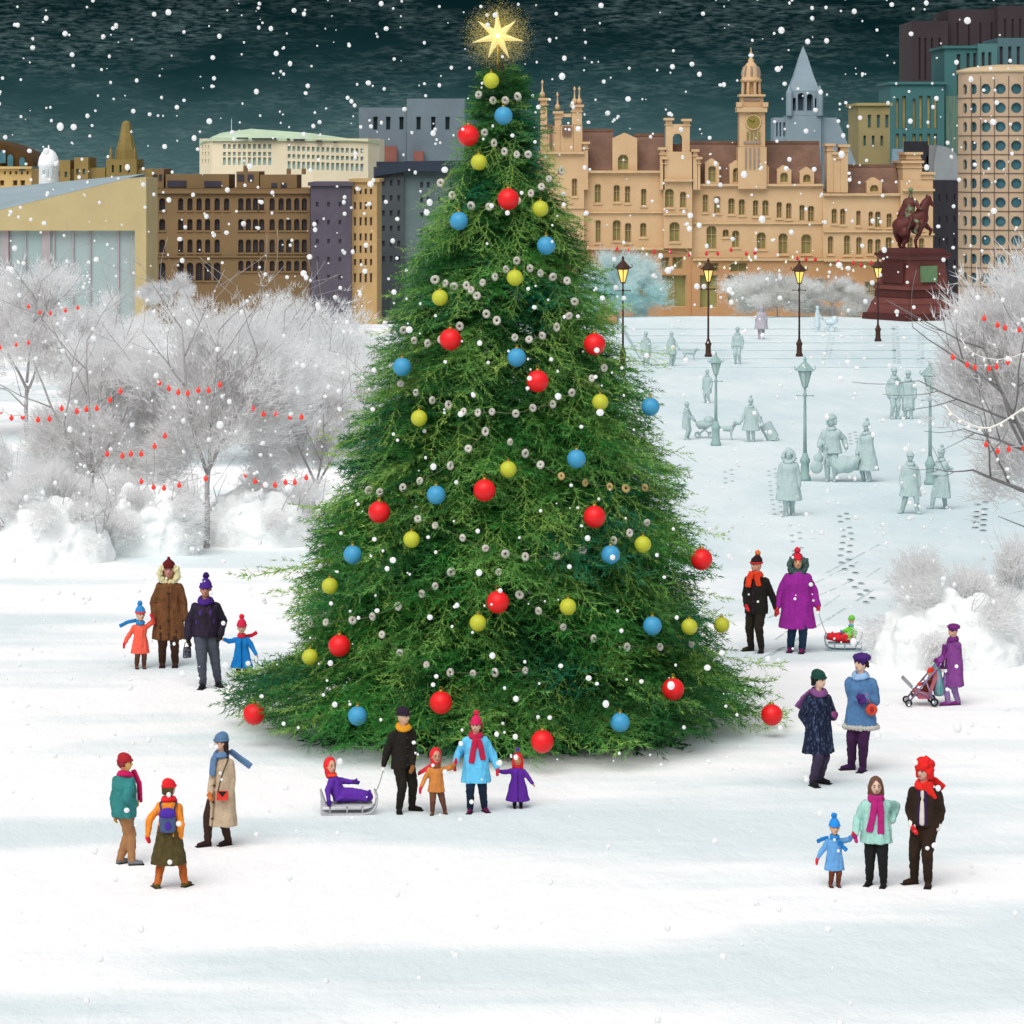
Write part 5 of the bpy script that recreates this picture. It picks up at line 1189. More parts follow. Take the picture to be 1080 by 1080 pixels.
# end pavilion with tall chimneys and an open arch
pier(570, 577, 106, 159.8); pier(577.3, 590.5, 133, 159.8, cap=False); pier(585, 592, 120, 133, cap=True); pier(590.8, 604.5, 132, 159.8, cap=False); pier(592.2, 602.5, 120, 123.5, cap=False); pier(603, 613.5, 113, 131.8); pier(604.8, 614, 132.3, 159.8, cap=False)
for x0, x1, y0, y1 in ((577.5, 583, 131, 135), (579.5, 582, 135.2, 157), (593, 602.5, 133, 143)):
    put(MB().box(wx(x0, d), wx(x1, d), d - 1.0, d - .74, wz(y1, d), wz(y0, d)), 'louvre', slate, TH)
for x in (572, 588, 606, 611): put(MB().lathe([(.22, 0), (.25, .35), (.08, .55), (.05, 1.2), (.14, 1.35), (.02, 1.6)], (wx(x, d), d + .1, wz(118 if x == 588 else 105 if x == 572 else 112, d) + .2), 8), 'finial', st2, TH, None, True)
# middle tower with a through arch
A = [(wx(709, d), wx(719, d), wz(159.9, d), wz(141, d), 1)]
mp = lambda u, z, t: (u, d - .8 + t, z)
mb = MB(); wall_grid(mb, wx(702, d), wx(727, d), wz(159.9, d), wz(131, d), A, 2.4, mp)
mp2 = lambda u, z, t: (u, d + 1.6 - t, z)
wall_grid(mb, wx(702, d), wx(727, d), wz(159.9, d), wz(131, d), A, 0, mp2)
a_, b_, z0, z1 = wx(702, d), wx(727, d), wz(159.9, d), wz(131, d)
mb.add([(a_, d - .8, z0), (a_, d - .8, z1), (a_, d + 1.6, z1), (a_, d + 1.6, z0), (b_, d - .8, z0), (b_, d - .8, z1), (b_, d + 1.6, z1), (b_, d + 1.6, z0)], [(0, 1, 2, 3), (4, 7, 6, 5), (1, 5, 6, 2)])
put(mb, 'bell_arch', st1, TH)
pier(702, 708.5, 127, 130.8); pier(720.5, 727, 128, 130.8); put(MB().box(wx(709.5, d), wx(718.5, d), d + .2, d + .9, wz(159.8, d), wz(152, d)), 'louvre', slate, TH)
for x0, x1, yt in ((696, 700.5, 158), (730.5, 735, 160), (615, 620, 152), (735.5, 738, 168), (699, 701.8, 168)): pier(x0, x1, yt, 200, dd=d - .9, dep=2.2, nm='buttress')
# paired chimneys
for x0, x1, y0, y1 in ((872, 878.5, 154, 203), (886, 894, 155, 203), (878.7, 885.8, 163, 203)): pier(x0, x1, y0, y1, dd=d - .35, dep=2.5, nm='chimney')
# corner gable tower
pier(951, 971, 172, 189.8, dd=d - 1, dep=8); pier(955, 970, 163, 171.5, dd=d - .9, dep=6); pier(971.3, 983, 184, 189.8, dd=d - 1, dep=8)
# clock tower
def stage(x0, x1, y0, y1, dd, dep, nm='tower_stage', m=st1): return put(MB().box(wx(x0, d), wx(x1, d), dd, dd + dep, wz(y1, d), wz(y0, d)), nm, m, TH)
TY = d - .6; TW = wx(808, d) - wx(777.5, d)
stage(778, 808, 155, 199, TY, TW); stage(779.5, 806.5, 118.5, 154.8, TY + .15, TW - .3); stage(777, 808.5, 113, 118.3, TY - .2, TW + .4, 'cornice', st2); stage(776, 782, 108, 112.8, TY - .3, .7); stage(803.5, 809.5, 108, 112.8, TY - .3, .7)
stage(781, 805, 102, 112.7, TY + .5, TW - 1); stage(779, 807, 99.5, 101.8, TY + .2, TW - .4, 'cornice', st2)
for x in (786, 790.5, 795, 799.5): stage(x - .8, x + .8, 155.5, 178, TY - .12, .11, 'louvre', mat('louvre grey', '#8f8074', .9, .2, 1))
for y in (113.8, 149, 103.5): stage(784, 802, y, y + 2.4, TY - .14 + (.5 if y < 110 else .15 if y < 150 else 0) - (.2 if y == 113.8 else 0), .13, 'louvre', mat('louvre grey', '#8f8074', .9, .2, 1))
for x in (788.2, 792.2, 796.2, 800.2): stage(x - 1, x + 1, 139, 147, TY + .02, .12, 'lancet', glass_o)
RXm = Matrix.Rotation(PI / 2, 3, 'X')
cz_ = wz(129, d); cx_ = wx(794, d)
ck = put(MB().add([V((cx_, TY + .1, cz_)) + RXm @ V((math.cos(a) * r, math.sin(a) * r, h_)) for r, h_ in ((.62, 0), (.62, .12)) for a in np.linspace(0, 2 * PI, 25)[:-1]], [tuple(range(24, 48))] + [(i, (i + 1) % 24, 24 + (i + 1) % 24, 24 + i) for i in range(24)]), 'clock_face', mat('clock face', '#857638', .6, .15, 2), TH)
put(MB().torus((cx_, TY + .02, cz_), .66, .07, n=28, k=6, tilt=RXm), 'clock_rim', st2, TH, ck)
hm = MB()
for a, L, w in ((1.2, .3, .06), (2.6, .48, .045)): hm.bar((cx_, TY - .06, cz_), (cx_ + math.cos(a) * L, TY - .06, cz_ + math.sin(a) * L), w, .03)
put(hm, 'clock_hands', mat('clock hand', '#3b3020', .5, 0), TH, ck)
# belfry with open arches, dome and finial
bx0, bx1 = wx(783.5, d), wx(802.5, d); bw = bx1 - bx0; by = TY + .9
bl = MB()
for i in range(8):
    a = PI / 8 + i * PI / 4; bl.tube([((bx0 + bx1) / 2 + math.cos(a) * bw * .5, by + bw / 2 + math.sin(a) * bw * .5, wz(99.4, d)), ((bx0 + bx1) / 2 + math.cos(a) * bw * .47, by + bw / 2 + math.sin(a) * bw * .47, wz(86.5, d))], .14, 8)
bl.lathe([(bw * .3, wz(99.4, d)), (bw * .3, wz(86.5, d))], ((bx0 + bx1) / 2, by + bw / 2, 0), 12)
put(bl, 'belfry', st1, TH)
cxm, cym = (bx0 + bx1) / 2, by + bw / 2
def zz_(y): return wz(y, d)
dm = put(MB().lathe([(bw * .56, zz_(86.4)), (bw * .6, zz_(85)), (bw * .62, zz_(84)), (bw * .55, zz_(83.5)), (bw * .5, zz_(80)), (bw * .47, zz_(75)), (bw * .38, zz_(70)), (bw * .24, zz_(66.5)), (bw * .16, zz_(65)), (bw * .15, zz_(62)), (bw * .08, zz_(61)), (bw * .05, zz_(57)), (bw * .09, zz_(55.5)), (bw * .03, zz_(54)), (.03, zz_(49.5))], (cxm, cym, 0), 16), 'dome', st1, TH, None, True)
for i in range(8):
    a = i * PI / 4 - PI / 2; put(MB().tube([(cxm + math.cos(a) * bw * .505, cym + math.sin(a) * bw * .505, zz_(80)), (cxm + math.cos(a) * bw * .475, cym + math.sin(a) * bw * .475, zz_(75)), (cxm + math.cos(a) * bw * .385, cym + math.sin(a) * bw * .385, zz_(70))], .1, 6), 'dome_rib', mat('louvre grey', '#8f8074', .9, .2, 1), TH, dm)

# --- pale grey church with a spire behind the hall
d = 345.0
CH = building('church', 852, d, 'pale blue-grey church with a tall pointed spire behind the sandstone hall', 'church')
cg = mat('church stone', '#8799a3', .9, .1, .3, .4, 3); cgd = mat('church dark', '#4f6570', .8, .1, 1)
block(CH, 829, 866, 122, d, 3.6, cg, [(835, 840, 99 + 26, 116 + 26)][:0], y1=199)
A = [(wx(a, d), wx(b, d), wz(q, d), wz(p, d), 1) for a, b, p, q in ((835.5, 839.5, 103, 117), (841.5, 848.5, 98, 117), (851, 857.5, 99, 117), (859.5, 863, 103, 117))]
mp = lambda u, z, t: (u, d + .1 + t, z); mb = MB(); wall_grid(mb, wx(832, d), wx(865, d), wz(121.8, d), wz(96, d), A, 1.0, mp)
mb.box(wx(832, d), wx(865, d), d + 1.11, d + 3.3, wz(121.8, d), wz(96, d)); put(mb, 'tower_stage', cg, CH)
windows(CH, A, 1.0, mp, cg, cgd, .08, False)
xc = (wx(831.5, d) + wx(865.5, d)) / 2; rr = (wx(865.5, d) - wx(831.5, d)) / 2
sp_ = MB().lathe([(rr * 1.36, wz(95.8, d)), (rr * 1.3, wz(94, d)), (rr * .86, wz(80, d)), (rr * .38, wz(60, d)), (.05, wz(48.5, d))], (xc, d + 1.7, 0), 4, 0, PI / 4); put(sp_, 'spire', cg, CH)
for e in (-1, 1):
    put(MB().lathe([(.35, wz(122, d)), (.35, wz(98, d)), (.05, wz(90, d))], (xc + e * (rr - .1), d - .1, 0), 6), 'pinnacle', cg, CH)
block(CH, 816, 828.8, 124, d + .4, 4, cg, rows((819.5, 823, 827), 1.8, 129, 144), y1=199, rev=.3, fm=cg, pm=cgd, mull=False)
put(MB().prism([(wx(866.2, d), wz(199, d)), (wx(866.2, d), wz(124, d)), (wx(883, d), wz(124, d)), (wx(905, d), wz(176, d)), (wx(905, d), wz(199, d))], d + .6, d + 9), 'nave', cg, CH)
put(MB().box(wx(816, d), wx(905, d), d + 1, d + 9, CH.location.z - .5, wz(199.2, d)), 'wall', cg, CH)
for e in (838, 846, 852, 858): pass

# --- towers on the far side
d = 420.0
MT = building('tower_block', 1022, d, 'dark maroon stepped tower block rising behind the teal one')
mm = wallm('#3d3336', .12, .1); mmw = mat('dim pane', '#2a2427', .4, .2, 1)
block(MT, 962, 1000, 22, d, 14, mm, rows((970, 976, 983, 991), 2.2, 40, 84), rev=.2, fm=mm, pm=mmw, mull=False); block(MT, 1000.2, 1052, 10, d + 1, 14, mm, rows((1010, 1022, 1034, 1046), 2.2, 24, 60), rev=.2, fm=mm, pm=mmw, mull=False); block(MT, 1052.2, 1110, 6, d - .5, 14, mm, rows((1060, 1068, 1076), 2.2, 20, 60), rev=.2, fm=mm, pm=mmw, mull=False)
d = 380.0
TT = building('tower_block', 1000, d, 'teal stepped tower block with tall slot windows between the tan and the round tower')
tl_ = wallm('#3f6a6b', .1, .2); tan_p = mat('pane tan', '#b09a5c', .5, .25, .8); mar = mat('pane maroon', '#443539', .4, .2, 1)
block(TT, 939, 996, 89, d, 12, tl_, rows((953.5, 971, 979.5, 986.5), 4, 101, 136) + rows((946.5, 964), 3, 104, 136) + rows((946.5, 953.5, 964, 971, 979.5, 986.5), 3.6, 141, 165), rev=.4, fm=tl_, pm=tan_p, mull=False, top=(.3, tl_))
block(TT, 996.2, 1031, 51, d + .6, 12, tl_, rows((1011,), 4, 57, 100) + rows((1029 - .8, 1021), 3.6, 56, 78), rev=.4, fm=tl_, pm=mar, mull=False, top=(.3, tl_)); block(TT, 1031.2, 1052, 46, d + .2, 12, wallm('#4d7474', .1, .2), rows((1037, 1044), 3.4, 55, 74), rev=.4, fm=tl_, pm=mar, mull=False); block(TT, 1052.2, 1100, 40, d + .9, 12, wallm('#506b70', .1, .2), rows((1056, 1065, 1074), 3.6, 49, 70), rev=.4, fm=tl_, pm=mar, mull=False)
put(MB().box(wx(998, d), wx(1019, d), d + .35, d + .55, wz(165, d), wz(101, d)), 'slot_screen', mat('teal slots', '#6b8068', .6, .3, 1.2, col2='#3c5e5e', stretch=(6, 1, .4)), TT)
d = 360.0
TB = building('office_block', 921, d, 'tan office block between the church and the teal tower')
block(TB, 905.5, 938.6, 111.5, d, 11, wallm('#978a60', .12, .3), rows((917, 926.5, 935.5), 3.6, 121, 135) + rows((912, 921, 930), 3, 143, 154), rev=.35, fm=wallm('#978a60', .12, .3), pm=glass_t, mull=False, top=(.3, wallm('#a39463', .1, .3)))
put(MB().box(wx(939.5, d), wx(956, d), d - 1.5, d - .2, TB.location.z, wz(157, d)), 'side_wing', wallm('#7f98a6', .1, .3), TB)
d = 330.0
DK = building('office_block', 988, d, 'dark charcoal building with a rounded grey roof beside the sandstone hall')
ck_ = wallm('#2f2e34', .25, .6, scale=.6) if False else mat('charcoal render', '#2c2b31', .8, .3, .5, .8, 4, stretch=(1, 1, .3)); gry = wallm('#7e7f82', .12, .4)
block(DK, 956, 1016, 190, d, 10, ck_, [(a, a + 1.4, b, b + 7) for a in (990, 998, 1006) for b in (205, 228, 251, 274)], rev=.2, fm=ck_, pm=mat('dim pane', '#2a2427', .4, .2, 1), mull=False)
put(MB().prism([(wx(985, d), wz(189.8, d)), (wx(985, d), wz(174, d))] + [(wx(993 + 24 * math.sin(a), d), wz(190 - 36 * math.cos(a), d)) for a in np.linspace(-.2, PI / 2, 10)] , d + .1, d + 8), 'roof', mat('vault grey', '#8b9193', .7, .12, .6), DK)
put(MB().box(wx(956, d), wx(977, d), d + .05, d + 4, wz(189.7, d), wz(165, d)), 'plant_room', ck_, DK); put(MB().box(wx(958, d), wx(979, d), d + .2, d + 4, wz(164.7, d), wz(149, d)), 'plant_room', ck_, DK); put(MB().box(wx(980, d), wx(992, d), d + .3, d + 3, wz(189.7, d), wz(153, d)), 'lift_tower', gry, DK)
# --- round tower
d = 262.0
RT = building('round_tower', 1072, d, 'round cream tower with blue windows and a thin grid of joints', 'building')
R_ = (wx(1072, d) - wx(1018, d)); cxr, cyr = wx(1072, d), d + R_
cream = wallm('#b59c82', .12, .35); jm = mat('joint dark', '#5d5048', .9, .1)
Hs = []; z_rows = []
top_px = 76
for i in range(11):
    z_rows.append(93 + i * 20.0)
angs = [math.asin(max(-1, min(1, (x - 1072) / 54.0))) for x in (1022.0, 1029.5, 1041, 1055.5, 1072, 1088, 1102)]
for a in angs:
    for y in z_rows:
        wv = .42 * (1 if abs(a) < .9 else .8)
        Hs.append((a * R_ - wv, a * R_ + wv, wz(y + 6.2, d), wz(y - 4.8, d), 1))
mpr = lambda u, z, t: (cxr + math.sin(u / R_) * (R_ - t), cyr - math.cos(u / R_) * (R_ - t), z)
mb = MB()
us = list(np.linspace(-PI / 2 * R_, PI / 2 * R_, 31))
def wall_curved():
    xs = sorted({round(v, 4) for v in us + [h[0] for h in Hs] + [h[1] for h in Hs]}); zs = sorted({round(v, 4) for v in [RT.location.z - .5, wz(top_px, d)] + [h[2] for h in Hs] + [h[3] for h in Hs]})
    for i in range(len(xs) - 1):
        for j in range(len(zs) - 1):
            cx, cz = (xs[i] + xs[i + 1]) / 2, (zs[j] + zs[j + 1]) / 2
            if any(h[0] < cx < h[1] and h[2] < cz < h[3] for h in Hs): continue
            mb.add([mpr(xs[i], zs[j], 0), mpr(xs[i + 1], zs[j], 0), mpr(xs[i + 1], zs[j + 1], 0), mpr(xs[i], zs[j + 1], 0)], [(0, 1, 2, 3)])
    for h in Hs:
        c = [(h[0], h[2]), (h[1], h[2]), (h[1], h[3]), (h[0], h[3])]
        for k in range(4): mb.add([mpr(*c[k], 0), mpr(*c[(k + 1) % 4], 0), mpr(*c[(k + 1) % 4], .3), mpr(*c[k], .3)], [(0, 3, 2, 1)])
        r = (h[1] - h[0]) / 2; cx = (h[0] + h[1]) / 2
        for tz, sg in ((h[3] - r, 1), (h[2] + r, -1)):
            for s_ in (-1, 1):
                pts = [(cx + s_ * r * math.cos(a), tz + sg * r * math.sin(a)) for a in np.linspace(0, PI / 2, 5)]
                mb.add([mpr(cx + s_ * r, tz + sg * r, .02)] + [mpr(*p, .02) for p in pts], [tuple(range(6))])
wall_curved()
back = [(cxr + math.sin(a) * R_, cyr - math.cos(a) * R_) for a in np.linspace(PI / 2, PI * 1.5, 16)]
for p, q in zip(back, back[1:]): mb.add([(*p, RT.location.z - .5), (*q, RT.location.z - .5), (*q, wz(top_px, d)), (*p, wz(top_px, d))], [(0, 1, 2, 3)])
put(mb, 'wall', cream, RT, None, False)
windows(RT, Hs, .3, mpr, mat('frame blue grey', '#4d6b74', .6, .1), glass_t, .06, False)
# roof: rises towards the middle
put(MB().lathe([(R_ + .12, wz(top_px, d) + .002), (R_ + .12, wz(top_px - 3, d)), (R_ * .8, wz(70, d)), (R_ * .3, wz(67, d)), (.05, wz(66.5, d))], (cxr, cyr, 0), 48), 'roof', mat('roof stone', '#c4ad8b', .9, .1, .5), RT, None, True)
jb = MB()
for i in range(11):
    zc = wz(103 + i * 20, d)
    jb.tube([mpr(a * R_, zc, -.03) for a in np.linspace(-PI / 2, PI / 2, 40)], .035, 5)
for a in (-.95, -.72, -.43, -.15, .15, .4, .7): jb.tube([mpr(a * R_, RT.location.z, -.035), mpr(a * R_, wz(80, d), -.035)], .03, 5)
put(jb, 'joint_lattice', jm, RT)

# --- the other side of the town
d = 330.0
BR = building('office_block', 240, d, 'brown stone office block with four rows of dark windows')
brn = mat('brown stone', '#776446', .9, .2, .18, .5, 2.5, col2='#866a4a')
gw = []
gx = [171, 190.5, 200.3, 210, 219, 229, 239, 254, 262, 269.5, 276, 287, 296.5, 304.5, 313, 321]
for j, (y0, y1) in enumerate(((209, 222), (231, 243), (252.5, 266.5), (275, 290))):
    for i, x in enumerate(gx):
        if (j == 1 and i in (6,)) or (j == 2 and i == 6 ) : continue
        w = 5.6 if i not in (0,) else 6.5
        if j == 3: w = 7.2 if i < 6 else 5.4; y0_, y1_ = (277, 296) if i < 6 else (275, 286)
        else: y0_, y1_ = y0, y1
        if j == 3 and i == 6: continue
        gw.append((x - w / 2, x + w / 2, y0_, y1_))
block(BR, 155.5, 327, 199, d, 16, brn, gw, rev=.45, fm=mat('frame brown', '#4a3a2c', .7, .1), pm=glass_d, mull=True, sill=brn, arch=1)
put(MB().box(wx(155.2, d), wx(327.2, d), d - .35, d + .2, wz(204, d), wz(201, d)), 'cornice', brn, BR); put(MB().box(wx(155.3, d), wx(327.1, d), d - .2, d + .2, wz(271.5, d), wz(270, d)), 'string_course', brn, BR)
for x0, x1, y0, y1 in ((158, 171, 178, 198.6), (173, 240, 184, 198.6), (248, 272, 181, 198.6), (273, 312, 184.5, 198.6)):
    put(MB().box(wx(x0, d), wx(x1, d), d + 1.5, d + 9, wz(y1, d) , wz(y0, d)), 'roof_storey', brn, BR)
for x0, x1, y0, y1 in ((175, 195, 190.5, 197.5), (214, 232, 191, 197.5), (249, 256, 184, 191), (260, 266, 184, 191), (285, 291, 193, 198), (295, 301, 193, 198), (160, 164, 184, 190), (166, 169, 184, 190)):
    put(MB().box(wx(x0, d), wx(x1, d), d + 1.4, d + 1.49, wz(y1, d), wz(y0, d)), 'window', glass_d, BR)
for x in (162, 254, 300, 316): put(MB().box(wx(x, d), wx(x + 4, d), d + 3, d + 4, wz(184 if x != 254 else 181, d), wz(174.5 if x == 254 else 178, d)), 'chimney', brn, BR)
d = 327.0
SB = building('office_block', 348, d, 'plain slate-purple block with a narrow tan facet beside the big fir')
spl = mat('slate purple render', '#55505c', .85, .22, .35, .6, 4)
block(SB, 327.5, 370.5, 196, d, 14, spl, [(x, x + 3.2, y, y + 5) for x in (333, 345, 357) for y in (213, 232, 252, 271, 290)], rev=.2, fm=spl, pm=mat('pane dim slate', '#413e49', .4, .2, 1), mull=False, top=(.35, spl))
tan_ = wallm('#b79869', .14, .5)
tw_ = [(x, x + 2.6, y, y + hh) for x, s in ((373, 0), (379, 1), (384.5, 2), (390, 3)) for y, hh in ((199, 6), (213, 8), (229, 9), (246, 8), (259, 8), (273, 7), (288, 10))]
block(SB, 370.7, 397.5, 192, d + .8, 12, tan_, tw_, rev=.3, fm=tan_, pm=glass_d, mull=False, top=(.3, tan_))
d = 350.0
GB_ = building('office_block', 430, d, 'dark slate-green block with a flat blue-black roof half behind the big fir')
gsl = mat('slate green render', '#4c5457', .85, .2, .3, .5, 3); gsl2 = mat('slate green pale', '#66787a', .85, .2, .3, .5, 3)
block(GB_, 394, 426, 176, d, 12, gsl, [(x, x + 3, y, y + 6) for x in (403, 411, 419) for y in (190, 206, 222, 238, 254, 270)], rev=.25, fm=gsl, pm=mat('pane dim slate', '#413e49', .4, .2, 1), mull=False)
block(GB_, 426.2, 500, 181, d + .5, 12, gsl2, [(x, x + 3.4, y, y + 6) for x in (443, 450, 462, 474) for y in (192, 208, 224, 240, 256)], rev=.25, fm=gsl2, pm=mat('pane dim slate', '#413e49', .4, .2, 1), mull=False)
put(MB().prism([(wx(395, d), wz(186, d)), (wx(397, d), wz(178, d)), (wx(428, d), wz(170, d)), (wx(502, d), wz(169, d)), (wx(502, d), wz(180.7, d)), (wx(428, d), wz(180.7, d))], d - .6, d - .05), 'roof_edge', mat('blue black lead', '#2f3a49', .7, .15, 1), GB_)
put(MB().box(wx(397, d), wx(502, d), d - .04, d + 11, wz(175.6, d), wz(170.5, d)), 'roof', mat('blue black lead', '#2f3a49', .7, .15, 1), GB_)
d = 400.0
GY = building('office_block', 430, d, 'pale blue-grey flat-topped block with four slot windows, behind the slate-green block')
pg_ = mat('grey blue render', '#707e88', .9, .12, .3, .4, 3)
block(GY, 378.5, 428.8, 113.5, d, 14, pg_, rows((396, 409.5, 423.5), 5, 123, 137), rev=.5, fm=pg_, pm=mat('pane night', '#1f3238', .35, .2, 1), mull=False)
block(GY, 429, 490, 104, d - .4, 15, pg_, rows((441.5, 457, 472), 5, 123, 137), rev=.5, fm=pg_, pm=mat('pane night', '#1f3238', .35, .2, 1), mull=False)
for x0, x1, y0, y1 in ((400, 419, 154, 176), (437, 447, 159.5, 172)): put(MB().box(wx(x0, d), wx(x1, d), d - 2, d - .45, wz(y1, d), wz(y0, d)), 'brick_annexe', wallm('#8d5a50', .15, .5), GY)
# big cream curved block
d = 375.0
CR = building('hotel', 300, d, 'large cream building with a bowed front, pale green roof and many blue windows', 'building')
crm = wallm('#e6dabd', .06, .3); crg = mat('pale copper roof', '#b9cdb0', .8, .12, .4)
plan = [(206, 5.0), (222, 1.2), (262, 0.0), (330, -.3), (388, .6), (399, 3.2)]
Pp = [(wx(x, d), d + y) for x, y in plan]
cum = [0.0]
for p, q in zip(Pp, Pp[1:]): cum.append(cum[-1] + math.hypot(q[0] - p[0], q[1] - p[1]))
def mpc(u, z, t):
    i = max(0, min(len(Pp) - 2, next((k for k in range(len(cum) - 1) if u <= cum[k + 1]), len(Pp) - 2)))
    f = (u - cum[i]) / (cum[i + 1] - cum[i]); p, q = Pp[i], Pp[i + 1]; L = cum[i + 1] - cum[i]
    nx, ny = -(q[1] - p[1]) / L, (q[0] - p[0]) / L
    return (p[0] + (q[0] - p[0]) * f + nx * t, p[1] + (q[1] - p[1]) * f + ny * t, z)
def uof(px):
    X = wx(px, d); i = next((k for k in range(len(Pp) - 1) if X <= Pp[k + 1][0]), len(Pp) - 2)
    return cum[i] + (X - Pp[i][0]) / (Pp[i + 1][0] - Pp[i][0]) * (cum[i + 1] - cum[i])
Hc = []
xsA = [236 + i * 5.4 for i in range(10)]; xsB = [305 + i * 5.1 for i in range(16)]
for y0, y1, B in ((152, 157, 0), (160.2, 164.6, 0), (166, 174, 0)):
    for x in xsA: Hc.append((uof(x - 1.6), uof(x + 1.6), wz(y1, d), wz(y0, d), 1))
for y0, y1 in ((154, 159), (162.5, 167), (170, 178)):
    for i, x in enumerate(xsB):
        sl = (x - 305) * .035; Hc.append((uof(x - 1.5), uof(x + 1.5), wz(y1 + sl, d), wz(y0 + sl, d), 1))
for x in (210, 214, 218): 
    for y in (153, 160, 168): Hc.append((uof(x - .8), uof(x + .8), wz(y + 5, d), wz(y, d), 1))
mb = MB()
xs = sorted({round(v, 4) for v in cum + [h[0] for h in Hc] + [h[1] for h in Hc]})
ztop = wz(146, d); zs = sorted({round(v, 4) for v in [CR.location.z - .5, ztop] + [h[2] for h in Hc] + [h[3] for h in Hc]})
for i in range(len(xs) - 1):
    for j in range(len(zs) - 1):
        cx, cz = (xs[i] + xs[i + 1]) / 2, (zs[j] + zs[j + 1]) / 2
        if any(h[0] < cx < h[1] and h[2] < cz < h[3] for h in Hc): continue
        e0, e1 = xs[i] + 1e-6, xs[i + 1] - 1e-6
        mb.add([mpc(e0, zs[j], 0), mpc(e1, zs[j], 0), mpc(e1, zs[j + 1], 0), mpc(e0, zs[j + 1], 0)], [(0, 1, 2, 3)])
for h in Hc:
    c = [(h[0], h[2]), (h[1], h[2]), (h[1], h[3]), (h[0], h[3])]
    for k in range(4): mb.add([mpc(*c[k], 0), mpc(*c[(k + 1) % 4], 0), mpc(*c[(k + 1) % 4], .3), mpc(*c[k], .3)], [(0, 3, 2, 1)])
bk = [(Pp[-1][0], d + 18), (Pp[0][0], d + 18)]; ring = [Pp[-1]] + bk + [Pp[0]]
for p, q in zip(ring, ring[1:]): mb.add([(*p, CR.location.z - .5), (*q, CR.location.z - .5), (*q, ztop), (*p, ztop)], [(0, 1, 2, 3)])
put(mb, 'wall', crm, CR)
for h in Hc:
    p = MB().add([mpc(h[0], h[2], .3), mpc(h[1], h[2], .3), mpc(h[1], h[3], .3), mpc(h[0], h[3], .3)], [(0, 1, 2, 3)]); put(p, 'window', glass_b, CR)
# sloping copper roof: eave line follows the plan, ridge set back
eave = [(p[0], p[1] - .3, wz(y, d)) for p, y in zip(Pp, (152, 144.5, 145.8, 146.5, 149.5, 152))]
rid = [(wx(226, d), d + 6, wz(140.5, d)), (wx(230, d), d + 5, wz(139.5, d)), (wx(262, d), d + 4, wz(135.5, d)), (wx(325, d), d + 4, wz(140, d)), (wx(384, d), d + 5, wz(148.5, d)), (wx(389, d), d + 6, wz(149, d))]
mb = MB().add(eave + rid + [(x, y, ztop - .3) for x, y, _ in eave], [(i, i + 1, 7 + i, 6 + i) for i in range(5)] + [(12 + i, 13 + i, i + 1, i) for i in range(5)])
mb.add(rid + [(x, d + 18, z - 1.2) for x, y, z in rid], [(i, i + 1, 7 + i, 6 + i) for i in range(5)])
put(mb, 'roof', crg, CR)
for x0, x1, y in ((250, 262, 145.0), (266, 292, 145.6), (303, 306, 146), (310, 322, 146.6), (334, 340, 148), (352, 356, 149.2)): put(MB().box(wx(x0, d), wx(x1, d), d - .75, d - .4, wz(y + 1.6, d), wz(y, d)), 'roof_vent', glass_d, CR)
put(MB().lathe([(.06, wz(144, d)), (.05, wz(127, d)), (.01, wz(124, d))], (wx(241, d), d + 4, 0), 6), 'flag_pole', mat('pole pale', '#b9c0c0', .5, .1), CR)
block(CR, 311, 343, 163, d - 1.2, 1.0, wallm('#d9b9a2', .08, .4), [(316, 319, 168, 173), (324, 327, 169, 174), (332, 335, 170, 175)], rev=.2, fm=crm, pm=glass_b, mull=False) if False else None

# low glass hall with a sloping roof
d = 300.0
LH = building('exhibition_hall', 75, d, 'low hall with a sloping blue-grey roof, khaki fascia and grey-teal glass front', 'building')
kh = wallm('#b3a378', .1, .3); rb = mat('zinc blue grey', '#93a4ab', .6, .1, .4)
gl_ = mat('hall glass', '#93aeab', .4, .2, .12, col2='#a3a2a8', stretch=(1, 1, .2))
zb = LH.location.z - .5
put(MB().prism([(wx(-30, d), wz(243, d)), (wx(-30, d), wz(229, d)), (wx(135, d), wz(188, d)), (wx(155, d), wz(186.5, d)), (wx(155, d), zb), (wx(143, d), zb), (wx(143, d), wz(243, d))], d - .6, d + .4), 'fascia', kh, LH)
put(MB().add([(wx(-30, d), d - .62, wz(229, d)), (wx(135, d), d - .62, wz(188, d)), (wx(135, d), d + 14, wz(184, d)), (wx(-30, d), d + 14, wz(200, d)), (wx(-30, d), d + 14, zb), (wx(135, d), d + 14, zb)], [(0, 1, 2, 3), (3, 2, 5, 4)]), 'roof', rb, LH)
put(MB().box(wx(143, d), wx(155, d), d + .41, d + 9, zb, wz(188, d)), 'wall', kh, LH)
put(MB().box(wx(-30, d), wx(142.8, d), d + .25, d + .35, zb, wz(243.2, d)), 'glass_front', gl_, LH)
for x in (-8, 1, 9, 26, 44, 56, 76, 94, 124): put(MB().box(wx(x, d), wx(x + (9 if x in (1, 44) else 1.6), d), d + .05, d + .24, zb, wz(243.3, d)), 'mullion', mat('mullion dusty pink', '#a39a9d', .7, .12, .5), LH)
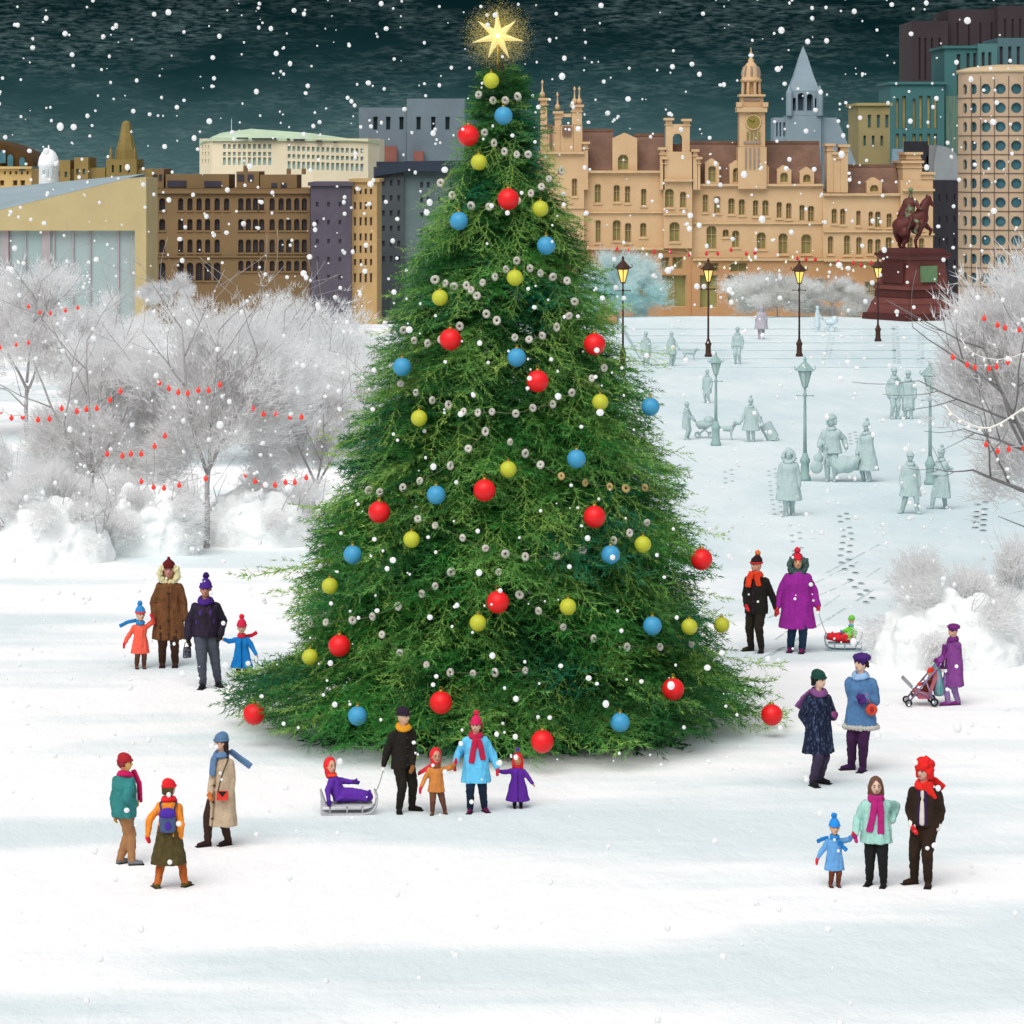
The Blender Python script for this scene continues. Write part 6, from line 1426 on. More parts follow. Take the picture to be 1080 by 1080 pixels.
# spire and stubby blocks behind
d = 400.0
OS = building('church', 128, d, 'small olive stone church with a pointed steeple beyond the sloping hall', 'church')
ol = wallm('#857444', .14, .3)
block(OS, 112, 144, 168, d, 8, ol, rows((119, 127, 136), 2.4, 174, 182), rev=.3, fm=ol, pm=mat('pane night', '#1f3238', .35, .2, 1), mull=False)
xc = wx(130, d); k_ = d / F
put(MB().lathe([(12 * k_, wz(168.3, d)), (11 * k_, wz(158, d)), (8.5 * k_, wz(150, d)), (6.3 * k_, wz(140, d)), (4.4 * k_, wz(129, d)), (1.2 * k_, wz(127.0, d))], (xc, d + 3, 0), 8), 'spire', ol, OS)
for x in (116, 141): put(MB().lathe([(2 * k_, wz(168.2, d)), (1.7 * k_, wz(160, d)), (.3 * k_, wz(155, d))], (wx(x, d), d + .9, 0), 6), 'pinnacle', ol, OS)
block(OS, 144.2, 162, 178, d + 1, 8, ol, y1=None)
OB = building('terrace', 82, d, 'row of low olive flat-roofed blocks with teal panes beyond the sloping hall', 'building')
ol2 = wallm('#8b7748', .14, .4)
for x0, x1, y in ((58, 74, 169), (74.2, 78, 178), (78.2, 93, 166), (93.2, 111, 177)):
    block(OB, x0, x1, y, d - (1 if y < 170 else 0), 8, ol2, [(x0 + 2, x0 + 5, y + 12, y + 18), (x1 - 6, x1 - 3, y + 12, y + 18)] if x1 - x0 > 9 else [], rev=.3, fm=ol2, pm=glass_t, mull=False)
d = 345.0
WT = thing('domed_turret', V((wx(48.5, d), d, zfar(d))), 'white snow-covered domed turret between the brown mansard and the olive blocks', 'turret')
kw_ = d / F
put(MB().lathe([(10.5 * kw_, zfar(d)), (10.5 * kw_, wz(176, d)), (11.5 * kw_, wz(175, d)), (11.3 * kw_, wz(172, d)), (10 * kw_, wz(166, d)), (7 * kw_, wz(160.5, d)), (3 * kw_, wz(157.5, d)), (1 * kw_, wz(157, d)), (.6 * kw_, wz(153, d))], (wx(48.5, d), d + 2, 0), 20), 'snowy_dome', snowcap, WT, None, True)
for x in (44, 48.5, 53): put(MB().box(wx(x - .9, d), wx(x + .9, d), d + .87, d + 1.05, wz(186, d), wz(179, d)), 'window', mat('pane frost', '#b9c4c8', .5, .1), WT)
DM = building('mansion_block', 12, d + 5, 'cream block under a rounded brown mansard roof with teal dormers', 'building')
d = 350.0
brd = mat('mansard brown', '#4f3616', .85, .25, .5, .6, 4); cr2 = wallm('#c8aa70', .12, .4)
block(DM, -40, 33, 178, d, 14, cr2, rows((2, 16, 24), 5, 190, 196) + rows((5, 11, 17, 23, 29), 2.2, 180.5, 184), rev=.35, fm=cr2, pm=mat('pane umber', '#4a3a1c', .4, .2), mull=False)
put(MB().box(wx(-40, d), wx(34, d), d - .5, d + .2, wz(178, d), wz(175.5, d)), 'cornice', cr2, DM)
put(MB().prism([(wx(-40, d), wz(175.3, d))] + [(wx(-40 + 75 * math.sin(a), d), wz(176 - 30 * math.cos(a), d)) for a in np.linspace(.02, PI / 2 - .01, 12)], d + .3, d + 12), 'roof', brd, DM)
for x, y in ((3, 158), (11, 163), (23.5, 166)): put(MB().prism([(wx(x - 3, d), wz(y + 14, d)), (wx(x + 3, d), wz(y + 14, d)), (wx(x + 3, d), wz(y + 3, d)), (wx(x + 1.8, d), wz(y + .5, d)), (wx(x, d), wz(y - .4, d)), (wx(x - 1.8, d), wz(y + .5, d)), (wx(x - 3, d), wz(y + 3, d))], d - .1, d + .28), 'dormer', glass_t, DM)
# ---------------------------------------------------------------- street lamps
iron = mat('lamp iron', '#3d2418', .6, .2, 8, .5, 30); amber = mat('lit lamp glass', '#f0cf6a', .3, .05, 5, emit=.9)
sage = mat('pale sage iron', '#8da9a6', .8, .08, 5); sageg = mat('pale sage glass', '#afc5c1', .5, .05, 5)
def lamp(loc, h, label, group, mi, mg, thin=1.0):
    r = thing('street_lamp', loc, label, 'street lamp', group); k = h / 4.6
    MB().lathe([(.17, 0), (.17, .1), (.13, .16), (.12, .5), (.15, .56), (.15, .62), (.1, .7), (.07, .82)], n=12).build('lamp_base', mi, r, True)
    hp = h - 1.12 * k
    MB().lathe([(.05 * thin, .8), (.042 * thin, hp * .62), (.034 * thin, hp - .4 * k), (.05, hp - .38 * k), (.06, hp - .3 * k), (.035, hp - .24 * k), (.035, hp - .02 * k)], n=10).build('lamp_post', mi, r, True)
    b = MB(); b.tube([(-.3 * k, 0, hp - .33 * k), (.3 * k, 0, hp - .33 * k)], .018 * k, 6)
    for e in (-1, 1): b.ell((e * .3 * k, 0, hp - .33 * k), .035 * k, nu=8, nv=6)
    b.build('ladder_bar', mi, r, True)
    z = hp
    lt = MB()
    for i in range(6):
        a = i * PI / 3 + PI / 6
        lt.tube([(math.cos(a) * .1 * k, math.sin(a) * .1 * k, z + .02 * k), (math.cos(a) * .26 * k, math.sin(a) * .26 * k, z + .56 * k)], .02 * k, 6)
    lt.lathe([(.1 * k, z - .03 * k), (.13 * k, z), (.1 * k, z + .03 * k)], n=6, rot=PI / 6); lt.lathe([(.27 * k, z + .55 * k), (.3 * k, z + .58 * k), (.27 * k, z + .6 * k)], n=6, rot=PI / 6)
    lt.build('lantern_frame', mi, r)
    MB().lathe([(.085 * k, z + .03 * k), (.235 * k, z + .55 * k)], n=6, rot=PI / 6).build('lantern_glass', mg, r)
    MB().lathe([(.4 * k, z + .6 * k), (.34 * k, z + .68 * k), (.2 * k, z + .8 * k), (.15 * k, z + .86 * k), (.09 * k, z + .9 * k), (.05 * k, z + .98 * k), (.075 * k, z + 1.02 * k), (.02 * k, z + 1.12 * k)], n=6, rot=PI / 6).build('lantern_roof', mi, r)
    for e in (-1, 1): MB().tube([(e * .3 * k, 0, z + .6 * k), (e * .4 * k, 0, z + .68 * k), (e * .36 * k, 0, z + .78 * k)], .02 * k, 6).build('scroll', mi, r, True)
    return r
for px, py, top, lab in ((657, 386, 270, 'brown lamp post with lit amber lantern closest to the big fir'), (747, 378, 274, 'brown lamp post with lit amber lantern before the ground-floor arches of the hall'),
                         (843, 376, 274, 'brown lamp post with lit amber lantern between the two cream shrubs'), (926, 360, 272, 'brown lamp post with lit amber lantern next to the statue')):
    l = spot(px, py); lamp(l, (py - top) * l.y / F, lab, 'brown street lamps by the steps', iron, amber)
for px, py, top, lab in ((755, 470, 371, 'pale sage lamp post beside the figure with the pram, nearest the big fir'), (849, 507, 376, 'pale sage lamp post beside the adult carrying a child'), (981, 511, 381, 'pale sage lamp post in front of the couple holding hands')):
    l = spot(px, py); lamp(l, (py - top) * l.y / F, lab, 'pale unlit street lamps on the square', sage, sageg, 1.1)

# swags of small white bulbs and red ones between the brown lamps and the hall
SW = [[(640, 276), (650, 283), (660, 287), (668, 284), (676, 279), (678, 262)], [(682, 268), (692, 279), (702, 285), (712, 280), (722, 272), (728, 267)], [(728, 268), (738, 278), (750, 282), (764, 282), (776, 277), (790, 271)],
      [(792, 274), (800, 283), (812, 289), (822, 285), (829, 276), (836, 271)], [(850, 282), (862, 284), (876, 279), (888, 283), (900, 285), (912, 281), (924, 283)]]
for i, (pts, lab) in enumerate(zip(SW, ('swag of white bulbs from the fir to the first brown lamp', 'swag of white bulbs dipping deeply past the second brown lamp', 'shallow swag of white bulbs above the second brown lamp', 'swag of white bulbs dipping towards the third brown lamp', 'wavy swag of white bulbs from the third brown lamp to the statue'))):
    light_string(pts, 192, lab, 'white bulb swags before the sandstone hall', whitel, .07, wire=mat('flex olive', '#a7a06a', .8, .1), wr=.022)
redd = mat('red lamp deep', '#cf2036', .4, .1, 6, emit=.2)
for pts, lab in (([(651, 262), (663, 264), (690, 265), (707, 265), (727, 268), (745, 267), (757, 267), (771, 263), (787, 267), (796, 266)], 'row of red bulbs over the arches between the fir and the third brown lamp'), ([(841, 272), (850, 273), (860, 273), (884, 276), (900, 277), (908, 279), (919, 277)], 'row of red bulbs between the third brown lamp and the statue')):
    light_string(pts, 192, lab, 'red bulb rows before the sandstone hall', redd, .1, wire=mat('flex olive', '#a7a06a', .8, .1), wr=.012)

# ---------------------------------------------------------------- equestrian statue
sl = V(((963 - 540) * 184.5 / F, 184.5, 0)); sl.z = gz(sl.x, sl.y)
s_ = F / sl.y
ST = thing('equestrian_statue', sl, 'maroon bronze horse and rider on a tall stepped plinth with a green plaque', 'statue', None, .0)
brz = mat('bronze maroon', '#4e2320', .55, .3, 2.2, .6, 14, col2='#5c2b27', metal=.15); brzp = mat('bronze patina', '#5b2a26', .6, .3, 2.6, .5, 14, col2='#6f8a67', lo=.5, hi=.66)
gran = mat('red granite', '#6a3a35', .6, .18, 1.6, .3, 20); grd = mat('red granite dark', '#4c2320', .6, .2, 1.6, .3, 20)
def U(px, py): return ((px - 963) / s_, (341 - py) / s_)
pl = MB(); R45 = PI / 4 + .55
def stage_(w0, w1, ya, yb, m, nm, par=None):
    z0, z1 = U(0, ya)[1], U(0, yb)[1]
    return MB().lathe([(w0 / s_ * .72, z0), (w1 / s_ * .72, z1)], n=4, rot=R45).build(nm, m, par or ST)
base_ = stage_(76, 74, 346, 334, grd, 'plinth_step'); stage_(68, 62, 333.9, 324, gran, 'plinth_step'); stage_(63, 55, 323.9, 317, gran, 'plinth_step'); stage_(57, 55, 316.9, 309, grd, 'plinth_band'); stage_(58, 57, 308.9, 305, gran, 'plinth_band')
die = stage_(51, 46, 304.9, 278, gran, 'plinth_die'); stage_(49, 55, 277.9, 274, gran, 'cornice'); stage_(57, 57, 273.9, 271, grd, 'cornice'); stage_(52, 44, 270.9, 266, grd, 'plinth_cap')
# panels sit on the two faces towards the square
def face_panel(nm, m, face, u0, u1, ya, yb, pr=.05):
    a = R45 + PI / 4 + (-PI if face else -PI * 1.5) 
    nx, ny = math.cos(a), math.sin(a); tx, ty = -ny, nx
    if tx < 0: tx, ty = -tx, -ty
    rr = 49 / s_ * .72 * math.cos(PI / 4) + .03
    vs = []
    for off in (pr + .06, -.05):
        for u, y in ((u0, ya), (u1, ya), (u1, yb), (u0, yb)):
            vs.append((nx * (rr + off) + tx * u, ny * (rr + off) + ty * u, U(0, y)[1]))
    o = MB().add(vs, [(0, 1, 2, 3), (0, 4, 5, 1), (1, 5, 6, 2), (2, 6, 7, 3), (3, 7, 4, 0)]).build(nm, m, die); return o
face_panel('relief_panel', grd, 0, -.95, .95, 302, 281); face_panel('plaque', mat('plaque verdigris', '#63805a', .7, .2, 2.5), 1, -.55, .55, 301, 284)
hb_ = MB(); g = 1 / s_
def H(px, py, y=0.0): return V(((px - 963) * g, y, (341 - py) * g))
hb_.rc(H(951, 243, .15), 10.0 * g, H(962, 238), 9.0 * g); hb_.rc(H(962, 238), 9.0 * g, H(971, 234, -.1), 8.6 * g)
hb_.rc(H(972, 229, -.1), 7.0 * g, H(976, 218, -.1), 4.6 * g); hb_.rc(H(976, 218, -.1), 4.4 * g, H(979, 214, -.12), 3.6 * g); hb_.rc(H(978.5, 214.5, -.12), 3.4 * g, H(984, 221, -.15), 2.0 * g)
for e in (-.12, .12): hb_.rc(H(977, 212, -.12 + e), 1.0 * g, H(977.5, 208, -.12 + e), .6 * g)
for (a, b, c, d_, e) in (((949, 250), (951, 258), (949, 262), (951.5, 266.5), .45), ((954, 250), (956.5, 257), (952, 261), (953.5, 266.5), -.2)):
    hb_.rc(H(a[0], a[1], e), 6.2 * g, H(b[0], b[1], e), 3.0 * g); hb_.rc(H(b[0], b[1], e), 3.0 * g, H(c[0], c[1], e), 2.0 * g); hb_.rc(H(c[0], c[1], e), 2.0 * g, H(d_[0], d_[1], e), 1.7 * g); hb_.rc(H(d_[0], d_[1], e), 1.7 * g, H(d_[0] + 2, d_[1], e), 1.5 * g)
hb_.rc(H(971, 240, -.4), 4.6 * g, H(968.5, 250, -.4), 2.6 * g); hb_.rc(H(968.5, 250, -.4), 2.6 * g, H(964.5, 257.5, -.4), 2.0 * g); hb_.rc(H(964.5, 257.5, -.4), 1.9 * g, H(965.5, 266, -.4), 1.6 * g); hb_.rc(H(965.5, 266.3, -.4), 1.6 * g, H(967.5, 266.3, -.4), 1.4 * g)
hb_.rc(H(973, 239, .2), 4.2 * g, H(980, 245, .2), 2.4 * g); hb_.rc(H(980, 245, .2), 2.2 * g, H(983, 247, .2), 1.8 * g); hb_.rc(H(983, 246.5, .2), 1.7 * g, H(981, 252, .2), 1.4 * g)
hb_.rc(H(944, 240, .2), 2.6 * g, H(944.5, 250, .25), 2.4 * g); hb_.rc(H(944.5, 250, .25), 2.4 * g, H(947, 259, .25), 1.3 * g)
blob('horse', hb_, .055, brz, ST, 2, .02, 4)
rd = MB()
rd.rc(H(959, 233, -.05), 5.2 * g, H(960, 220, -.05), 5.6 * g); rd.rc(H(960, 219, -.05), 5.4 * g, H(960, 214, -.05), 3.4 * g); rd.rc(H(960, 214, -.05), 1.8 * g, H(960.3, 209, -.05), 2.0 * g)
rd.ell(H(960.3, 207.8, -.05), (2.4 * g, 2.8 * g, 3.2 * g))
rd.rc(H(965, 217, -.35), 2.6 * g, H(968, 224, -.5), 2.1 * g); rd.rc(H(968, 224, -.5), 2.0 * g, H(974, 225, -.4), 1.5 * g); rd.rc(H(955, 217, .3), 2.6 * g, H(955, 226, .45), 2.0 * g); rd.rc(H(955, 226, .45), 1.9 * g, H(962, 228, .5), 1.5 * g)
for e in (-.55, .5): rd.rc(H(960, 234, e * .6), 3.4 * g, H(967, 239, e), 2.7 * g); rd.rc(H(967, 239, e), 2.6 * g, H(964, 249, e), 1.8 * g); rd.rc(H(964, 249, e), 1.7 * g, H(967, 250.5, e), 1.3 * g)
rdo = blob('rider', rd, .045, brzp, ST, 2, .02, 5)
ct = MB(); ct.rc(H(957, 217, .2), 4.2 * g, H(953, 232, .3), 6.4 * g); ct.rc(H(953, 232, .3), 6.0 * g, H(949, 244, .1), 4.6 * g); blob('cloak', ct, .05, brz, rdo, 2, .04, 4)
hatb = MB(); hatb.lathe([(2.7 * g, 0), (2.9 * g, .5 * g), (2.2 * g, 2.6 * g), (.5 * g, 3.6 * g)], H(960.3, 205.4, -.05), 12); hatb.build('helmet', mat('plaque verdigris', '#63805a', .7, .2, 2.5), rdo, True)
MB().tube([H(961, 232, -.95 * .6), H(958, 240, -.8), H(955, 247, -.8)], [.05, .04, .03], 8).build('sword', brzp, rdo, True)

# ---------------------------------------------------------------- ground, steps, tracks
snow = bpy.data.materials.new('snow'); snow.use_nodes = True; nt = snow.node_tree; N = nt.nodes; L = nt.links; b = N['Principled BSDF']
b.inputs['Roughness'].default_value = .7; b.inputs['Specular IOR Level'].default_value = .25
tc = N.new('ShaderNodeTexCoord')
def nz(scale, st, det=5, rough=.6):
    mp_ = N.new('ShaderNodeMapping'); mp_.inputs['Scale'].default_value = st; L.new(tc.outputs['Object'], mp_.inputs['Vector'])
    n_ = N.new('ShaderNodeTexNoise'); n_.inputs['Scale'].default_value = scale; n_.inputs['Detail'].default_value = det; n_.inputs['Roughness'].default_value = rough; L.new(mp_.outputs['Vector'], n_.inputs['Vector']); return n_
def ramp(inp, p0, p1, c0, c1):
    r_ = N.new('ShaderNodeValToRGB'); r_.color_ramp.elements[0].position = p0; r_.color_ramp.elements[1].position = p1; r_.color_ramp.elements[0].color = (*c0, 1); r_.color_ramp.elements[1].color = (*c1, 1); L.new(inp, r_.inputs['Fac']); return r_
n1 = nz(1.0, (.06, .2, 1), 5, .55); fresh = ramp(n1.outputs['Fac'], .47, .58, lin('#fafafa'), lin('#dbe6e8'))
n2 = nz(1.0, (.12, .035, 1), 6, .7); trod = ramp(n2.outputs['Fac'], .42, .6, lin('#dde8ea'), lin('#cbdce0'))
sx = N.new('ShaderNodeSeparateXYZ'); L.new(tc.outputs['Object'], sx.inputs[0])
# the trodden square: y from about 75 m on, spreading to one side of the fir
def math_(op, a, b_=None):
    m_ = N.new('ShaderNodeMath'); m_.operation = op
    for i, v in enumerate((a, b_)):
        if v is None: continue
        if isinstance(v, (int, float)): m_.inputs[i].default_value = v
        else: L.new(v, m_.inputs[i])
    return m_.outputs[0]
yy = math_('ADD', sx.outputs[1], math_('MULTIPLY', math_('SUBTRACT', nz(1, (.2, .1, 1), 6, .75).outputs['Fac'], .5), 55))
mk = N.new('ShaderNodeMapRange'); mk.inputs['From Min'].default_value = 64; mk.inputs['From Max'].default_value = 82; L.new(yy, mk.inputs['Value'])
xx = math_('ADD', sx.outputs[0], math_('MULTIPLY', math_('SUBTRACT', nz(1, (.15, .08, 1), 6, .75).outputs['Fac'], .5), 10))
mk2 = N.new('ShaderNodeMapRange'); mk2.inputs['From Min'].default_value = -1; mk2.inputs['From Max'].default_value = 4; L.new(xx, mk2.inputs['Value'])
mx = N.new('ShaderNodeMix'); mx.data_type = 'RGBA'; L.new(math_('MULTIPLY', mk.outputs[0], mk2.outputs[0]), mx.inputs['Factor']); L.new(fresh.outputs[0], mx.inputs['A']); L.new(trod.outputs[0], mx.inputs['B'])
L.new(mx.outputs['Result'], b.inputs['Base Color'])
h1 = nz(1.0, (.5, .25, 1), 8, .62); h2 = nz(14, (1, 1, 1), 4, .6)
bp1 = N.new('ShaderNodeBump'); bp1.inputs['Strength'].default_value = .5; bp1.inputs['Distance'].default_value = .35; L.new(h1.outputs['Fac'], bp1.inputs['Height'])
bp2 = N.new('ShaderNodeBump'); bp2.inputs['Strength'].default_value = .3; bp2.inputs['Distance'].default_value = .03; L.new(h2.outputs['Fac'], bp2.inputs['Height']); L.new(bp1.outputs[0], bp2.inputs['Normal']); L.new(bp2.outputs[0], b.inputs['Normal'])
ys = list(np.arange(-40, 188, 4.0)) + [187.9, 190, 194, 200, 215, 240, 280, 340, 450, 700, 1200, 2500]
xsn = [-900, -400, -200, -120, -80] + list(range(-60, 61, 4)) + [80, 120, 200, 400, 900]
vs = []; fs = []
for y in ys:
    for x in xsn:
        z_ = 0.0 if y < 188 else -max(0.0, (y - 188) / 15.0 - .0)
        vs.append((x, y, z_ - (.0 if y < 188 else .02)))
nx_ = len(xsn)
fs = [(j * nx_ + i, j * nx_ + i + 1, (j + 1) * nx_ + i + 1, (j + 1) * nx_ + i) for j in range(len(ys) - 1) for i in range(nx_ - 1)]
gme = bpy.data.meshes.new('snow_ground'); gme.from_pydata(vs, [], fs); gme.polygons.foreach_set('use_smooth', [True] * len(fs)); gme.materials.append(snow)
tag(link('snow_ground', gme), kind='structure')
stone = mat('step stone', '#c3ced0', .9, .15, .8, .6, 5)
stp = MB()
for i in range(STEP_N):
    y0 = STEP_Y0 + i * STEP_D; y1 = 187.8
    stp.box(6.0, 27.0, y0 + .01, y0 + STEP_D + (.01 if i < STEP_N - 1 else 187.8 - y0 - STEP_D), -.1, STEP_H * (i + 1) - .03, 0)
    stp.box(5.98, 27.02, y0, y0 + STEP_D - .001 if i < STEP_N - 1 else 187.9, STEP_H * (i + 1) - .028, STEP_H * (i + 1), 1)
tag(stp.build('stone_steps', [stone, snow]), kind='structure')

track = mat('packed snow grey', '#b7c9cb', .8, .18, 4)
def prints(pts, n, sp_px, size, nm, lab):
    """a line of shallow boot marks pressed in the snow"""
    mb = MB(); side = 1; P0 = [spot(*p) for p in pts]
    for a, c in zip(P0, P0[1:]):
        Ld = (c - a).length; m_ = max(2, int(Ld / .62)); d_ = (c - a).normalized(); s1 = V((-d_.y, d_.x, 0))
        for i in range(m_):
            if rnd.random() < .12: continue
            q = a + d_ * (Ld * i / m_ + rnd.uniform(-.08, .08)) + s1 * side * .1; side = -side; q.z = gz(q.x, q.y) + .004
            for f_, r1, r2 in ((.0, .05, .12), (-.14, .04, .06)):
                vs = [q + d_ * (f_ + math.cos(t) * r2 * size) + s1 * math.sin(t) * r1 * size for t in np.linspace(0, 2 * PI, 11)[:-1]]
                mb.add(vs, [tuple(range(10))])
    return tag(mb.build(nm, track), lab, 'footprints', None, 'stuff')
prints([(768, 496), (769, 512)], 4, 4, 1.3, 'footprint_trail', 'short trail of grey boot marks below the pale pram'); prints([(814, 495), (817, 520), (822, 548)], 4, 4, 1.2, 'footprint_trail', 'trail of boot marks behind the pale hooded figure')
prints([(889, 542), (894, 566), (890, 590), (904, 616), (922, 640)], 4, 4, 1.7, 'footprint_trail', 'long trail of boot marks across the snow below the striding figure'); prints([(839, 562), (842, 585)], 4, 4, 1.2, 'footprint_trail', 'short trail of boot marks above the woman in magenta-purple')
prints([(872, 380), (878, 352)], 4, 4, 1.6, 'footprint_trail', 'trail of boot marks up the steps behind the ice-blue pram'); prints([(944, 344), (946, 384)], 4, 4, 1.9, 'footprint_trail', 'trail of boot marks from the statue down the steps'); prints([(972, 350), (970, 384)], 4, 4, 1.9, 'footprint_trail', 'trail of boot marks beside the statue steps')
prints([(1036, 520), (1032, 566)], 4, 4, 2.2, 'footprint_trail', 'trail of boot marks under the large grey frosted tree'); prints([(899, 456), (901, 470)], 4, 4, 1.5, 'footprint_trail', 'few boot marks behind the holding-hands couple')
trk = MB()
for a, c in (((795, 690), (930, 598)), ((800, 700), (950, 604)), ((810, 652), (900, 612)), ((872, 604), (928, 574)), ((780, 706), (840, 676)), ((846, 622), (910, 590))):
    A_, C_ = spot(*a), spot(*c); d_ = (C_ - A_); n_ = 14; s1 = V((-d_.y, d_.x, 0)).normalized()
    for i in range(n_):
        if rnd.random() < .3: continue
        p, q = A_ + d_ * (i / n_), A_ + d_ * ((i + .85) / n_); w_ = rnd.uniform(.012, .035)
        trk.add([p - s1 * w_ + V((0, 0, .004)), p + s1 * w_ + V((0, 0, .004)), q + s1 * w_ + V((0, 0, .004)), q - s1 * w_ + V((0, 0, .004))], [(0, 1, 2, 3)])
tag(trk.build('sled_tracks', track), 'thin grey sled tracks running away behind the couple with the blue-grey sled', 'tracks', None, 'stuff')

# ---------------------------------------------------------------- falling snow
flake = mat('snowflake', '#fbfcfc', .6, .01, 3, trans=.5)
NF = 4600
ico = MB().ell((0, 0, 0), 1, nu=12, nv=8); iv = np.array(ico.v, np.float32)
tris = []
for f in ico.f:
    for k in range(1, len(f) - 1): tris.append((f[0], f[k], f[k + 1]))
iv3 = iv[np.array(tris)]
parts = []
for i in range(NF):
    dd = 9 + 75 * math.sqrt(rnd.random())
    x = rnd.uniform(-.22, .22) * dd; zz = CAMH + rnd.uniform(-.30, .062) * dd
    if zz < .1: continue
    r = rnd.choice((.007, .01, .012, .014, .017, .021, .026)) * (.6 + dd / 55)
    if dd < 16: r *= .55
    n_ = 1 if rnd.random() < .92 else 2
    for j in range(n_):
        o_ = np.array([x, dd, zz], np.float32) + (nrg.normal(size=3) * r * .8 if j else 0)
        st_ = np.array([rnd.uniform(.9, 1.1), rnd.uniform(.9, 1.1), rnd.uniform(.9, 1.15)])
        parts.append(iv * (r * (1 if j == 0 else .7)) * st_ + o_)
pv = np.concatenate(parts).astype(np.float32); nb = len(parts); tf = np.array(tris, np.int32)
allf = (tf[None] + (np.arange(nb, dtype=np.int32) * len(iv))[:, None, None]).reshape(-1)
fme = bpy.data.meshes.new('falling_snow'); fme.vertices.add(len(pv)); fme.vertices.foreach_set('co', pv.reshape(-1))
fme.loops.add(len(allf)); fme.loops.foreach_set('vertex_index', allf); fme.polygons.add(len(allf) // 3); fme.polygons.foreach_set('loop_start', np.arange(0, len(allf), 3, dtype=np.int32))
fme.polygons.foreach_set('use_smooth', [True] * (len(allf) // 3)); fme.materials.append(flake); fme.update(calc_edges=True); fme.validate()
fl = link('falling_snow', fme)
tag(fl, 'round white snowflakes falling through the air over the whole square', 'snow', None, 'stuff')

# ---------------------------------------------------------------- sky, sun, camera
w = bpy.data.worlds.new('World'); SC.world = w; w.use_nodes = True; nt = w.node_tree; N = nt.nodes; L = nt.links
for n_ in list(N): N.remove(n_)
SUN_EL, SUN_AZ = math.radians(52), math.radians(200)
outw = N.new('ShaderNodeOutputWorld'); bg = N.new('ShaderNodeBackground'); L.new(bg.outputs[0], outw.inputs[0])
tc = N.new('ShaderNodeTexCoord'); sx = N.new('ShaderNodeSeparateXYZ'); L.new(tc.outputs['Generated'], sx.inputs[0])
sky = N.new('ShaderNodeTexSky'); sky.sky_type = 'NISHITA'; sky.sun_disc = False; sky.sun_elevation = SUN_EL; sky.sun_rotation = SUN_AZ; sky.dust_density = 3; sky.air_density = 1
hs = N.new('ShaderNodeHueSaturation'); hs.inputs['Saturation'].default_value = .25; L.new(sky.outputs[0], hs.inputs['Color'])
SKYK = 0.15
def stroke(st, det=4, lo=.4, hi=.62, rot=0.0):
    mp_ = N.new('ShaderNodeMapping'); mp_.inputs['Scale'].default_value = st; mp_.inputs['Rotation'].default_value = (0, rot, 0); L.new(tc.outputs['Generated'], mp_.inputs['Vector'])
    n_ = N.new('ShaderNodeTexNoise'); n_.inputs['Scale'].default_value = 1; n_.inputs['Detail'].default_value = det; n_.inputs['Roughness'].default_value = .7; L.new(mp_.outputs['Vector'], n_.inputs['Vector'])
    r_ = N.new('ShaderNodeMapRange'); r_.inputs['From Min'].default_value = lo; r_.inputs['From Max'].default_value = hi; L.new(n_.outputs['Fac'], r_.inputs['Value']); return r_.outputs[0]
rp = N.new('ShaderNodeValToRGB'); mr = N.new('ShaderNodeMapRange'); mr.inputs['From Min'].default_value = -.02; mr.inputs['From Max'].default_value = .06
wob = N.new('ShaderNodeMath'); wob.operation = 'MULTIPLY_ADD'; L.new(stroke((22, 22, 70), 5, 0, 1), wob.inputs[0]); wob.inputs[1].default_value = .022
L.new(sx.outputs[2], wob.inputs[2]); sub = N.new('ShaderNodeMath'); sub.operation = 'SUBTRACT'; L.new(wob.outputs[0], sub.inputs[0]); sub.inputs[1].default_value = .011; L.new(sub.outputs[0], mr.inputs['Value']); L.new(mr.outputs[0], rp.inputs['Fac'])
els = rp.color_ramp.elements
els[0].position = 0.0; els[0].color = (*lin('#4d6b6d'), 1); els[1].position = 1.0; els[1].color = (*lin('#061d20'), 1)
for p, c in ((.3, '#436163'), (.45, '#2f4d50'), (.58, '#183538'), (.75, '#0a2427')):
    e_ = els.new(p); e_.color = (*lin(c), 1)
mixs = N.new('ShaderNodeMix'); mixs.data_type = 'RGBA'
st_f = N.new('ShaderNodeMath'); st_f.operation = 'MULTIPLY'; L.new(stroke((260, 260, 1300), 4, .42, .72, .35), st_f.inputs[0]); L.new(stroke((12, 12, 60), 5, .42, .62, .2), st_f.inputs[1])
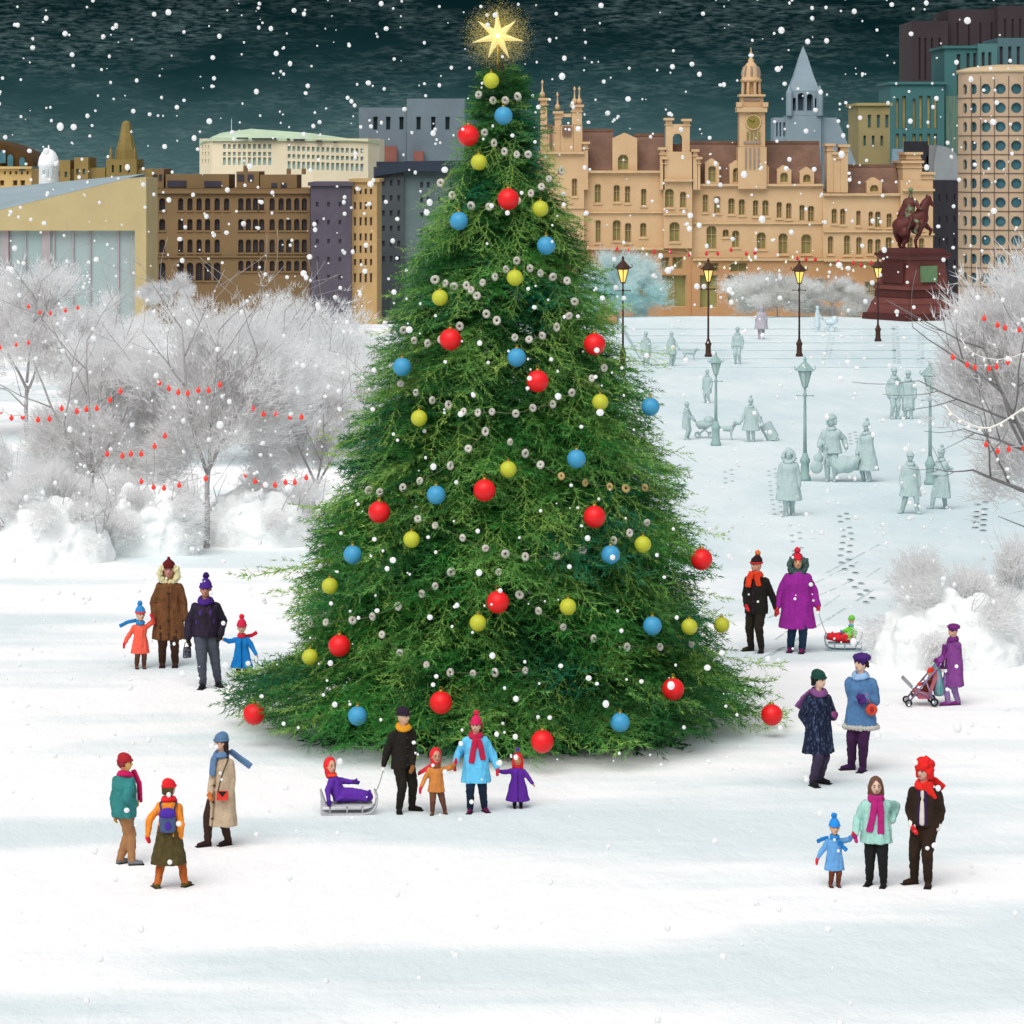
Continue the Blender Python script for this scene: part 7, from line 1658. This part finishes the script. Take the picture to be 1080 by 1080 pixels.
st_k = N.new('ShaderNodeMath'); st_k.operation = 'MULTIPLY'; L.new(st_f.outputs[0], st_k.inputs[0]); st_k.inputs[1].default_value = .5
L.new(st_k.outputs[0], mixs.inputs['Factor']); L.new(rp.outputs[0], mixs.inputs['A']); mixs.inputs['B'].default_value = (*lin('#82999b'), 1)
up = N.new('ShaderNodeMapRange'); up.interpolation_type = 'SMOOTHSTEP'; up.inputs['From Min'].default_value = .16; up.inputs['From Max'].default_value = .42; L.new(sx.outputs[2], up.inputs['Value'])  # bright upper sky, added out of view to light the ground
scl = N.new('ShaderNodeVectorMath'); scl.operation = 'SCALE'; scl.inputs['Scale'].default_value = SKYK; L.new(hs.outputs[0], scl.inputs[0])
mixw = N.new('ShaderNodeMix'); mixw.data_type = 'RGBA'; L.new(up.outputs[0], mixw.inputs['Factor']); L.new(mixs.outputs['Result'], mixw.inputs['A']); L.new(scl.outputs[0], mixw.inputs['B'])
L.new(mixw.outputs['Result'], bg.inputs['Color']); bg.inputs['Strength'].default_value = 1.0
sun = bpy.data.lights.new('sun', 'SUN'); sun.energy = 2.2; sun.angle = math.radians(60); sun.color = (1.0, .965, .92)
so = bpy.data.objects.new('sun', sun); COL.objects.link(so)
sd = V((math.sin(SUN_AZ) * math.cos(SUN_EL), math.cos(SUN_AZ) * math.cos(SUN_EL), math.sin(SUN_EL)))
so.rotation_euler = sd.to_track_quat('Z', 'Y').to_euler()
cam = bpy.data.cameras.new('camera'); cam.lens = F / 1080 * 36; cam.sensor_width = 36; cam.shift_y = -(540 - YH) / 1080; cam.clip_start = .5; cam.clip_end = 6000
co = bpy.data.objects.new('camera', cam); COL.objects.link(co); co.location = (0, 0, CAMH); co.rotation_euler = (PI / 2, 0, 0); SC.camera = co
vs_ = SC.view_settings; vs_.view_transform = 'Standard'; vs_.look = 'None'; vs_.exposure = -0.16; vs_.gamma = 1; vs_.use_curve_mapping = False
SC.cycles.max_bounces = 9; SC.cycles.diffuse_bounces = 7; SC.cycles.transmission_bounces = 5; SC.cycles.transparent_max_bounces = 4
